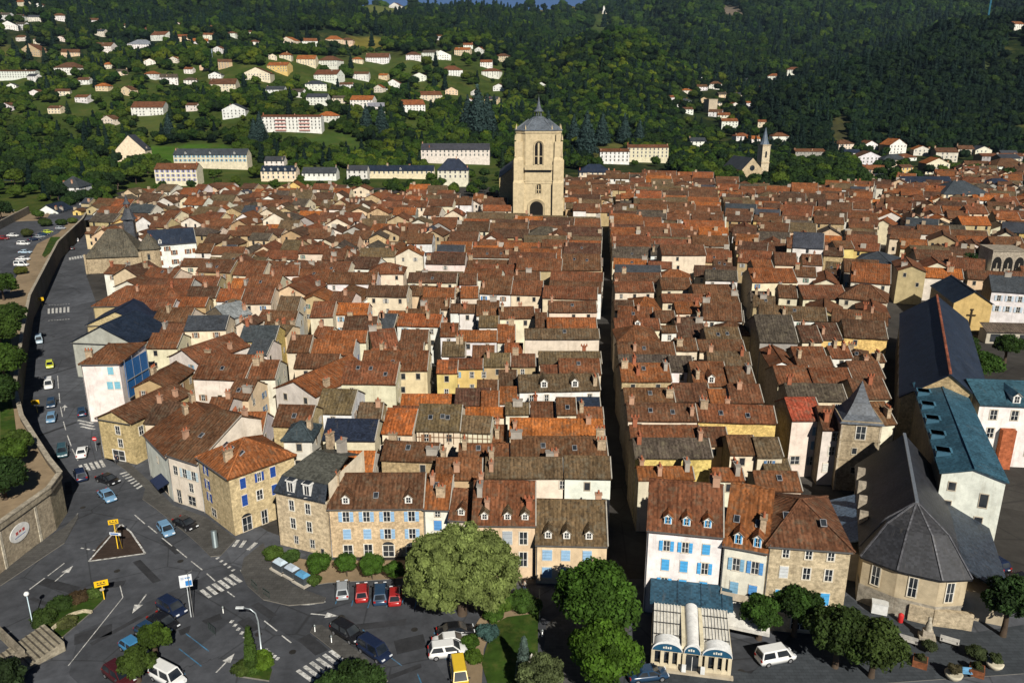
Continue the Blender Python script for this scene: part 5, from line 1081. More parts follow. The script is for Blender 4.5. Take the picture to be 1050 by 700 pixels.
# ------------------------------------------------------------------ terrace on the left with its retaining wall
TZ=6.0
TW=[(-72.0,62),(-69.6,85),(-68.8,94.3),(-67.6,104.5),(-68.6,109.4),(-72.9,114.1),(-79.5,122),(-87.4,131.5),(-95.5,143.4),(-98.4,148),(-118.6,185),(-136.8,219.4),(-174.8,304),(-195.6,363),(-205,385)]
sheet('terrace',TW+[(-300,400),(-460,400),(-330,62)],TZ,'path',0,'raised terrace ground above the retaining wall',px=False)
RW_=MB()
for (x0,y0),(x1,y1) in zip(TW,TW[1:]):
    a=Vector((x0,y0,0)); b=Vector((x1,y1,0)); L=(b-a).length; n=max(1,int(L/6))
    for i in range(n):
        p=a.lerp(b,i/n); q=a.lerp(b,(i+1)/n); RW_.add([(p.x,p.y,0),(q.x,q.y,0),(q.x,q.y,TZ+.02),(p.x,p.y,TZ+.02)],[(3,2,1,0)],'stone',jit((.36,.31,.22) if (y0+y1)/2<107 else (.15,.135,.11),.08))  # wall and parapet past the bend: shade put into a darker stone tint
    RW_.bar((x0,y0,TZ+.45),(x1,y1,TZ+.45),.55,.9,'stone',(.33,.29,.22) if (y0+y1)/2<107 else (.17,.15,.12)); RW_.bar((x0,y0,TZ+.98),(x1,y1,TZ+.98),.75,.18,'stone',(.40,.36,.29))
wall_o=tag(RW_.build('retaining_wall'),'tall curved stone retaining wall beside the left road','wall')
for (u,v0,v1) in ((2,548,583),(40.5,520,555)):
    a=G(u+3,v1,0); P_=MB(); P_.box(-.05,.05,-.25,.25,0,5.6,'stone',(.60,.55,.45)); 
    X=np.interp(a.y,[62,85,94.3,104.5],[-72,-69.6,-68.8,-67.6]); P_.build('pilaster',wall_o,(float(X)+.05,a.y,0))
# oval painted sign on the wall
sg=MB(); n=26; pts=[(0,1.9*math.cos(2*math.pi*i/n),1.25*math.sin(2*math.pi*i/n)) for i in range(n)]
sg.add([(-.05,y,z) for _,y,z in pts]+[(.06,y,z) for _,y,z in pts],[(i,(i+1)%n,n+(i+1)%n,n+i) for i in range(n)]+[tuple(range(n,2*n))],'plain',(.70,.69,.66))
for i in range(3): sg.box(.062,.075,-.8+i*.65,-.35+i*.65,-.1+.12*(i%2),.35,'plain',(.42,.08,.07))
sg.box(.062,.075,-1.1,1.0,-.5,-.4,'plain',(.12,.2,.42))
y_=97.6; x_=float(np.interp(y_,[94.3,104.5],[-68.8,-67.6])); tag(sg.build('oval_sign',None,(x_+.08,y_,3.7),R(-6)),'white oval sign with red letters on the stone retaining wall','sign')
for k,pp in enumerate([[(0,505),(20,470),(14,420),(8,395),(0,390)],[(0,395),(10,385),(12,330),(8,312),(0,312)],[(43,262),(52,243),(62,243),(58,254),(46,264)]]):
    sheet('lawn',[tuple(G(*p,TZ).to_2d()) for p in pp],TZ+.05,'grass',.05,'grass patch on the raised terrace',px=False)
sheet('car_park',[tuple(G(*p,TZ).to_2d()) for p in [(-90,330),(10,300),(16,285),(31,262),(38,250),(60,239),(70,228),(95,225),(100,206),(60,210),(46,226),(0,228),(-90,235)]],TZ+.03,'asphalt',0,'raised asphalt car park at upper left',px=False)
for i in range(2):
    st=MB(); 
c=G(48,664,0); st=MB()
for i in range(10): st.box(-2.6,2.6,-4.5+i*.55,-3.95+i*.55,0,.08+i*.13,'stone',(.30,.27,.21)); st.box(-2.6,2.6,-4.53+i*.55,-4.36+i*.55,.05+i*.13,.1+i*.13,'stone',(.10,.09,.075))
tag(st.build('stone_steps',None,(G(48,662).x,G(48,662).y,0),R(-38)),'wide stone steps at the end of the green wedge','steps')
wq=MB(); a=G(0,648); b=G(30,662); 
wq.bar((-7,0,.6),(0,0,.6),.45,1.2,'stone',(.27,.24,.19)); wq.bar((-.2,0,.6),(-.2,-5,.6),.45,1.18,'stone',(.27,.24,.19)); wq.bar((-7,-2.6,.5),(-.5,-2.6,.5),.4,1.0,'stone',(.25,.22,.18))
tag(wq.build('stone_block_wall',None,(G(25,676).x,G(25,676).y,0),R(-38)),'low grey stone parapets beside the wide steps at lower left','wall')
# ------------------------------------------------------------------ trees
def crown_np(lumps,nleaf,ls,seed,tint,flat=.0,squash=1.0,var=.28,aspect=.62):
    """leaf quads spread over lumps (x,y,z,rx,rz)"""
    r=np.random.default_rng(seed); L=np.array(lumps); wgt=(L[:,3]**2); wgt/=wgt.sum()
    k=r.choice(len(L),nleaf,p=wgt); d=r.normal(size=(nleaf,3)); d/=np.linalg.norm(d,axis=1)[:,None]
    d[:,2]=np.where(d[:,2]<-.45,-d[:,2]*.6,d[:,2])
    rad=r.uniform(.68,1.06,nleaf)**.7; c=L[k,:3]+d*np.stack([L[k,3],L[k,3],L[k,4]],1)*rad[:,None]
    nrm=d+r.normal(size=(nleaf,3))*.55; nrm/=np.linalg.norm(nrm,axis=1)[:,None]
    up=r.normal(size=(nleaf,3)); t=np.cross(nrm,up); t/=np.linalg.norm(t,axis=1)[:,None]; b=np.cross(nrm,t)
    s=ls*r.uniform(.6,1.35,nleaf)[:,None]; t=t*s; b=b*s*aspect
    v=np.stack([c-t*.5-b*.2,c-b*.5,c+t*.5,c+b*.5],1).reshape(-1,3)
    lv=1+r.uniform(-var,var,len(L)); tv=(lv[k]*(1+r.uniform(-.22,.22,nleaf)))[:,None]*np.array(tint)[None,:]
    return v,tv
def crown_mesh(name,lumps,nleaf,ls,seed,tint,mat='leaf',core=.80,**kw):
    v,tv=crown_np(lumps,nleaf,ls,seed,tint,**kw); n=len(v)//4
    V=[v]; Fc=[np.arange(n*4).reshape(-1,4)]; T=[np.repeat(tv,4,axis=0)]
    me=bpy.data.meshes.new(name); bm=bmesh.new(); off=n*4
    faces=[tuple(f) for f in Fc[0]]; vl=[tuple(p) for p in v]; cols=[tuple(c)+(1,) for c in np.repeat(tv,4,axis=0)]
    bmesh.ops.create_icosphere(bm,subdivisions=2,radius=1); bv=[x.co.copy() for x in bm.verts]; bf=[tuple(q.index for q in f.verts) for f in bm.faces]; bm.free()
    for (x,y,z,rx,rz) in lumps:
        o=len(vl)
        for p in bv:
            k=core*(1+.28*mnoise.noise(Vector((p.x*1.7+x,p.y*1.7+y,p.z*1.7+seed)))); vl.append((x+p.x*rx*k,y+p.y*rx*k,z+p.z*rz*k)); cols.append(tuple(tint)+(1,))
        faces+=[tuple(o+q for q in f) for f in bf]
    me.from_pydata(vl,[],faces); me.materials.append(MATS[mat])
    a=me.attributes.new('tint','FLOAT_COLOR','POINT'); a.data.foreach_set('color',np.array(cols,dtype=np.float32).ravel()); me.update()
    return me
def lumps_round(Rr,H,n,seed,zc=None,spread=.62,rs=(.34,.52),vs=.8):
    r=random.Random(seed); out=[(0,0,zc or H*.58,Rr*.66,H*.30)]
    for i in range(n):
        a=i*2.399+r.uniform(-.4,.4); t=(i+.5)/n; el=math.asin(1.5*t-.5); rr=Rr*r.uniform(*rs)
        q=Rr*spread*r.uniform(.85,1.1); out.append((q*math.cos(a)*math.cos(el),q*math.sin(a)*math.cos(el),(zc or H*.58)+q*vs*math.sin(el)*(H/Rr/2.2),rr,rr*.85))
    return out
def trunk_mb(h,r,lean=0,limbs=5,spread=2.0,seed=1,col=(.07,.05,.035)):
    m=MB(); rr=random.Random(seed); m.tube([(0,0,-.3),(0,0,h*.25),(lean*.4,.05,h*.55),(lean,.1,h*.85)],[r*1.3,r,r*.8,r*.45],8,'plain',col)
    for i in range(limbs):
        a=i*2.4+rr.random(); z=h*rr.uniform(.4,.75); m.tube([(lean*.4,0,z),(spread*.5*math.cos(a),spread*.5*math.sin(a),z+h*.14),(spread*math.cos(a),spread*math.sin(a),z+h*.3)],[r*.5,r*.35,r*.12],6,'plain',col)
    return m
def tree(name,loc,crown,trunk,label,cat='tree',group=None,rz=0,sc=1.0):
    o=empty(name,loc,rz,label,cat,group); o.scale=(sc,sc,sc); inst('trunk',trunk,o); inst('crown',crown,o); return o
# big silver tree, seen close
c=G(468,641); lump=lumps_round(7.3,12.6,150,3,zc=6.4,spread=.80,rs=(.10,.18),vs=.92)
tree('silver_leaf_tree',(c.x+.6,c.y+2.2,0),crown_mesh('crown',lump,38000,.42,5,(.165,.205,.06),core=.72,aspect=.5,var=.30),trunk_mb(9,.5,limbs=8,spread=4,seed=2).mesh('trunk'),'very large round silver green tree in the middle of the square')
def bigtree(px,py,Rr,H,seed,tint,label,nl=11000,ls=.46,n=16,**kw):
    c=G(px,py); return tree('broadleaf_tree',(c.x,c.y,0),crown_mesh('crown',lumps_round(Rr,H,int(n*1.7),seed,spread=.70,rs=(.2,.42),**kw),nl,ls,seed,tint,core=.60,var=.38),trunk_mb(H*.7,.32,seed=seed,spread=Rr*.5).mesh('trunk'),label,'tree')
bigtree(612,661,5.0,11.5,11,(.045,.095,.012),'tall bright green tree at the mouth of the dark street, farther of the pair')
bigtree(619,712,3.9,8.8,12,(.060,.12,.012),'bright green bushy tree by the dark street, nearest to the bottom edge')
bigtree(778,655,2.5,6.2,13,(.035,.075,.012),'small dark green tree left of the parked white van',5000,.4,10)
bigtree(814,652,3.1,7.5,14,(.032,.068,.012),'dark green tree right of the van, in front of the rough stone building',6000,.42,11)
bigtree(856,684,3.7,7.6,15,(.042,.07,.016),'olive green tree in front of the chapel lane, beside its twin',7000,.42,13)
bigtree(893,694,3.6,7.2,16,(.045,.068,.016),'lighter olive tree at the bottom edge of the chapel forecourt',7000,.42,13)
bigtree(1028,652,3.0,8.6,17,(.026,.052,.014),'dark tree in front of the chapel side wall at lower right',6000,.42,12)
bigtree(363,733,4.0,5.6,18,(.03,.058,.014),'dark spreading tree at bottom edge beside the lower zebra crossing',8000,.42,13)
bigtree(160,673,2.0,4.6,19,(.05,.085,.012),'small street tree behind the row of dark parked cars',4500,.35,9)
bigtree(142,698,2.1,4.4,20,(.05,.08,.014),'small street tree beside the white van at the bottom left',4500,.35,9)
bigtree(6,716,2.6,4.6,21,(.022,.038,.013),'dark tree at the bottom left corner below the stone steps',5000,.42,10)
bigtree(555,712,2.6,4.4,22,(.10,.125,.05),'pale flowering bushy tree at the bottom of the public garden',5500,.32,12)
bigtree(177,331,3.4,8.0,23,(.035,.07,.015),'lone dark green courtyard tree between left quarter roofs',5000,.45,11)
bigtree(150,342,2.2,6.5,24,(.03,.055,.014),'slim dark courtyard tree left of the lone round one',3000,.45,8)
bigtree(1000,392,5.0,8.0,25,(.035,.075,.012),'full green garden tree beside the long slate convent roof',6000,.5,13)
bigtree(1030,372,3.6,7.5,26,(.03,.06,.012),'dark green garden tree right of the full one behind the convent',5000,.5,11)
bigtree(985,368,3.6,6.5,27,(.025,.05,.012),'dark shrubby tree under the yellow gabled chapel',4000,.5,10)
bigtree(990,285,5.0,10,28,(.022,.05,.012),'dark tree between the grey house and the arcaded house',3500,.6,11)
# row of clipped round bushes and smaller shrubs
def shrub(px,py,Rr,H,seed,tint,label,cat='bush',group=None,name='round_bush',nl=2600,ls=.26,z=0.0):
    c=G(px,py,z); ob=empty(name,(c.x,c.y,z),0,label,cat,group); inst('foliage',crown_mesh('foliage',lumps_round(Rr,H,8,seed,zc=H*.5,spread=.5,rs=(.4,.55)),nl,ls,seed,tint,core=.86),ob)
    st=MB(); st.tube([(0,0,-.1),(0,0,H*.5)],.09,6,'plain',(.08,.06,.04)); ob2=inst('stem',st.mesh('stem'),ob); return ob
for i,(x,y,r_) in enumerate([(327,592,1.9),(356,591,1.75),(382,594,1.95),(405,599,1.5)]):
    shrub(x,y,r_,4.3,30+i,(.045,.095,.012),['round bush','rounded bush','clipped bush','small clipped bush'][i]+[' at left end of the row before the long stone house',' second from left before the long stone house',' third from left before the long stone house',' at right end of the row beside the silver tree'][i],group='clipped round bushes before the long stone house',name='round_bush')
shrub(281,574,1.6,2.2,40,(.06,.10,.018),'low yellow green hedge bush at the foot of the mansard house','bush'); shrub(299,577,1.4,2.0,41,(.045,.085,.018),'low dark hedge bush right of the yellow green one','bush'); shrub(322,600,1.2,1.6,42,(.06,.10,.02),'low shrub beside the recycling bins','bush')
for i,(x,y,r_,h_,tn,lb) in enumerate([(512,626,2.2,2.0,(.07,.12,.016),'bright shrub at the top left of the public garden'),(532,624,2.3,2.2,(.05,.10,.016),'leafy shrub in the middle of the garden top bed'),(546,628,1.6,2.0,(.045,.085,.014),'dark shrub beside the garden path'),(500,653,1.5,1.5,(.05,.10,.09),'blue green low shrub in the garden beside the parked white cars'),(483,664,1.2,1.6,(.05,.10,.012),'green hedge shrub right of the white cars'),(486,679,1.2,1.6,(.06,.105,.012),'hedge shrub right of the yellow van'),(506,636,1.4,1.4,(.055,.11,.015),'small leafy shrub left in the garden bed')]):
    shrub(x,y,r_,h_,50+i,tn,lb,name='garden_shrub',cat='shrub')
shrub(270,685,1.5,2.2,60,(.075,.13,.012),'bright rounded shrub on the small planted island','shrub',name='garden_shrub'); shrub(250,690,1.4,1.4,61,(.05,.075,.015),'low olive shrub on the small planted island','shrub',name='garden_shrub')
def cypress(px,py,Rr,H,seed,tint,label,z=0,name='cypress'):
    c=G(px,py,z); l=[(0,0,H*t,Rr*(1-t)**.6*1.0+.15,H*.12) for t in (.1,.25,.4,.55,.7,.84,.94)]
    return tree(name,(c.x,c.y,z),crown_mesh('crown',l,3000,.26 if H<8 else .6,seed,tint,core=.8),trunk_mb(H*.5,.12,limbs=0).mesh('trunk'),label,'conifer')
cypress(259,690,.75,6.0,70,(.045,.08,.014),'slim upright cypress on the small planted island'); cypress(537,697,.9,5.5,71,(.09,.13,.11),'slim grey green conifer in the small garden')
for i,(x,y,r_,lb) in enumerate([(45,636,1.9,'dark shrub in the middle of the green wedge'),(62,622,1.8,'low dark shrub along the upper edge of the green wedge'),(82,615,1.5,'reddish brown low shrub in the green wedge'),(98,611,1.3,'light green shrub at the tip of the green wedge'),(70,641,1.3,'yellow green shrub inside the stone edging')]):
    shrub(x,y,r_,.9,75+i,[(.035,.06,.013),(.03,.055,.012),(.06,.04,.02),(.06,.095,.02),(.08,.09,.03)][i],lb,name='garden_shrub',cat='shrub')
# trees on the raised terrace along the left edge
for i,(x,y,r_,h_,lb) in enumerate([(2,360,5,9,'top leafy terrace tree at left edge above the yellow car'),(6,392,4.5,8,'leafy terrace tree below the top one at left edge'),(-4,425,4,8,'terrace tree cut by the left edge beside dark shade'),(12,482,2.6,5.5,'small terrace tree with open crown above the curved wall'),(6,512,4.0,6.5,'big dark terrace tree above the oval wall sign'),(22,466,2.0,4.5,'young terrace tree nearest to the wall bend')]):
    c=G(x,y,TZ); tree('terrace_tree',(c.x,c.y,TZ),crown_mesh('crown',lumps_round(r_,h_,12,90+i),5500,.5,90+i,[(.042,.075,.012),(.045,.085,.012),(.03,.06,.012),(.05,.09,.012),(.025,.05,.012),(.05,.08,.014)][i],core=.74),trunk_mb(h_*.7,.25,seed=i,spread=r_*.5).mesh('trunk'),lb,'tree')

for i,(x,y,r_,h_,lb) in enumerate([(28,243,3.0,3.4,'round olive bush beside the upper car park columns'),(47,232,3.4,3.6,'wide hedge bush near the hedge corner of the upper car park'),(40,225,3.0,5.0,'green shrub in front of the white gabled house'),(22,281,2.4,2.4,'yellow green low bush below the left column of cars'),(75,229,2.6,2.4,'light green bush near the far end of dark wall'),(63,231,2.8,2.6,'dark green bush behind the grey parked car')]):
    shrub(x,y,r_,h_,440+i,[(.05,.06,.015),(.035,.055,.012),(.045,.08,.012),(.08,.09,.015),(.07,.10,.02),(.03,.055,.012)][i],lb,name='hedge_bush',nl=1500,ls=.4,z=TZ)
for i,(x,y,r_,h_,lb) in enumerate([(99,222,4.6,11,'tall bright tree standing right of the upper car park end'),(4,308,5,8,'leafy terrace tree highest along the left edge'),(14,338,4,7,'terrace tree right of the left edge pair near the wall'),(2,226,6,9,'big dark tree behind the light blue van at the left edge')]):
    z=TZ if i else 0; c=G(x,y,z); tree('terrace_tree',(c.x,c.y,z),crown_mesh('crown',lumps_round(r_,h_,14,480+i,spread=.7,rs=(.22,.42)),4500,.6,480+i,[(.05,.09,.012),(.042,.08,.012),(.038,.07,.012),(.02,.042,.012)][i],core=.62),trunk_mb(h_*.7,.25,seed=i,spread=r_*.5).mesh('trunk'),lb,'tree')
wb=MB(); a=G(-20,246,TZ); b=G(30,219,TZ); wb.bar((a.x,a.y,TZ+1.7),(b.x,b.y,TZ+1.7),.7,3.4,'stone',(.30,.27,.22)); tag(wb.build('stone_wall'),'grey stone wall between the upper car park and the light blue van','wall')
# ------------------------------------------------------------------ shared distant tree meshes
PT=(.050,.085,.018)
protoT=[crown_mesh('crown',lumps_round(4.2,9.5,9,200+i,zc=5.6,spread=.6,rs=(.38,.55)),900,.95,200+i,t,core=.84,var=.35) for i,t in enumerate([(.044,.080,.010),(.024,.048,.010),(.066,.100,.012),(.016,.034,.011)])]
ptr=trunk_mb(6,.22,seed=5,limbs=3).mesh('trunk')
conm=crown_mesh('crown',[(0,0,14*t,4.6*(1-t)**.8+.3,1.9) for t in (.14,.25,.36,.47,.58,.69,.8,.9,.97)],1500,1.0,230,(.030,.055,.050),core=.78); contr=trunk_mb(8,.3,limbs=0).mesh('trunk')
# ------------------------------------------------------------------ hillside houses
HH=[(22,8,11,'rust','cream'),(40,10,9,'brown','white'),(3,20,13,'grey','white'),(18,21,12,'grey','white'),(8,31,16,'slate','white'),(22,30,10,'grey','white'),(35,22,11,'slate','pale'),(60,21,12,'brown','white'),(93,25,13,'brown','white'),
(153,35,9,'redbrown','pale'),(164,41,17,'redbrown','white'),(188,43,13,'rust','peach'),(205,48,15,'orange','white'),(214,41,10,'rust','pale'),(144,50,24,'zinc','white'),(106,52,17,'brown','white'),(32,57,20,'redbrown','stone'),(72,60,16,'brown','peach'),(69,76,24,'brown','white'),
(173,86,16,'grey','white'),(64,99,13,'brown','cream'),(228,93,25,'brown','cream'),(151,118,30,'redbrown','white'),(112,127,14,'brown','cream'),(240,121,22,'slate','white'),(335,124,17,'orange','white'),(285,75,20,'orange','yellow'),(314,67,18,'orange','cream'),(337,70,20,'brown','white'),
(263,83,26,'brown','cream'),(282,99,18,'slate','white'),(335,83,24,'redbrown','white'),(324,93,20,'slate','white'),(325,107,20,'slate','white'),(231,70,13,'brown','stone'),(295,46,16,'orange','cream'),(316,46,18,'rust','white'),(343,46,17,'orange','peach'),
(355,47,13,'brown','peach'),(387,65,22,'brown','white'),(424,63,14,'brown','white'),(440,60,14,'grey','white'),(452,62,20,'brown','white'),(474,57,15,'orange','peach'),(491,54,8,'rust','white'),(464,78,20,'redbrown','white'),(503,80,17,'redbrown','white'),(370,82,15,'brown','white'),(430,84,14,'brown','white'),
(442,104,23,'redbrown','cream'),(371,110,22,'orange','white'),(386,115,16,'zinc','white'),(425,115,22,'rust','white'),(555,91,9,'brown','white'),(687,104,10,'rust','white'),(697,110,10,'brown','white'),(449,41,9,'brown','white'),(405,9,11,'brown','white'),
(733,91,12,'brown','white'),(745,90,9,'brown','white'),(720,93,10,'brown','white'),(768,87,11,'slate','white'),(793,83,12,'rust','white'),(814,76,15,'redbrown','white'),(733,119,13,'brown','white'),(742,122,12,'rust','pale'),(754,112,12,'rust','white'),(770,109,9,'rust','white'),(748,132,16,'rust','white'),(762,144,14,'rust','white'),(773,147,13,'orange','white'),(704,108,12,'slate','white'),(706,116,10,'brown','white'),
(800,145,16,'redbrown','white'),(873,162,15,'navy','white'),(891,171,24,'brown','white'),(916,174,22,'slate','cream'),(933,168,19,'redbrown','white'),(931,179,14,'brown','yellow'),(990,25,18,'redbrown','white'),(1018,25,9,'rust','white'),(1046,31,12,'rust','white'),(1037,182,34,'brown','white'),(901,192,22,'slate','white'),(716,150,16,'slate','white'),(781,130,8,'rust','cream'),
(480,50,9,'rust','white'),(1015,64,0,'brown','white')]
HILLG='houses scattered on the wooded hillsides'; hh=[h for h in HH if h[2]>0]
hr_=random.Random(21)
for zn,nn,(w0,w1) in (([(0,12),(130,20),(300,40),(420,60),(520,55),(520,112),(300,112),(120,118),(0,120)],46,(8,14)),([(690,112),(715,84),(820,78),(800,92),(760,96),(735,128)],26,(7,11)),([(850,150),(1050,160),(1050,186),(900,186)],12,(12,18))):
    k=0; tr_=0
    while k<nn and tr_<4000:
        tr_+=1; u=hr_.uniform(min(p[0] for p in zn),max(p[0] for p in zn)); v=hr_.uniform(min(p[1] for p in zn),max(p[1] for p in zn))
        if not inpoly(u,v,zn) or any(abs(u-h[0])<(h[2]*.5+9) and abs(v-h[1])<9 for h in hh) or (255<u<345 and 112<v<142): continue
        hh.append((u,v,hr_.uniform(w0,w1)*(.7+v/300),hr_.choice(['rust','brown','redbrown','brown','orange','grey','slate']),hr_.choice(['white','white','cream','pale','peach']))); k+=1
def zone(u,v):
    if u<260: return 'upper left hill' if v<62 else ('lower left hill' if v<140 else 'left valley edge')
    if u<520: return 'upper middle slope' if v<70 else 'lower middle slope'
    if u<680: return 'central wooded ridge'
    if u<830: return 'narrow side valley'
    return 'right hill crest' if v<60 else 'foot of right hill'
zc={}
hwin=wm(1.1,1.5,(.7,.68,.62),True); VILLA=[]
for (u,v,wp,rc,wc) in sorted(hh):
    p=onhill(u,v+1) if v<168 else G(u,v)
    if p is None: continue
    z_=zone(u,v); zc[z_]=zc.get(z_,0)+1
    W=wp*p.y*1.02/F; D=max(7,W*.72); fl=2 if W<18 else 3; hgt=2.9*fl if W>9 else 4.5
    A=Vector((p.x-W/2,p.y)); a=random.uniform(-.35,.35); ex=Vector((math.cos(a),math.sin(a)))
    n=max(2,int(W/3.5)); fw=[(W*(i+.5)/n,z,dict(w=1.2,h=1.5,frame=(.7,.68,.62))) for i in range(n) for z in [hgt-2.2-2.8*k for k in range(fl)] if random.random()<.85]
    H=house(A,A+ex*W,D,hgt,random.choice(['x','x','hip','y']),rc,wc,'stucco',random.uniform(22,30),front=fw,right=[(D*.3,hgt-2.2,dict(w=1.1,h=1.4)),(D*.7,hgt-2.2,dict(w=1.1,h=1.4))],chim=random.choice([0,1,1]),z0=-6,verge=0,foot=False)
    r=emit(H,f"{wc} {fl}-floor villa, {TILEW[rc]} roof, {ordw(zc[z_]-1)} from left on {z_}",'hillside_villa','house',HILLG); r.location.z=p.z-.3
    VILLA.append((p.x,p.y+D/2,W*.62+2.5))
def bighouse(ul,ur,vb,hgt,d,roof,wall,label,floors,name='large_building',cat='building',n=None,pitch=30,shut=None,style='x',z=None,dorm=None):
    a=G(ul,vb) if z is None else None
    pa=onhill(ul,vb) if vb<176 else G(ul,vb); Y=pa.y; zb=pa.z; A=Vector((pa.x,Y)); B=GY(ur,vb,Y).to_2d(); L=(B-A).length; n=n or int(L/3.4)
    f=[(L*(i+.5)/n,hgt-2.3-k*2.9,dict(w=1.2,h=1.7,frame=(.72,.68,.6),shut=shut)) for i in range(n) for k in range(floors)]
    H=house(A,B,d,hgt,style,roof,wall,'stucco',pitch,front=f,right=[(3,hgt-2.3,PL),(7,hgt-2.3,PL)],chim=2,z0=-6,verge=0,foot=False,dorm=[(L*(i+.5)/dorm,.6,dm(1.4,1.5,roof,WHITE,math.tan(R(pitch)))) for i in range(dorm)] if dorm else [])
    r=emit(H,label,name,cat,None); r.location.z=zb; VILLA.append((pa.x+L/2,Y+d/2,L*.55+3)); return r,L
r,L=bighouse(269,330,137,14,12,'redbrown','white','long four floor apartment block, white with pink balcony panels on the left hill',4,'apartment_block',pitch=14)
for i in (.32,.72):
    for k in range(4):
        b=MB(); b.box(L*i-5,L*i+5,-1.3,0,k*3.1+1.4,k*3.1+2.4,'stucco',(.66,.36,.32)); b.build('balcony',r)
bighouse(0,37,83,12,12,'brown','white','wide white apartment block at the far left edge of the hill',3,'apartment_block',pitch=14)
bighouse(179,254,172,9.5,12,'slate','cream','long cream school building with blue shutters and slate roof below the lawn',2,'school',shut=(.2,.45,.6),pitch=34,dorm=3)
bighouse(160,203,190,11,12,'redbrown','cream','cream three floor house with lilac shutters and red brown roof left of the slate school',3,shut=(.35,.33,.6))
bighouse(268,304,187,8,11,'navy','cream','cream house with blue black roof and row of dormers right of the school',2,dorm=5)
bighouse(272,292,178,10,10,'slate','white','small white slate roofed house behind the one with dormers',2)
bighouse(377,445,184,6.5,10,'navy','cream','long low cream hall with navy roof and central gable',1,dorm=1,pitch=33)
bighouse(356,377,186,8,10,'slate','white','white slate roofed pavilion at left end of the long low hall',2)
bighouse(432,502,167,10.5,14,'slate','pale','long pale building with slate roof behind the church tower',2,pitch=33)
bighouse(310,345,186,6,12,'slate','white','low white house with slate roof and skylights near the long hall',1)
bighouse(615,645,168,10,11,'redbrown','white','white apartment house with dark red roof right of the tower',3,pitch=20); bighouse(643,685,166,12,11,'redbrown','cream','cream apartment house with dark red roof and balconies',3,pitch=20)
bighouse(594,626,190,9,14,'navy','cream','large cream house with blue black hipped roof right of the tower',2,style='hip',pitch=34)
bighouse(815,846,163,6,14,'redbrown','grey','long maroon roofed shed at the foot of right hill',1,'shed',pitch=16); bighouse(1006,1050,168,6,14,'redbrown','grey','wide maroon roofed hall at the far right below the woods',1,'shed',pitch=16)
bighouse(925,976,203,7.5,14,'navy','cream','long dark slate roofed building with dormers before the right hill trees',2,dorm=6,pitch=34)
bighouse(992,1016,190,8,9,'zinc',(.25,.45,.60),'light blue flat house at the right edge of town',2)
bighouse(965,1012,218,10,20,'slate','cream','large church-like building with grey slate hipped roof at right',1,style='hip',pitch=30); bighouse(1010,1040,206,9,12,'navy','white','white house with navy hipped roof beside the big slate roof',2,style='hip',pitch=30)
bighouse(449,480,191,11,14,'navy','pale','pale townhouse with steep slate roof and dormers left of the tower',2,style='hip',pitch=45)
bighouse(40,62,232,7,14,'navy','white','white gabled house with navy roof beside the upper car park',2,style='y',pitch=32); bighouse(62,84,214,12,14,'slate','white','slim white house among trees with blue roof and chimney',3,style='hip',pitch=40)
bighouse(120,150,166,9,12,'slate','cream','small old chapel with pale stone gable among the left trees',0,'hill_chapel','chapel',style='y',pitch=44)
bighouse(0,14,200,6,10,'navy','pale','navy roofed house at the left edge behind the car park',1); bighouse(12,36,190,5,10,'rust','pale','low rust roofed house behind the left car park',1)
# white monument on the ridge, stone keep, neo-gothic church, crane mast
p=onhill(619,15); m=MB(); m.box(-6,6,-5,5,-8,9,'stucco',WALL['white']); m.box(-3.5,3.5,-3,3,9,19,'stucco',WALL['white']); m.lathe([(3.4,19),(2.5,23),(.2,27)],0,0,8,'stucco',WALL['white']); m.box(-9,9,-7,7,-10,1,'stone',(.6,.55,.48))
tag(m.build('hilltop_monument',None,(p.x,p.y,p.z),.2),'white stone monument standing on the central hilltop','monument'); VILLA.append((p.x,p.y,16))
p=onhill(728,116); m=MB(); m.box(-6,6,-6,6,-8,15,'stone',(.55,.47,.36)); m.box(-6.3,6.3,-6.3,6.3,15,16,'stone',(.5,.43,.33)); tag(m.build('stone_keep',None,(p.x,p.y,p.z),.3),'square pale stone keep in the narrow side valley','tower'); VILLA.append((p.x,p.y,10))
def gothic():
    a=G(770,187); r=empty('gothic_church',(a.x,a.y,0),R(16),'small gothic church with thin grey spire and rose window below the right hill','church'); st=(.52,.42,.28)
    VILLA.append((a.x,a.y-14,17)); VILLA.append((a.x+2,a.y-34,13)); W=MB(); W.box(-8,8,0,26,0,9,'stone',st); W.poly([(-8,-.02,9),(8,-.02,9),(0,-.02,17)],'stone',st); W.poly([(-8,26,9),(0,26,17),(8,26,9)],'stone',st); W.box(-12,-8,0,26,0,6,'stone',st); W.build('wall',r)
    Rf=MB(); roof_grid(Rf,[(-8.4,26,8.8),(-8.4,0,8.8),(0,0,17.1),(0,26,17.1)],'slate',SLATE['slate'],2,'elr'); roof_grid(Rf,[(8.4,0,8.8),(8.4,26,8.8),(0,26,17.1),(0,0,17.1)],'slate',SLATE['slate'],2,'elr'); Rf.build('roof',r)
    T=MB(); T.box(7.4,13.6,.4,6.6,0,26,'stone',(.64,.55,.40)); T.box(7.1,13.9,.1,6.9,13,13.6,'stone',st); T.box(7.1,13.9,.1,6.9,25.2,26,'stone',st); T.build('bell_tower',r)
    S_=MB(); S_.lathe([(3.6,26),(2.4,28.5),(.05,38)],10.5,3.5,8,'slate',(.10,.13,.17),smooth=False); S_.build('spire',r)
    ro=MB(); ro.add([(2*math.cos(i*math.pi/8),-.08,10+2*math.sin(i*math.pi/8)) for i in range(16)],[tuple(range(16))],'glass',GL); ro.build('rose_window',r)
    inst('window',wm(1.4,4,(.5,.42,.3),False,True),r,(10.5,.36,17)); VILLA.append((a.x,a.y+12,22))
gothic()
p=onhill(1012,26); m=MB(); 
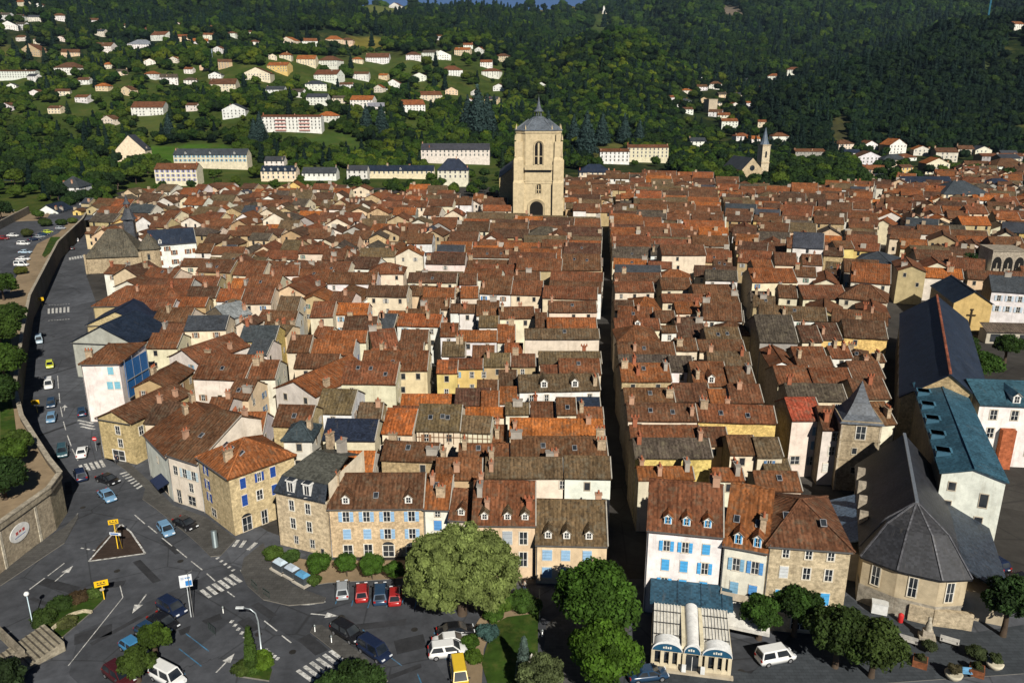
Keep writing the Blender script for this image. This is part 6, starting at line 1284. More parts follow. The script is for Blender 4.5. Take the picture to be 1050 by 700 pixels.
for a,b in ((-1.2,-1.2),(1.2,-1.2),(1.2,1.2),(-1.2,1.2)): m.bar((a,b,-4),(a,b,62),.5,.5,'metal',(.06,.28,.42))
for k in range(16): m.bar((-1.2,-1.2,k*4),(1.2,-1.2,k*4+4),.3,.3,'metal',(.06,.28,.42)); m.bar((1.2,1.2,k*4),(1.2,-1.2,k*4+4),.3,.3,'metal',(.06,.28,.42))
tag(m.build('lattice_mast',None,(p.x,p.y,p.z)),'tall blue lattice mast on the right hill crest','mast')
p=onhill(219,70); m=MB(); m.tube([(0,0,-3),(0,0,24)],.25,6,'metal',(.35,.42,.48)); m.box(-.6,.6,-.6,.6,18,23,'metal',(.35,.42,.48)); tag(m.build('radio_mast',None,(p.x,p.y,p.z)),'thin grey radio mast above the ruined house on the left hill','mast')
# ------------------------------------------------------------------ individual trees between the hillside houses and behind the town
KINDS=['bright green broadleaf tree among the hillside villas','dark green broadleaf tree among the hillside villas','yellow green broadleaf tree among the hillside villas','deep green broadleaf tree among the hillside villas']
def ok_tree(x,y,r): return all((x-a)**2+(y-b)**2>(c+r*.55)**2 for a,b,c in VILLA)
nt_=0; PTS=[]; HT=[]
tr=random.Random(5)
ZONES=[([(0,150),(60,150),(160,160),(175,185),(100,205),(60,212),(0,190)],62,(.9,1.35)),([(150,172),(300,182),(420,185),(500,180),(520,192),(430,196),(330,196),(160,200)],34,(.55,.8)),([(300,120),(520,120),(520,165),(400,160),(300,140)],42,(.8,1.3)),([(130,90),(300,90),(300,160),(130,150)],54,(.7,1.15)),([(580,150),(690,150),(760,165),(840,165),(840,185),(790,190),(700,165),(600,172)],46,(.8,1.1)),([(770,160),(870,160),(870,182),(780,186)],26,(1.0,1.4)),([(880,170),(1050,175),(1050,195),(960,196),(880,200)],30,(.8,1.2)),([(690,172),(880,172),(885,204),(690,200)],100,(1.0,1.45)),([(350,184),(520,182),(520,206),(360,206)],34,(.55,.85)),([(60,205),(110,200),(110,213),(60,222)],10,(.7,1.0))]
for P_,n_,(s0,s1) in ZONES:
    us=[p[0] for p in P_]; vs2=[p[1] for p in P_]; k=0; tries=0
    while k<n_ and tries<n_*60:
        tries+=1; u=tr.uniform(min(us),max(us)); v=tr.uniform(min(vs2),max(vs2))
        if not inpoly(u,v,P_) or field(u,v): continue
        p=onhill(u,v)
        if p is None or p.y>1100: continue
        s=tr.uniform(s0,s1)
        if not ok_tree(p.x,p.y,4*s) or inside(Vector((p.x,p.y)),2) or any((p.x-a)**2+(p.y-b)**2<(2.6*(s+c))**2 for a,b,c in PTS): continue
        PTS.append((p.x,p.y,s)); kk=tr.choice([0,1,2,3,0,1,3]); k+=1; nt_+=1
        HT.append((p.y,p,kk,tr.uniform(0,6),s*1.15))
HT.sort(key=lambda q:q[0])
for _,p,kk,a_,s_ in HT[:280]: tree('hillside_tree',(p.x,p.y,p.z-.5),protoT[kk],ptr,KINDS[kk],'tree','broadleaf trees standing among the hillside villas',a_,s_)
CED=[(490,138,1.75,1),(480,135,1.3,1),(500,137,1.4,1),(601,160,1.5,1),(617,150,1.2,1),(588,150,1.1,1),(562,150,1.2,1),(640,148,1.1,1),(655,150,1.0,1),(545,152,1.1,1),(268,146,1.0,1),(174,140,.8,0),(262,150,.9,1),(392,140,1.1,1),(376,132,.9,1)]
for u,v,s,k in CED:
    p=onhill(u,v)
    tree('cedar',(p.x,p.y,p.z-.5),conm,contr,'broad blue green cedar rising from the lower hillside','conifer','blue green cedars on the lower hillside',u,s*1.75)
    PTS.append((p.x,p.y,s*1.9))
# ------------------------------------------------------------------ forest: one countless mass
fc=bpy.data.collections.new('forest_crowns')
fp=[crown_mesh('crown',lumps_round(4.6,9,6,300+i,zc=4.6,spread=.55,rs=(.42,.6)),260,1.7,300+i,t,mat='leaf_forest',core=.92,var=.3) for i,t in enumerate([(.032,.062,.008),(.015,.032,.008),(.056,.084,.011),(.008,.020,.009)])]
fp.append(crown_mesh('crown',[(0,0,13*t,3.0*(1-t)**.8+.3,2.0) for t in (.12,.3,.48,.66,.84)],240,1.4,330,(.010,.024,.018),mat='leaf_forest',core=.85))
for i,m in enumerate(fp): o=bpy.data.objects.new('crown_%d'%i,m); fc.objects.link(o)
pts=[(p.x,p.y,p.z-.5) for _,p,kk,a_,s_ in HT[280:]];scl=[s_*1.0 for _,p,kk,a_,s_ in HT[280:]];idx=[[0,1,2,3][kk] for _,p,kk,a_,s_ in HT[280:]]
cell={}
for a,b,c in [(x,y,c) for x,y,c in VILLA]+[(x,y,3.2*s) for x,y,s in PTS]:
    for i in range(int((a-c-8)//20),int((a+c+8)//20)+1):
        for j in range(int((b-c-8)//20),int((b+c+8)//20)+1): cell.setdefault((i,j),[]).append((a,b,c))
Y=430.
while Y<3600:
    sp=max(6.6,Y*.0078); nx=int(1.44*Y/sp)
    for i in range(nx):
        x=-.72*Y+sp*(i+tr.uniform(-.5,.5)); y=Y+tr.uniform(-.5,.5)*sp; z=hz(x,y)
        if z<1.5 and (abs(x)<.62*y) : continue
        if y<470 and x>-.5*y: continue
        u,v=proj(x,y,z)
        if u<-120 or u>1170: continue
        if (field(u,v) or (y>1300 and (field(u,v-4) or field(u,v-8)))) and tr.random()<.95: continue
        r=sp*.62
        if any((x-a)**2+(y-b)**2<(c+r*.75)**2 for a,b,c in cell.get((int(x//20),int(y//20)),())): continue
        nz_=mnoise.noise(Vector((x*.006,y*.006,4.2)))
        open_=(y<1300 and u<520 and v>28)
        if open_ and (nz_>-.12 and tr.random()<.72): continue
        if mnoise.noise(Vector((x*.02,y*.02,9.)))>.48: continue
        # keep sight lines to the villas standing just behind
        if any(abs(x/y-a/b)<(c*.8)/b and 0<b-y<(58 if b<900 else 130) for a,b,c in VILLA if abs(b-y)<135): 
            if tr.random()<.85: continue
        pts.append((x,y,z-.6)); scl.append(r/4.4*tr.uniform(.6,1.45)); dark=(u>775 and v<165) or y>1560; idx.append(4 if tr.random()<(.22 if dark else .10) else ((tr.choice([1,1,0,1]) if y>1500 else tr.choice([3,3,1,3])) if dark else (tr.choice([0,2,2,0,1]) if open_ else tr.randrange(4))))  # right hill crowns darker: the slope's shade is put into their colour
    Y+=sp*.86
print('forest',len(pts),'trees',nt_)
fm=bpy.data.meshes.new('forest'); fm.from_pydata(pts,[],[])
a=fm.attributes.new('scl','FLOAT','POINT'); a.data.foreach_set('value',scl); a=fm.attributes.new('idx','INT','POINT'); a.data.foreach_set('value',idx)
a=fm.attributes.new('rz','FLOAT_VECTOR','POINT'); a.data.foreach_set('vector',np.stack([np.zeros(len(pts)),np.zeros(len(pts)),rng.uniform(0,6.28,len(pts))],1).astype(np.float32).ravel())
fo=bpy.data.objects.new('forest',fm); COL.objects.link(fo); tag(fo,'dense green woodland covering all the far hills','woodland',None,'stuff')
ng=bpy.data.node_groups.new('forest_instances','GeometryNodeTree'); ng.interface.new_socket('Geometry',in_out='INPUT',socket_type='NodeSocketGeometry'); ng.interface.new_socket('Geometry',in_out='OUTPUT',socket_type='NodeSocketGeometry')
gi=ng.nodes.new('NodeGroupInput'); go=ng.nodes.new('NodeGroupOutput'); ip=ng.nodes.new('GeometryNodeInstanceOnPoints'); ci=ng.nodes.new('GeometryNodeCollectionInfo')
ci.inputs['Collection'].default_value=fc; ci.inputs['Separate Children'].default_value=True; ci.inputs['Reset Children'].default_value=True
def na(n,t): q=ng.nodes.new('GeometryNodeInputNamedAttribute'); q.data_type=t; q.inputs['Name'].default_value=n; return q.outputs['Attribute']
ip.inputs['Pick Instance'].default_value=True; ng.links.new(gi.outputs[0],ip.inputs['Points']); ng.links.new(ci.outputs[0],ip.inputs['Instance'])
ng.links.new(na('idx','INT'),ip.inputs['Instance Index']); ng.links.new(na('scl','FLOAT'),ip.inputs['Scale'])
er=ng.nodes.new('FunctionNodeEulerToRotation'); ng.links.new(na('rz','FLOAT_VECTOR'),er.inputs[0]); ng.links.new(er.outputs[0],ip.inputs['Rotation'])
ng.links.new(ip.outputs[0],go.inputs[0]); md=fo.modifiers.new('instances','NODES'); md.node_group=ng
# ------------------------------------------------------------------ cars
def car_mesh(kind):
    L,Wd,H={'hatch':(4.0,1.74,1.48),'sedan':(4.5,1.8,1.45),'van':(4.5,1.84,1.9),'suv':(4.5,1.86,1.68)}[kind]
    # side profile stations: x, belt z, lower z
    prof={'hatch':[(-2.0,.62),(-1.94,.92),(-1.62,1.0)],'sedan':[(-2.25,.62),(-2.2,.92),(-1.7,.98)],'van':[(-2.25,.7),(-2.2,1.05),(-1.9,1.1)],'suv':[(-2.25,.7),(-2.2,1.02),(-1.9,1.08)]}[kind]
    hl=L/2; b=1.0 if kind in('van','suv') else .9
    body=[(-hl,.35,.55,.80),(-hl+.10,.25,.80,.93),(-hl+.5,.22,b+.02,.99),(-hl+1.4,.20,b,1.0),(.3,.20,b-.02,1.0),(hl-1.15,.2,b-.05,.99),(hl-.35,.23,b-.17,.95),(hl-.06,.28,b-.3,.88),(hl,.38,.5,.80)]
    m=MB(); pts=[]
    for x,z0,z1,k in body:
        w=Wd/2*k; zm=(z0+z1)*.55
        pts+=[(x,-w*.92,z0),(x,-w,zm),(x,-w*.93,z1-.05),(x,-w*.80,z1),(x,w*.80,z1),(x,w*.93,z1-.05),(x,w,zm),(x,w*.92,z0)]
    n=8; fs=[(i*n+k,(i+1)*n+k,(i+1)*n+(k+1)%n,i*n+(k+1)%n) for i in range(len(body)-1) for k in range(n)]+[tuple(range(n)),tuple((len(body)-1)*n+k for k in range(n))[::-1]]
    m.add(pts,fs,'carpaint',(1,1,1),True)
    # cabin: roof pillars and roof in paint, windows separate
    cab={'hatch':[(-hl+.12,-hl+.62,.55,1.35)],'sedan':[(-hl+.75,-hl+1.35,.45,1.35)],'van':[(-hl+.05,-hl+.22,1.0,1.6)],'suv':[(-hl+.12,-hl+.5,.65,1.45)]}[kind][0]
    xb,xrb,xrf,xf=cab; zb=b-.03; zt=H; wb=Wd/2*.90; wt=Wd/2*.74
    ro=[(xrb,-wt,zt-.05),(xrf,-wt,zt-.05),(xrf,wt,zt-.05),(xrb,wt,zt-.05)]; ba=[(xb,-wb,zb),(xf,-wb,zb),(xf,wb,zb),(xb,wb,zb)]
    mid=[(xrb+.12,-wt*.86,zt),(xrf-.12,-wt*.86,zt),(xrf-.12,wt*.86,zt),(xrb+.12,wt*.86,zt)]
    m.add(ba+ro+mid,[(0,1,5,4),(1,2,6,5),(2,3,7,6),(3,0,4,7),(4,5,9,8),(5,6,10,9),(6,7,11,10),(7,4,8,11),(8,9,10,11)],'carpaint',(1,1,1))
    g=MB()
    def inset(q,s,o):
        c=sum((Vector(p) for p in q),Vector())/4; nn=(Vector(q[1])-Vector(q[0])).cross(Vector(q[3])-Vector(q[0])).normalized()*o
        return [c+(Vector(p)-c)*s+nn for p in q]
    A,B,C,D=[Vector(p) for p in ba]; a_,b_,c_,d_=[Vector(p) for p in ro]
    for q,s in (((B,C,c_,b_),.88),((D,A,a_,d_),.80)): g.poly(inset(q,s,.015),'glass',GL)
    for q in ((A,B,b_,a_),(C,D,d_,c_)):
        q=[Vector(p) for p in q]; lo=q[0].lerp(q[1],.5); hi=q[3].lerp(q[2],.5)
        g.poly(inset((q[0],lo,hi,q[3]),.82,.015),'glass',GL); g.poly(inset((lo,q[1],q[2],hi),.82,.015),'glass',GL)
    w=MB(); n=14; r=.33
    w.add([(r*math.cos(2*math.pi*i/n),y,r*math.sin(2*math.pi*i/n)) for y in (-.11,.11) for i in range(n)],[(i,(i+1)%n,n+(i+1)%n,n+i) for i in range(n)]+[tuple(range(n)),tuple(range(n,2*n))],'plain',(.015,.015,.016))
    w.add([(.2*math.cos(2*math.pi*i/n),y,.2*math.sin(2*math.pi*i/n)) for y in (-.115,.115) for i in range(n)],[tuple(range(n)),tuple(range(n,2*n))],'metal',(.35,.35,.36))
    h=MB(); h.box(-.05,.05,-.2,.2,-.08,.08,'plain',(.75,.77,.8)); t=MB(); t.box(-.05,.05,-.13,.13,-.12,.12,'plain',(.35,.015,.01))
    mr=MB(); mr.box(-.08,.08,-.1,.1,-.06,.08,'plain',(.05,.05,.055))
    return dict(body=m,glass=g.mesh('windows'),wheel=w.mesh('wheel'),head=h.mesh('headlight'),tail=t.mesh('taillight'),mirror=mr.mesh('mirror'),L=L,W=Wd,b=b,xf=xf)
CARS={k:car_mesh(k) for k in('hatch','sedan','van','suv')}; BODY={}
def car(px,hd,kind,colr,label,z=0.0,grp=None,pos=None):
    """hd: heading in degrees, 0 = nose pointing away from the camera, positive = clockwise"""
    C_=CARS[kind]; p=pos or G(px[0],px[1],z+.5); key=(kind,colr)
    if key not in BODY:
        C_['body'].t=[colr]*len(C_['body'].f); BODY[key]=C_['body'].mesh('body')
    o=empty('parked_car' if grp else 'car',(p.x,p.y,z+.01),R(90-hd),label,'van' if kind=='van' else 'car',grp)
    bd=inst('body',BODY[key],o); inst('windows',C_['glass'],o)
    for sx in (-1,1):
        for sy in (-1,1): inst('wheel',C_['wheel'],o,(sx*C_['L']*.31,sy*(C_['W']/2-.1),.33))
    for sy in (-1,1):
        inst('headlight',C_['head'],o,(C_['L']/2-.05,sy*C_['W']*.30,C_['b']-.32)); inst('taillight',C_['tail'],o,(-C_['L']/2+.05,sy*C_['W']*.36,C_['b']-.16)); inst('mirror',C_['mirror'],o,(C_['xf']-.35,sy*(C_['W']/2+.06),C_['b']+.05))
    return o
K=(.012,.012,.014); NV=(.012,.02,.05); WH=(.78,.78,.76); RD=(.35,.02,.02); BL=(.05,.20,.38); SB=(.16,.30,.46); TE=(.04,.09,.11); YE=(.75,.50,.04); GR=(.32,.34,.36); LB=(.40,.52,.62); DB=(.02,.05,.10)
# on the left road
car((78.6,246.5),-30,'hatch',WH,'white car farthest up the left road beside the dark wall'); car((74,254.5),-30,'hatch',K,'black car just behind the farthest white car on the left road'); car((46.4,291),150,'hatch',WH,'white car in the shade line above the yellow sign')
car((40,349),150,'van',LB,'pale van with blue bonnet half in the wall shadow'); car((51,374),150,'hatch',(.62,.66,.06),'small yellow car coming down the left road'); car((50,394.5),152,'van',WH,'white van following the yellow car on the left road')
car((52.7,413.5),154,'hatch',DB,'dark blue car behind the white van on the left road'); car((52.7,428.5),156,'hatch',SB,'light blue car at the edge of the wall shadow'); car((84,422.5),-28,'hatch',DB,'dark car parked alone beside the houses on the left road','',None) if False else car((84,422.5),-28,'hatch',DB,'dark car parked alone beside the tall white house')
car((64,463),152,'suv',TE,'dark teal car waiting before the crossing near the wall bend'); car((84.2,463.5),-22,'sedan',WH,'white car driving away just past the upper zebra crossing'); car((82.5,487),-35,'suv',NV,'dark car in the wall shadow at the road bend')
car((110.5,491.5),118,'sedan',K,'black car by the zebra crossing near the shop awning'); car((109.8,508),135,'sedan',SB,'blue saloon turning below the black car'); car((170,542.5),140,'hatch',SB,'light blue hatchback driving toward the square'); car((190,536.5),125,'sedan',K,'black saloon parked beside the corner house pavement')
# lower left parking
PK='cars parked in a row by the crossroads'
for (x,y),h,k,c_,l in [((176,623),125,'suv',NV,'navy car at the upper end of the row by the crossroads'),((167.5,637.5),122,'sedan',K,'black saloon second in the row by the crossroads'),((153,648),122,'hatch',DB,'dark navy hatchback third in the row by the crossroads'),((137,664),125,'hatch',BL,'blue hatchback under the small street trees'),((122.5,692),125,'suv',(.06,.012,.015),'very dark red car at the lower end of the row'),((172,694),120,'van',WH,'white van at the bottom edge beside the blue bay lines')]: car((x,y),h,k,c_,l,0,PK)
# square
for (x,y),h,k,c_,l in [((351,604.5),-12,'hatch',GR,'silver and black small car leftmost below the bushes'),((371,607),-10,'hatch',RD,'bright red hatchback second from left below the bushes'),((390,608.5),-8,'suv',DB,'dark blue car between the two red cars'),((405,610.5),-7,'hatch',RD,'red car nearest to the big silver tree'),((356,648),128,'suv',K,'black car on the main square between road and bays'),((384,667),130,'van',NV,'navy people carrier nearest the lower zebra crossing'),((467,646.5),78,'sedan',K,'black car tucked under the big silver tree'),((462.5,657),80,'sedan',WH,'white car between black car and white car beside the garden'),((459,667),80,'suv',WH,'white estate car beside the yellow van'),((471,692),170,'van',YE,'bright yellow van at the bottom edge of the square')]: car((x,y),h,k,c_,l,0,'cars parked on the square')
car((795,673),75,'van',WH,'small white van parked by the green trees at right'); car((1018,577),-18,'suv',NV,'dark car parked beside the white building at right'); car((1046,596),-18,'suv',K,'black car cut off by the right edge below the white building'); car((664,691),80,'sedan',DB,'dark blue car in tree shade below the restaurant')
# upper car park on the terrace
for i,((x,y),h,k,c_,l) in enumerate([((9,216),85,'van',LB,'light blue van by the white gabled house'),((86,209.5),80,'hatch',WH,'white car alone at the far end of the upper car park'),((62,234),75,'hatch',GR,'grey car at the hedge corner of the upper car park'),((48.6,238),40,'hatch',(.5,.6,.05),'lime yellow car in the upper car park row'),((44,240.5),40,'sedan',DB,'dark blue car beside the lime yellow one'),((39.5,243),40,'sedan',GR,'silver car in the upper car park row'),((35,245.5),40,'sedan',NV,'navy car at the near end of the upper row'),((24,250),88,'suv',WH,'pale car topmost of the left column'),((25.7,258.5),88,'sedan',LB,'light blue car second in the left column'),((23.6,265.5),86,'sedan',WH,'white car third in the left column'),((22,271.5),86,'van',WH,'white van lowest of the left column'),((13,241.5),95,'sedan',WH,'white car beside the small bush'),((3,244.5),90,'suv',(.2,.02,.02),'dark red car at the left edge of the upper car park'),((90,226),70,'sedan',(.03,.25,.24),'turquoise car near the top end of the dark wall')]):
    car((x,y),h,k,c_,l,TZ if i!=13 else 0,'cars in the raised car park at upper left')
# ------------------------------------------------------------------ lamps, signs and street furniture
def pole(name,px,h,label,cat,extra=None,z=0,rad=.07,colr=(.35,.37,.38),rz=0):
    c=G(px[0],px[1],z); o=empty(name,(c.x,c.y,z),rz,label,cat); m=MB(); m.tube([(0,0,0),(0,0,h)],rad,8,'metal',colr); m.build('post',o)
    if extra: extra(o)
    return o
def plate(o,name,w,h,z,mat='paint',colr=YE,x=0,y=-.1,rz=0,deco=None):
    m=MB(); m.box(-w/2,w/2,-.03,.03,-h/2,h/2,mat,colr)
    if deco: deco(m)
    return m.build(name,o,(x,y,z),rz)
def ysign(m):
    for i in range(3): m.box(-.5+i*.36,-.28+i*.36,-.045,-.03,.05,.2,'paint',(.03,.03,.03))
    m.box(-.5,.5,-.045,-.03,-.2,-.08,'paint',(.03,.03,.03))
def e1(o):
    plate(o,'sign_plate',1.3,.7,4.3,colr=(.80,.48,.01),deco=ysign,rz=R(20)); plate(o,'sign_plate',1.7,.42,2.4,colr=(.70,.74,.78),rz=R(-8),deco=lambda m:m.box(-.7,.5,-.045,-.03,-.1,.1,'paint',(.05,.15,.4)))
    m=MB(); m.tube([(.1,0,4.2),(.6,0,0)],.05,6,'paint',(.8,.5,.02)); m.build('brace',o)
pole('direction_sign',(121,562),4.6,'yellow direction sign with white panel below on the triangular island','sign',e1,z=KZ,colr=(.75,.47,.02))
def e2(o):
    plate(o,'sign_plate',1.6,.85,2.4,colr=(.80,.48,.01),deco=ysign,rz=R(25)); m=MB(); m.lathe([(.3,1.5),(.3,1.55)],0,-.1,12,'paint',(.6,.5,.35)); m.build('round_plate',o)
pole('direction_sign',(107,614),2.6,'yellow direction sign at the tip of the green wedge','sign',e2,z=.16,colr=(.75,.47,.02))
def e3(o):
    def dc(m):
        m.box(-.95,.95,-.045,-.03,.1,.9,'paint',(.75,.76,.77)); m.box(-.1,.9,-.05,-.03,-.8,0,'paint',(.03,.20,.52)); m.box(-.75,-.25,-.05,-.03,.25,.7,'paint',(.45,.5,.6))
        for i in range(3): m.box(-.1+i*.3,.1+i*.3,-.055,-.045,.35,.6,'paint',(.1,.25,.5))
    plate(o,'sign_plate',2.0,2.0,5.2,colr=(.70,.72,.74),deco=dc,rz=R(20)).scale=(.72,.72,.85); m=MB(); m.tube([(.3,0,0),(.3,0,6.2)],.06,6,'metal',(.1,.1,.1)); m.tube([(.3,0,6.2),(.9,0,6.6)],.05,6,'metal',(.1,.1,.1)); m.build('support',o)
pole('information_sign',(196,632),5.6,'tall white and blue information sign by the zebra crossing','sign',e3)
def lamp(px,h,arm,label,z=0,rz=0):
    c=G(px[0],px[1],z); o=empty('street_lamp',(c.x,c.y,z),rz,label,'street lamp'); m=MB()
    m.tube([(0,0,0),(0,0,h*.72),(-arm*.12,0,h*.88),(-arm*.45,0,h*.97),(-arm,0,h)],[.11,.09,.08,.07,.06],8,'metal',(.45,.50,.52)); m.build('post',o)
    l=MB(); l.box(-.45,.45,-.14,.14,-.1,.06,'plain',(.6,.62,.62)); l.build('lamp_head',o,(-arm-.3,0,h))
    return o
lamp((268.5,671),6.4,1.6,'tall curved street lamp beside the cypress island')
def globe(o):
    m=MB(); m.lathe([(.05,-.3),(.26,-.15),(.32,.05),(.2,.26),(.02,.32)],0,0,12,'plain',(.78,.78,.76)); m.build('lamp_globe',o,(0,0,4.2))
pole('street_lamp',(33.5,639),4.0,'white globe street lamp on the green wedge','street lamp',globe,z=.16,colr=(.4,.5,.55))
pole('street_lamp',(97,628),4.0,'slim white globe lamp at the tip of the green wedge','street lamp',None,z=.16) if False else None
def ne(o):
    m=MB(); n=18; m.add([(.42*math.cos(2*math.pi*i/n),-.08,.42*math.sin(2*math.pi*i/n)) for i in range(n)],[tuple(range(n))],'paint',(.55,.02,.02)); m.box(-.3,.3,-.1,-.085,-.07,.07,'paint',(.8,.8,.8)); m.build('sign_disc',o,(0,0,2.4))
pole('no_entry_sign',(99,462),2.7,'round red no entry sign at the side street by the left road','sign',ne,z=KZ,rad=.04)
for (px,py,zz,lb) in [(41.5,306,0,'yellow sign hanging at the wall foot above the upper crossing'),(34.5,415,0,'yellow sign at the wall foot beside the white van')]:
    def ey(o): plate(o,'sign_plate',1.5,1.0,2.3,colr=(.80,.48,.01),deco=ysign,rz=R(10))
    c=G(px,py); pole('direction_sign',(px+ (2 if py<350 else 4),py+8),2.8,lb,'sign',ey,colr=(.5,.4,.1))
def bol(o):
    m=MB(); m.lathe([(.16,.75),(.17,.9),(.05,1.0)],0,0,8,'metal',(.2,.22,.22)); m.build('cap',o)
for i,(x,y) in enumerate([(102,622),(218,651),(226.5,672),(329,645),(341,657),(341,644)]): pass
pole('advert_column',(221,560),2.6,'grey cylindrical post on the pavement corner near the corner house','post',None,z=KZ,rad=.42,colr=(.20,.24,.25))
BLab=['bollard at left tip of the narrow strip','bollard in the middle of the narrow strip','bollard at the upper edge of the narrow strip','bollard at the parking bay corner','bollard by the garden path mouth','bollard on the restaurant forecourt edge','second bollard along the restaurant forecourt','third bollard along the restaurant forecourt']
for (x,y),l in zip([(323,647),(340,658),(340,645),(229,628),(556,652),(648,686),(698,690),(744,690)],BLab): pole('bollard',(x,y),.9,l,'bollard',bol,z=KZ if x<400 else .06,rad=.08,colr=(.55,.55,.53))
# railings at the corner pavements
def railing(pts,label,z=KZ,h=1.0):
    m=MB(); P=[G(*p,z) for p in pts]
    for a,b in zip(P,P[1:]):
        m.bar(a+Vector((0,0,h)),b+Vector((0,0,h)),.06,.06,'metal',(.08,.11,.10)); m.bar(a+Vector((0,0,.25)),b+Vector((0,0,.25)),.05,.05,'metal',(.08,.11,.10)); L=(b-a).length; n=max(1,int(L/.35))
        for i in range(n+1): q=a.lerp(b,i/n); m.bar(q,q+Vector((0,0,h)),.035,.035,'metal',(.08,.11,.10))
    tag(m.build('railing'),label,'railing')
railing([(258,600),(264,606)],'short dark railing on the curved pavement below the mansard house'); railing([(270,609),(277,614)],'second short dark railing further along the curved pavement'); railing([(214,645),(221,651)],'short dark railing beside the lower left parking bay')
# recycling containers
for i,(x,y) in enumerate([(288,584),(300,590),(311,597)]):
    c=G(x,y,KZ); o=empty('recycling_container',(c.x,c.y,KZ),R(-38),['left','middle','right'][i]+['most',' one',''+'most'][i]+' of three recycling containers beside the bushes','container','recycling containers')
    m=MB(); m.box(-1.3,1.3,-.9,.9,0,.25,'stucco',(.55,.5,.42)); m.build('base',o); m=MB(); m.box(-1.0,1.0,-.65,.65,.25,1.2,'paint',(.06,.07,.08)); m.build('bin_body',o); m=MB(); m.add([(-.9,-.6,1.2),(.9,-.6,1.2),(.9,.6,1.2),(-.9,.6,1.2),(-.6,-.3,1.6),(.6,-.3,1.6),(.6,.3,1.6),(-.6,.3,1.6)],[(0,1,5,4),(1,2,6,5),(2,3,7,6),(3,0,4,7),(4,5,6,7)],'paint',[(.5,.6,.68),(.45,.52,.6),(.1,.3,.5)][i]); m.build('lid',o)
# planters and benches on the chapel forecourt
PLN=[(920,667,0,'round stone planter with shrub at the left of the forecourt'),(943,681,1,'square rust red planter left on the chapel forecourt'),(977,695,0,'round planter with flowers at the bottom edge of forecourt'),(1001,690,1,'square rust red planter right on the chapel forecourt'),(1019,684,0,'round pale planter at the right of the chapel forecourt')]
for i,(x,y,k,l) in enumerate(PLN):
    c=G(x,y,.06); o=empty('planter',(c.x,c.y,.06),R(-30),l,'planter'); m=MB()
    if k: m.box(-.75,.75,-.75,.75,0,.8,'stone',(.26,.10,.05)); m.box(-.65,.65,-.65,.65,.8,.84,'plain',(.05,.035,.02))
    else: m.lathe([(.55,0),(.85,.35),(.95,.7),(.8,.72)],0,0,14,'stucco',(.55,.50,.38))
    m.build('pot',o); inst('plant',crown_mesh('plant',lumps_round(.9 if not k else .55,1.3,5,400+i,zc=1.2 if not k else 1.0),700,.22,400+i,[(.05,.075,.02),(.05,.06,.02),(.07,.06,.03),(.05,.06,.02),(.05,.065,.025)][i],core=.8),o)
shrub(952,668,1.0,1.7,420,(.05,.065,.025),'grey green round shrub in the middle of the forecourt','shrub',name='garden_shrub',nl=1500,ls=.2); shrub(1000,676,1.3,1.9,421,(.045,.06,.022),'round shrub before the right planter on the forecourt','shrub',name='garden_shrub',nl=1800,ls=.2)
c=G(950,655,.06); m=MB(); m.box(-.9,.9,-.7,.7,0,.5,'stone',(.42,.38,.31)); m.box(-.55,.55,-.45,.45,.5,1.3,'stone',(.45,.4,.33)); m.lathe([(.42,1.3),(.36,2.1),(.18,2.6),(.24,2.95),(.02,3.15)],0,0,10,'stone',(.48,.44,.36)); tag(m.build('stone_monument',None,(c.x,c.y,.06),R(-20)),'pale stone monument on stepped base in front of the chapel wall','monument')
def bench(x,y,rz,l,colr):
    c=G(x,y,.06); o=empty('bench',(c.x,c.y,.06),R(rz),l,'bench'); m=MB(); m.box(-1,1,-.25,.25,.42,.5,'plain',colr); m.build('seat',o); m=MB(); m.box(-1,1,.2,.27,.55,.95,'plain',colr); m.build('backrest',o)
    for s in (-.8,.8): m=MB(); m.box(s-.05,s+.05,-.2,.25,0,.55,'metal',(.05,.05,.05)); m.build('leg',o)
bench(931,660,-30,'grey bench beside the forecourt planter at left',(.42,.40,.37)); bench(986,692,-8,'light blue bench at the bottom of the forecourt',(.15,.35,.55)); bench(973,661,-30,'pale bench in the middle of the chapel forecourt',(.5,.48,.44))
c=G(901,628,.06); m=MB(); m.box(-.9,.9,-.5,.5,.1,1.5,'paint',(.72,.72,.70)); m.box(-.95,.95,-.55,.55,1.5,1.6,'paint',(.6,.6,.58)); tag(m.build('utility_cabinet',None,(c.x,c.y,.06),R(-21)),'white utility cabinet against the chapel wall base','cabinet')
c=G(923,637,.06); m=MB(); m.lathe([(.3,0),(.33,1.0),(.25,1.1),(.05,1.25)],0,0,10,'paint',(.5,.02,.02)); tag(m.build('litter_bin',None,(c.x,c.y,.06)),'small red bin at the left end of the stone wall','bin')
# garden fence + gate columns at mossy house
railing([(553,612),(553.5,640)],'pale metal fence along the garden path',.03,1.2)
c=G(545,700,.1); m=MB(); m.box(-.6,.6,-.6,.6,0,.8,'stone',(.55,.52,.46)); m.box(-.35,.35,-.35,.35,.8,3.0,'stone',(.6,.58,.52)); m.lathe([(.3,3.0),(.2,3.6),(.02,3.9)],0,0,8,'stone',(.6,.58,.52)); tag(m.build('stone_monument',None,(c.x,c.y,.1)),'slim pale stone memorial in the small public garden','monument')
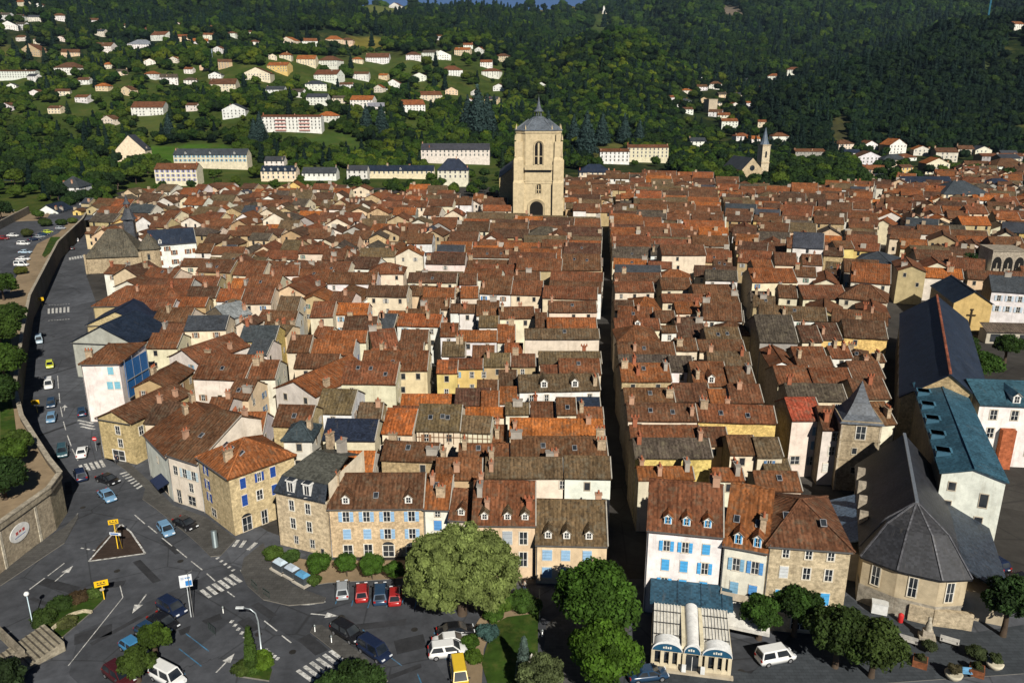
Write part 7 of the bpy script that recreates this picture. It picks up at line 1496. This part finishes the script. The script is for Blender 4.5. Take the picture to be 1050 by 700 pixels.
# people, modelled as one skinned body each
def person(px,z,label,shirt,trous,stride=.22,rz=0):
    c=G(px[0],px[1],z); o=empty('person',(c.x,c.y,z),R(rz),label,'person')
    me=bpy.data.meshes.new('body'); V=[(0,0,.95),(0,0,1.15),(0,0,1.38),(0,0,1.5),(0,0,1.6),(0,0,1.74),(.19,0,1.40),(.25,.05,1.12),(.24,.16,.88),(-.19,0,1.40),(-.25,-.05,1.12),(-.24,.06,.86),(.10,0,.88),(.11,stride*.5,.48),(.11,stride*.6,.08),(.11,stride+.12,.04),(-.10,0,.88),(-.11,-stride*.3,.48),(-.11,-stride,.08),(-.11,-stride+.16,.04)]
    E=[(0,1),(1,2),(2,3),(3,4),(4,5),(2,6),(6,7),(7,8),(2,9),(9,10),(10,11),(0,12),(12,13),(13,14),(14,15),(0,16),(16,17),(17,18),(18,19)]
    Rd=[.15,.14,.17,.07,.10,.09,.07,.05,.04,.07,.05,.04,.10,.07,.05,.045,.10,.07,.05,.045]
    me.from_pydata(V,E,[]); b=bpy.data.objects.new('body',me); COL.objects.link(b); b.modifiers.new('skin','SKIN'); sv=me.skin_vertices[0].data
    for i,r_ in enumerate(Rd): sv[i].radius=(r_,r_); sv[i].use_root=(i==0)
    s=b.modifiers.new('sub','SUBSURF'); s.levels=s.render_levels=2; dg=bpy.context.evaluated_depsgraph_get(); m2=bpy.data.meshes.new_from_object(b.evaluated_get(dg)); bpy.data.objects.remove(b)
    m2.materials.clear(); m2.materials.append(MATS['plain']); a=m2.attributes.new('tint','FLOAT_COLOR','POINT')
    cols=[]
    for v in m2.vertices:
        h=v.co.z; cols+=list((.10,.06,.04) if h>1.72 else (.50,.32,.24) if h>1.47 or (abs(v.co.x)>.18 and h<1.15 and h>.8) else shirt if h>.95 else trous if h>.1 else (.03,.03,.03))+[1]
    a.data.foreach_set('color',cols); inst('body',m2,o)
    f=MB(); 
    for s_ in (-1,1): f.box(s_*.035-.012,s_*.035+.012,.088,.1,1.655,1.67,'plain',(.03,.02,.02))
    f.box(-.012,.012,.09,.115,1.62,1.655,'plain',(.5,.32,.24)); f.box(-.03,.03,.085,.098,1.585,1.597,'plain',(.3,.12,.1)); f.build('face',o)
    hr=MB(); hr.lathe([(.105,1.66),(.11,1.72),(.09,1.78),(.02,1.82)],0,-.015,10,'plain',(.05,.03,.02)); hr.build('hair',o)
person((120,475),KZ,'pedestrian in dark clothes walking before the white shopfront',(.03,.03,.05),(.03,.035,.05),.2,200)
person((538,606),.03,'pedestrian in light shirt near the doorway of the mossy house',(.55,.5,.42),(.06,.08,.14),.18,120)

# ------------------------------------------------------------------ air
hb=MB(); hb.box(-4200,4200,-120,4200,-25,900,'haze',(1,1,1)) if 'haze' in MATS else None
hm=bpy.data.materials.new('haze'); hm.use_nodes=True; MATS['haze']=hm; q=hm.node_tree; q.nodes.clear(); vo=q.nodes.new('ShaderNodeVolumePrincipled'); ho=q.nodes.new('ShaderNodeOutputMaterial'); q.links.new(vo.outputs[0],ho.inputs['Volume'])
vo.inputs['Color'].default_value=(.45,.66,.88,1); vo.inputs['Density'].default_value=HAZE; vo.inputs['Anisotropy'].default_value=.1
hb=MB(); hb.box(-4200,4200,-120,4200,-25,900,'haze',(1,1,1)); tag(hb.build('haze'),'thin blue summer air over the whole valley',None,None,'stuff')
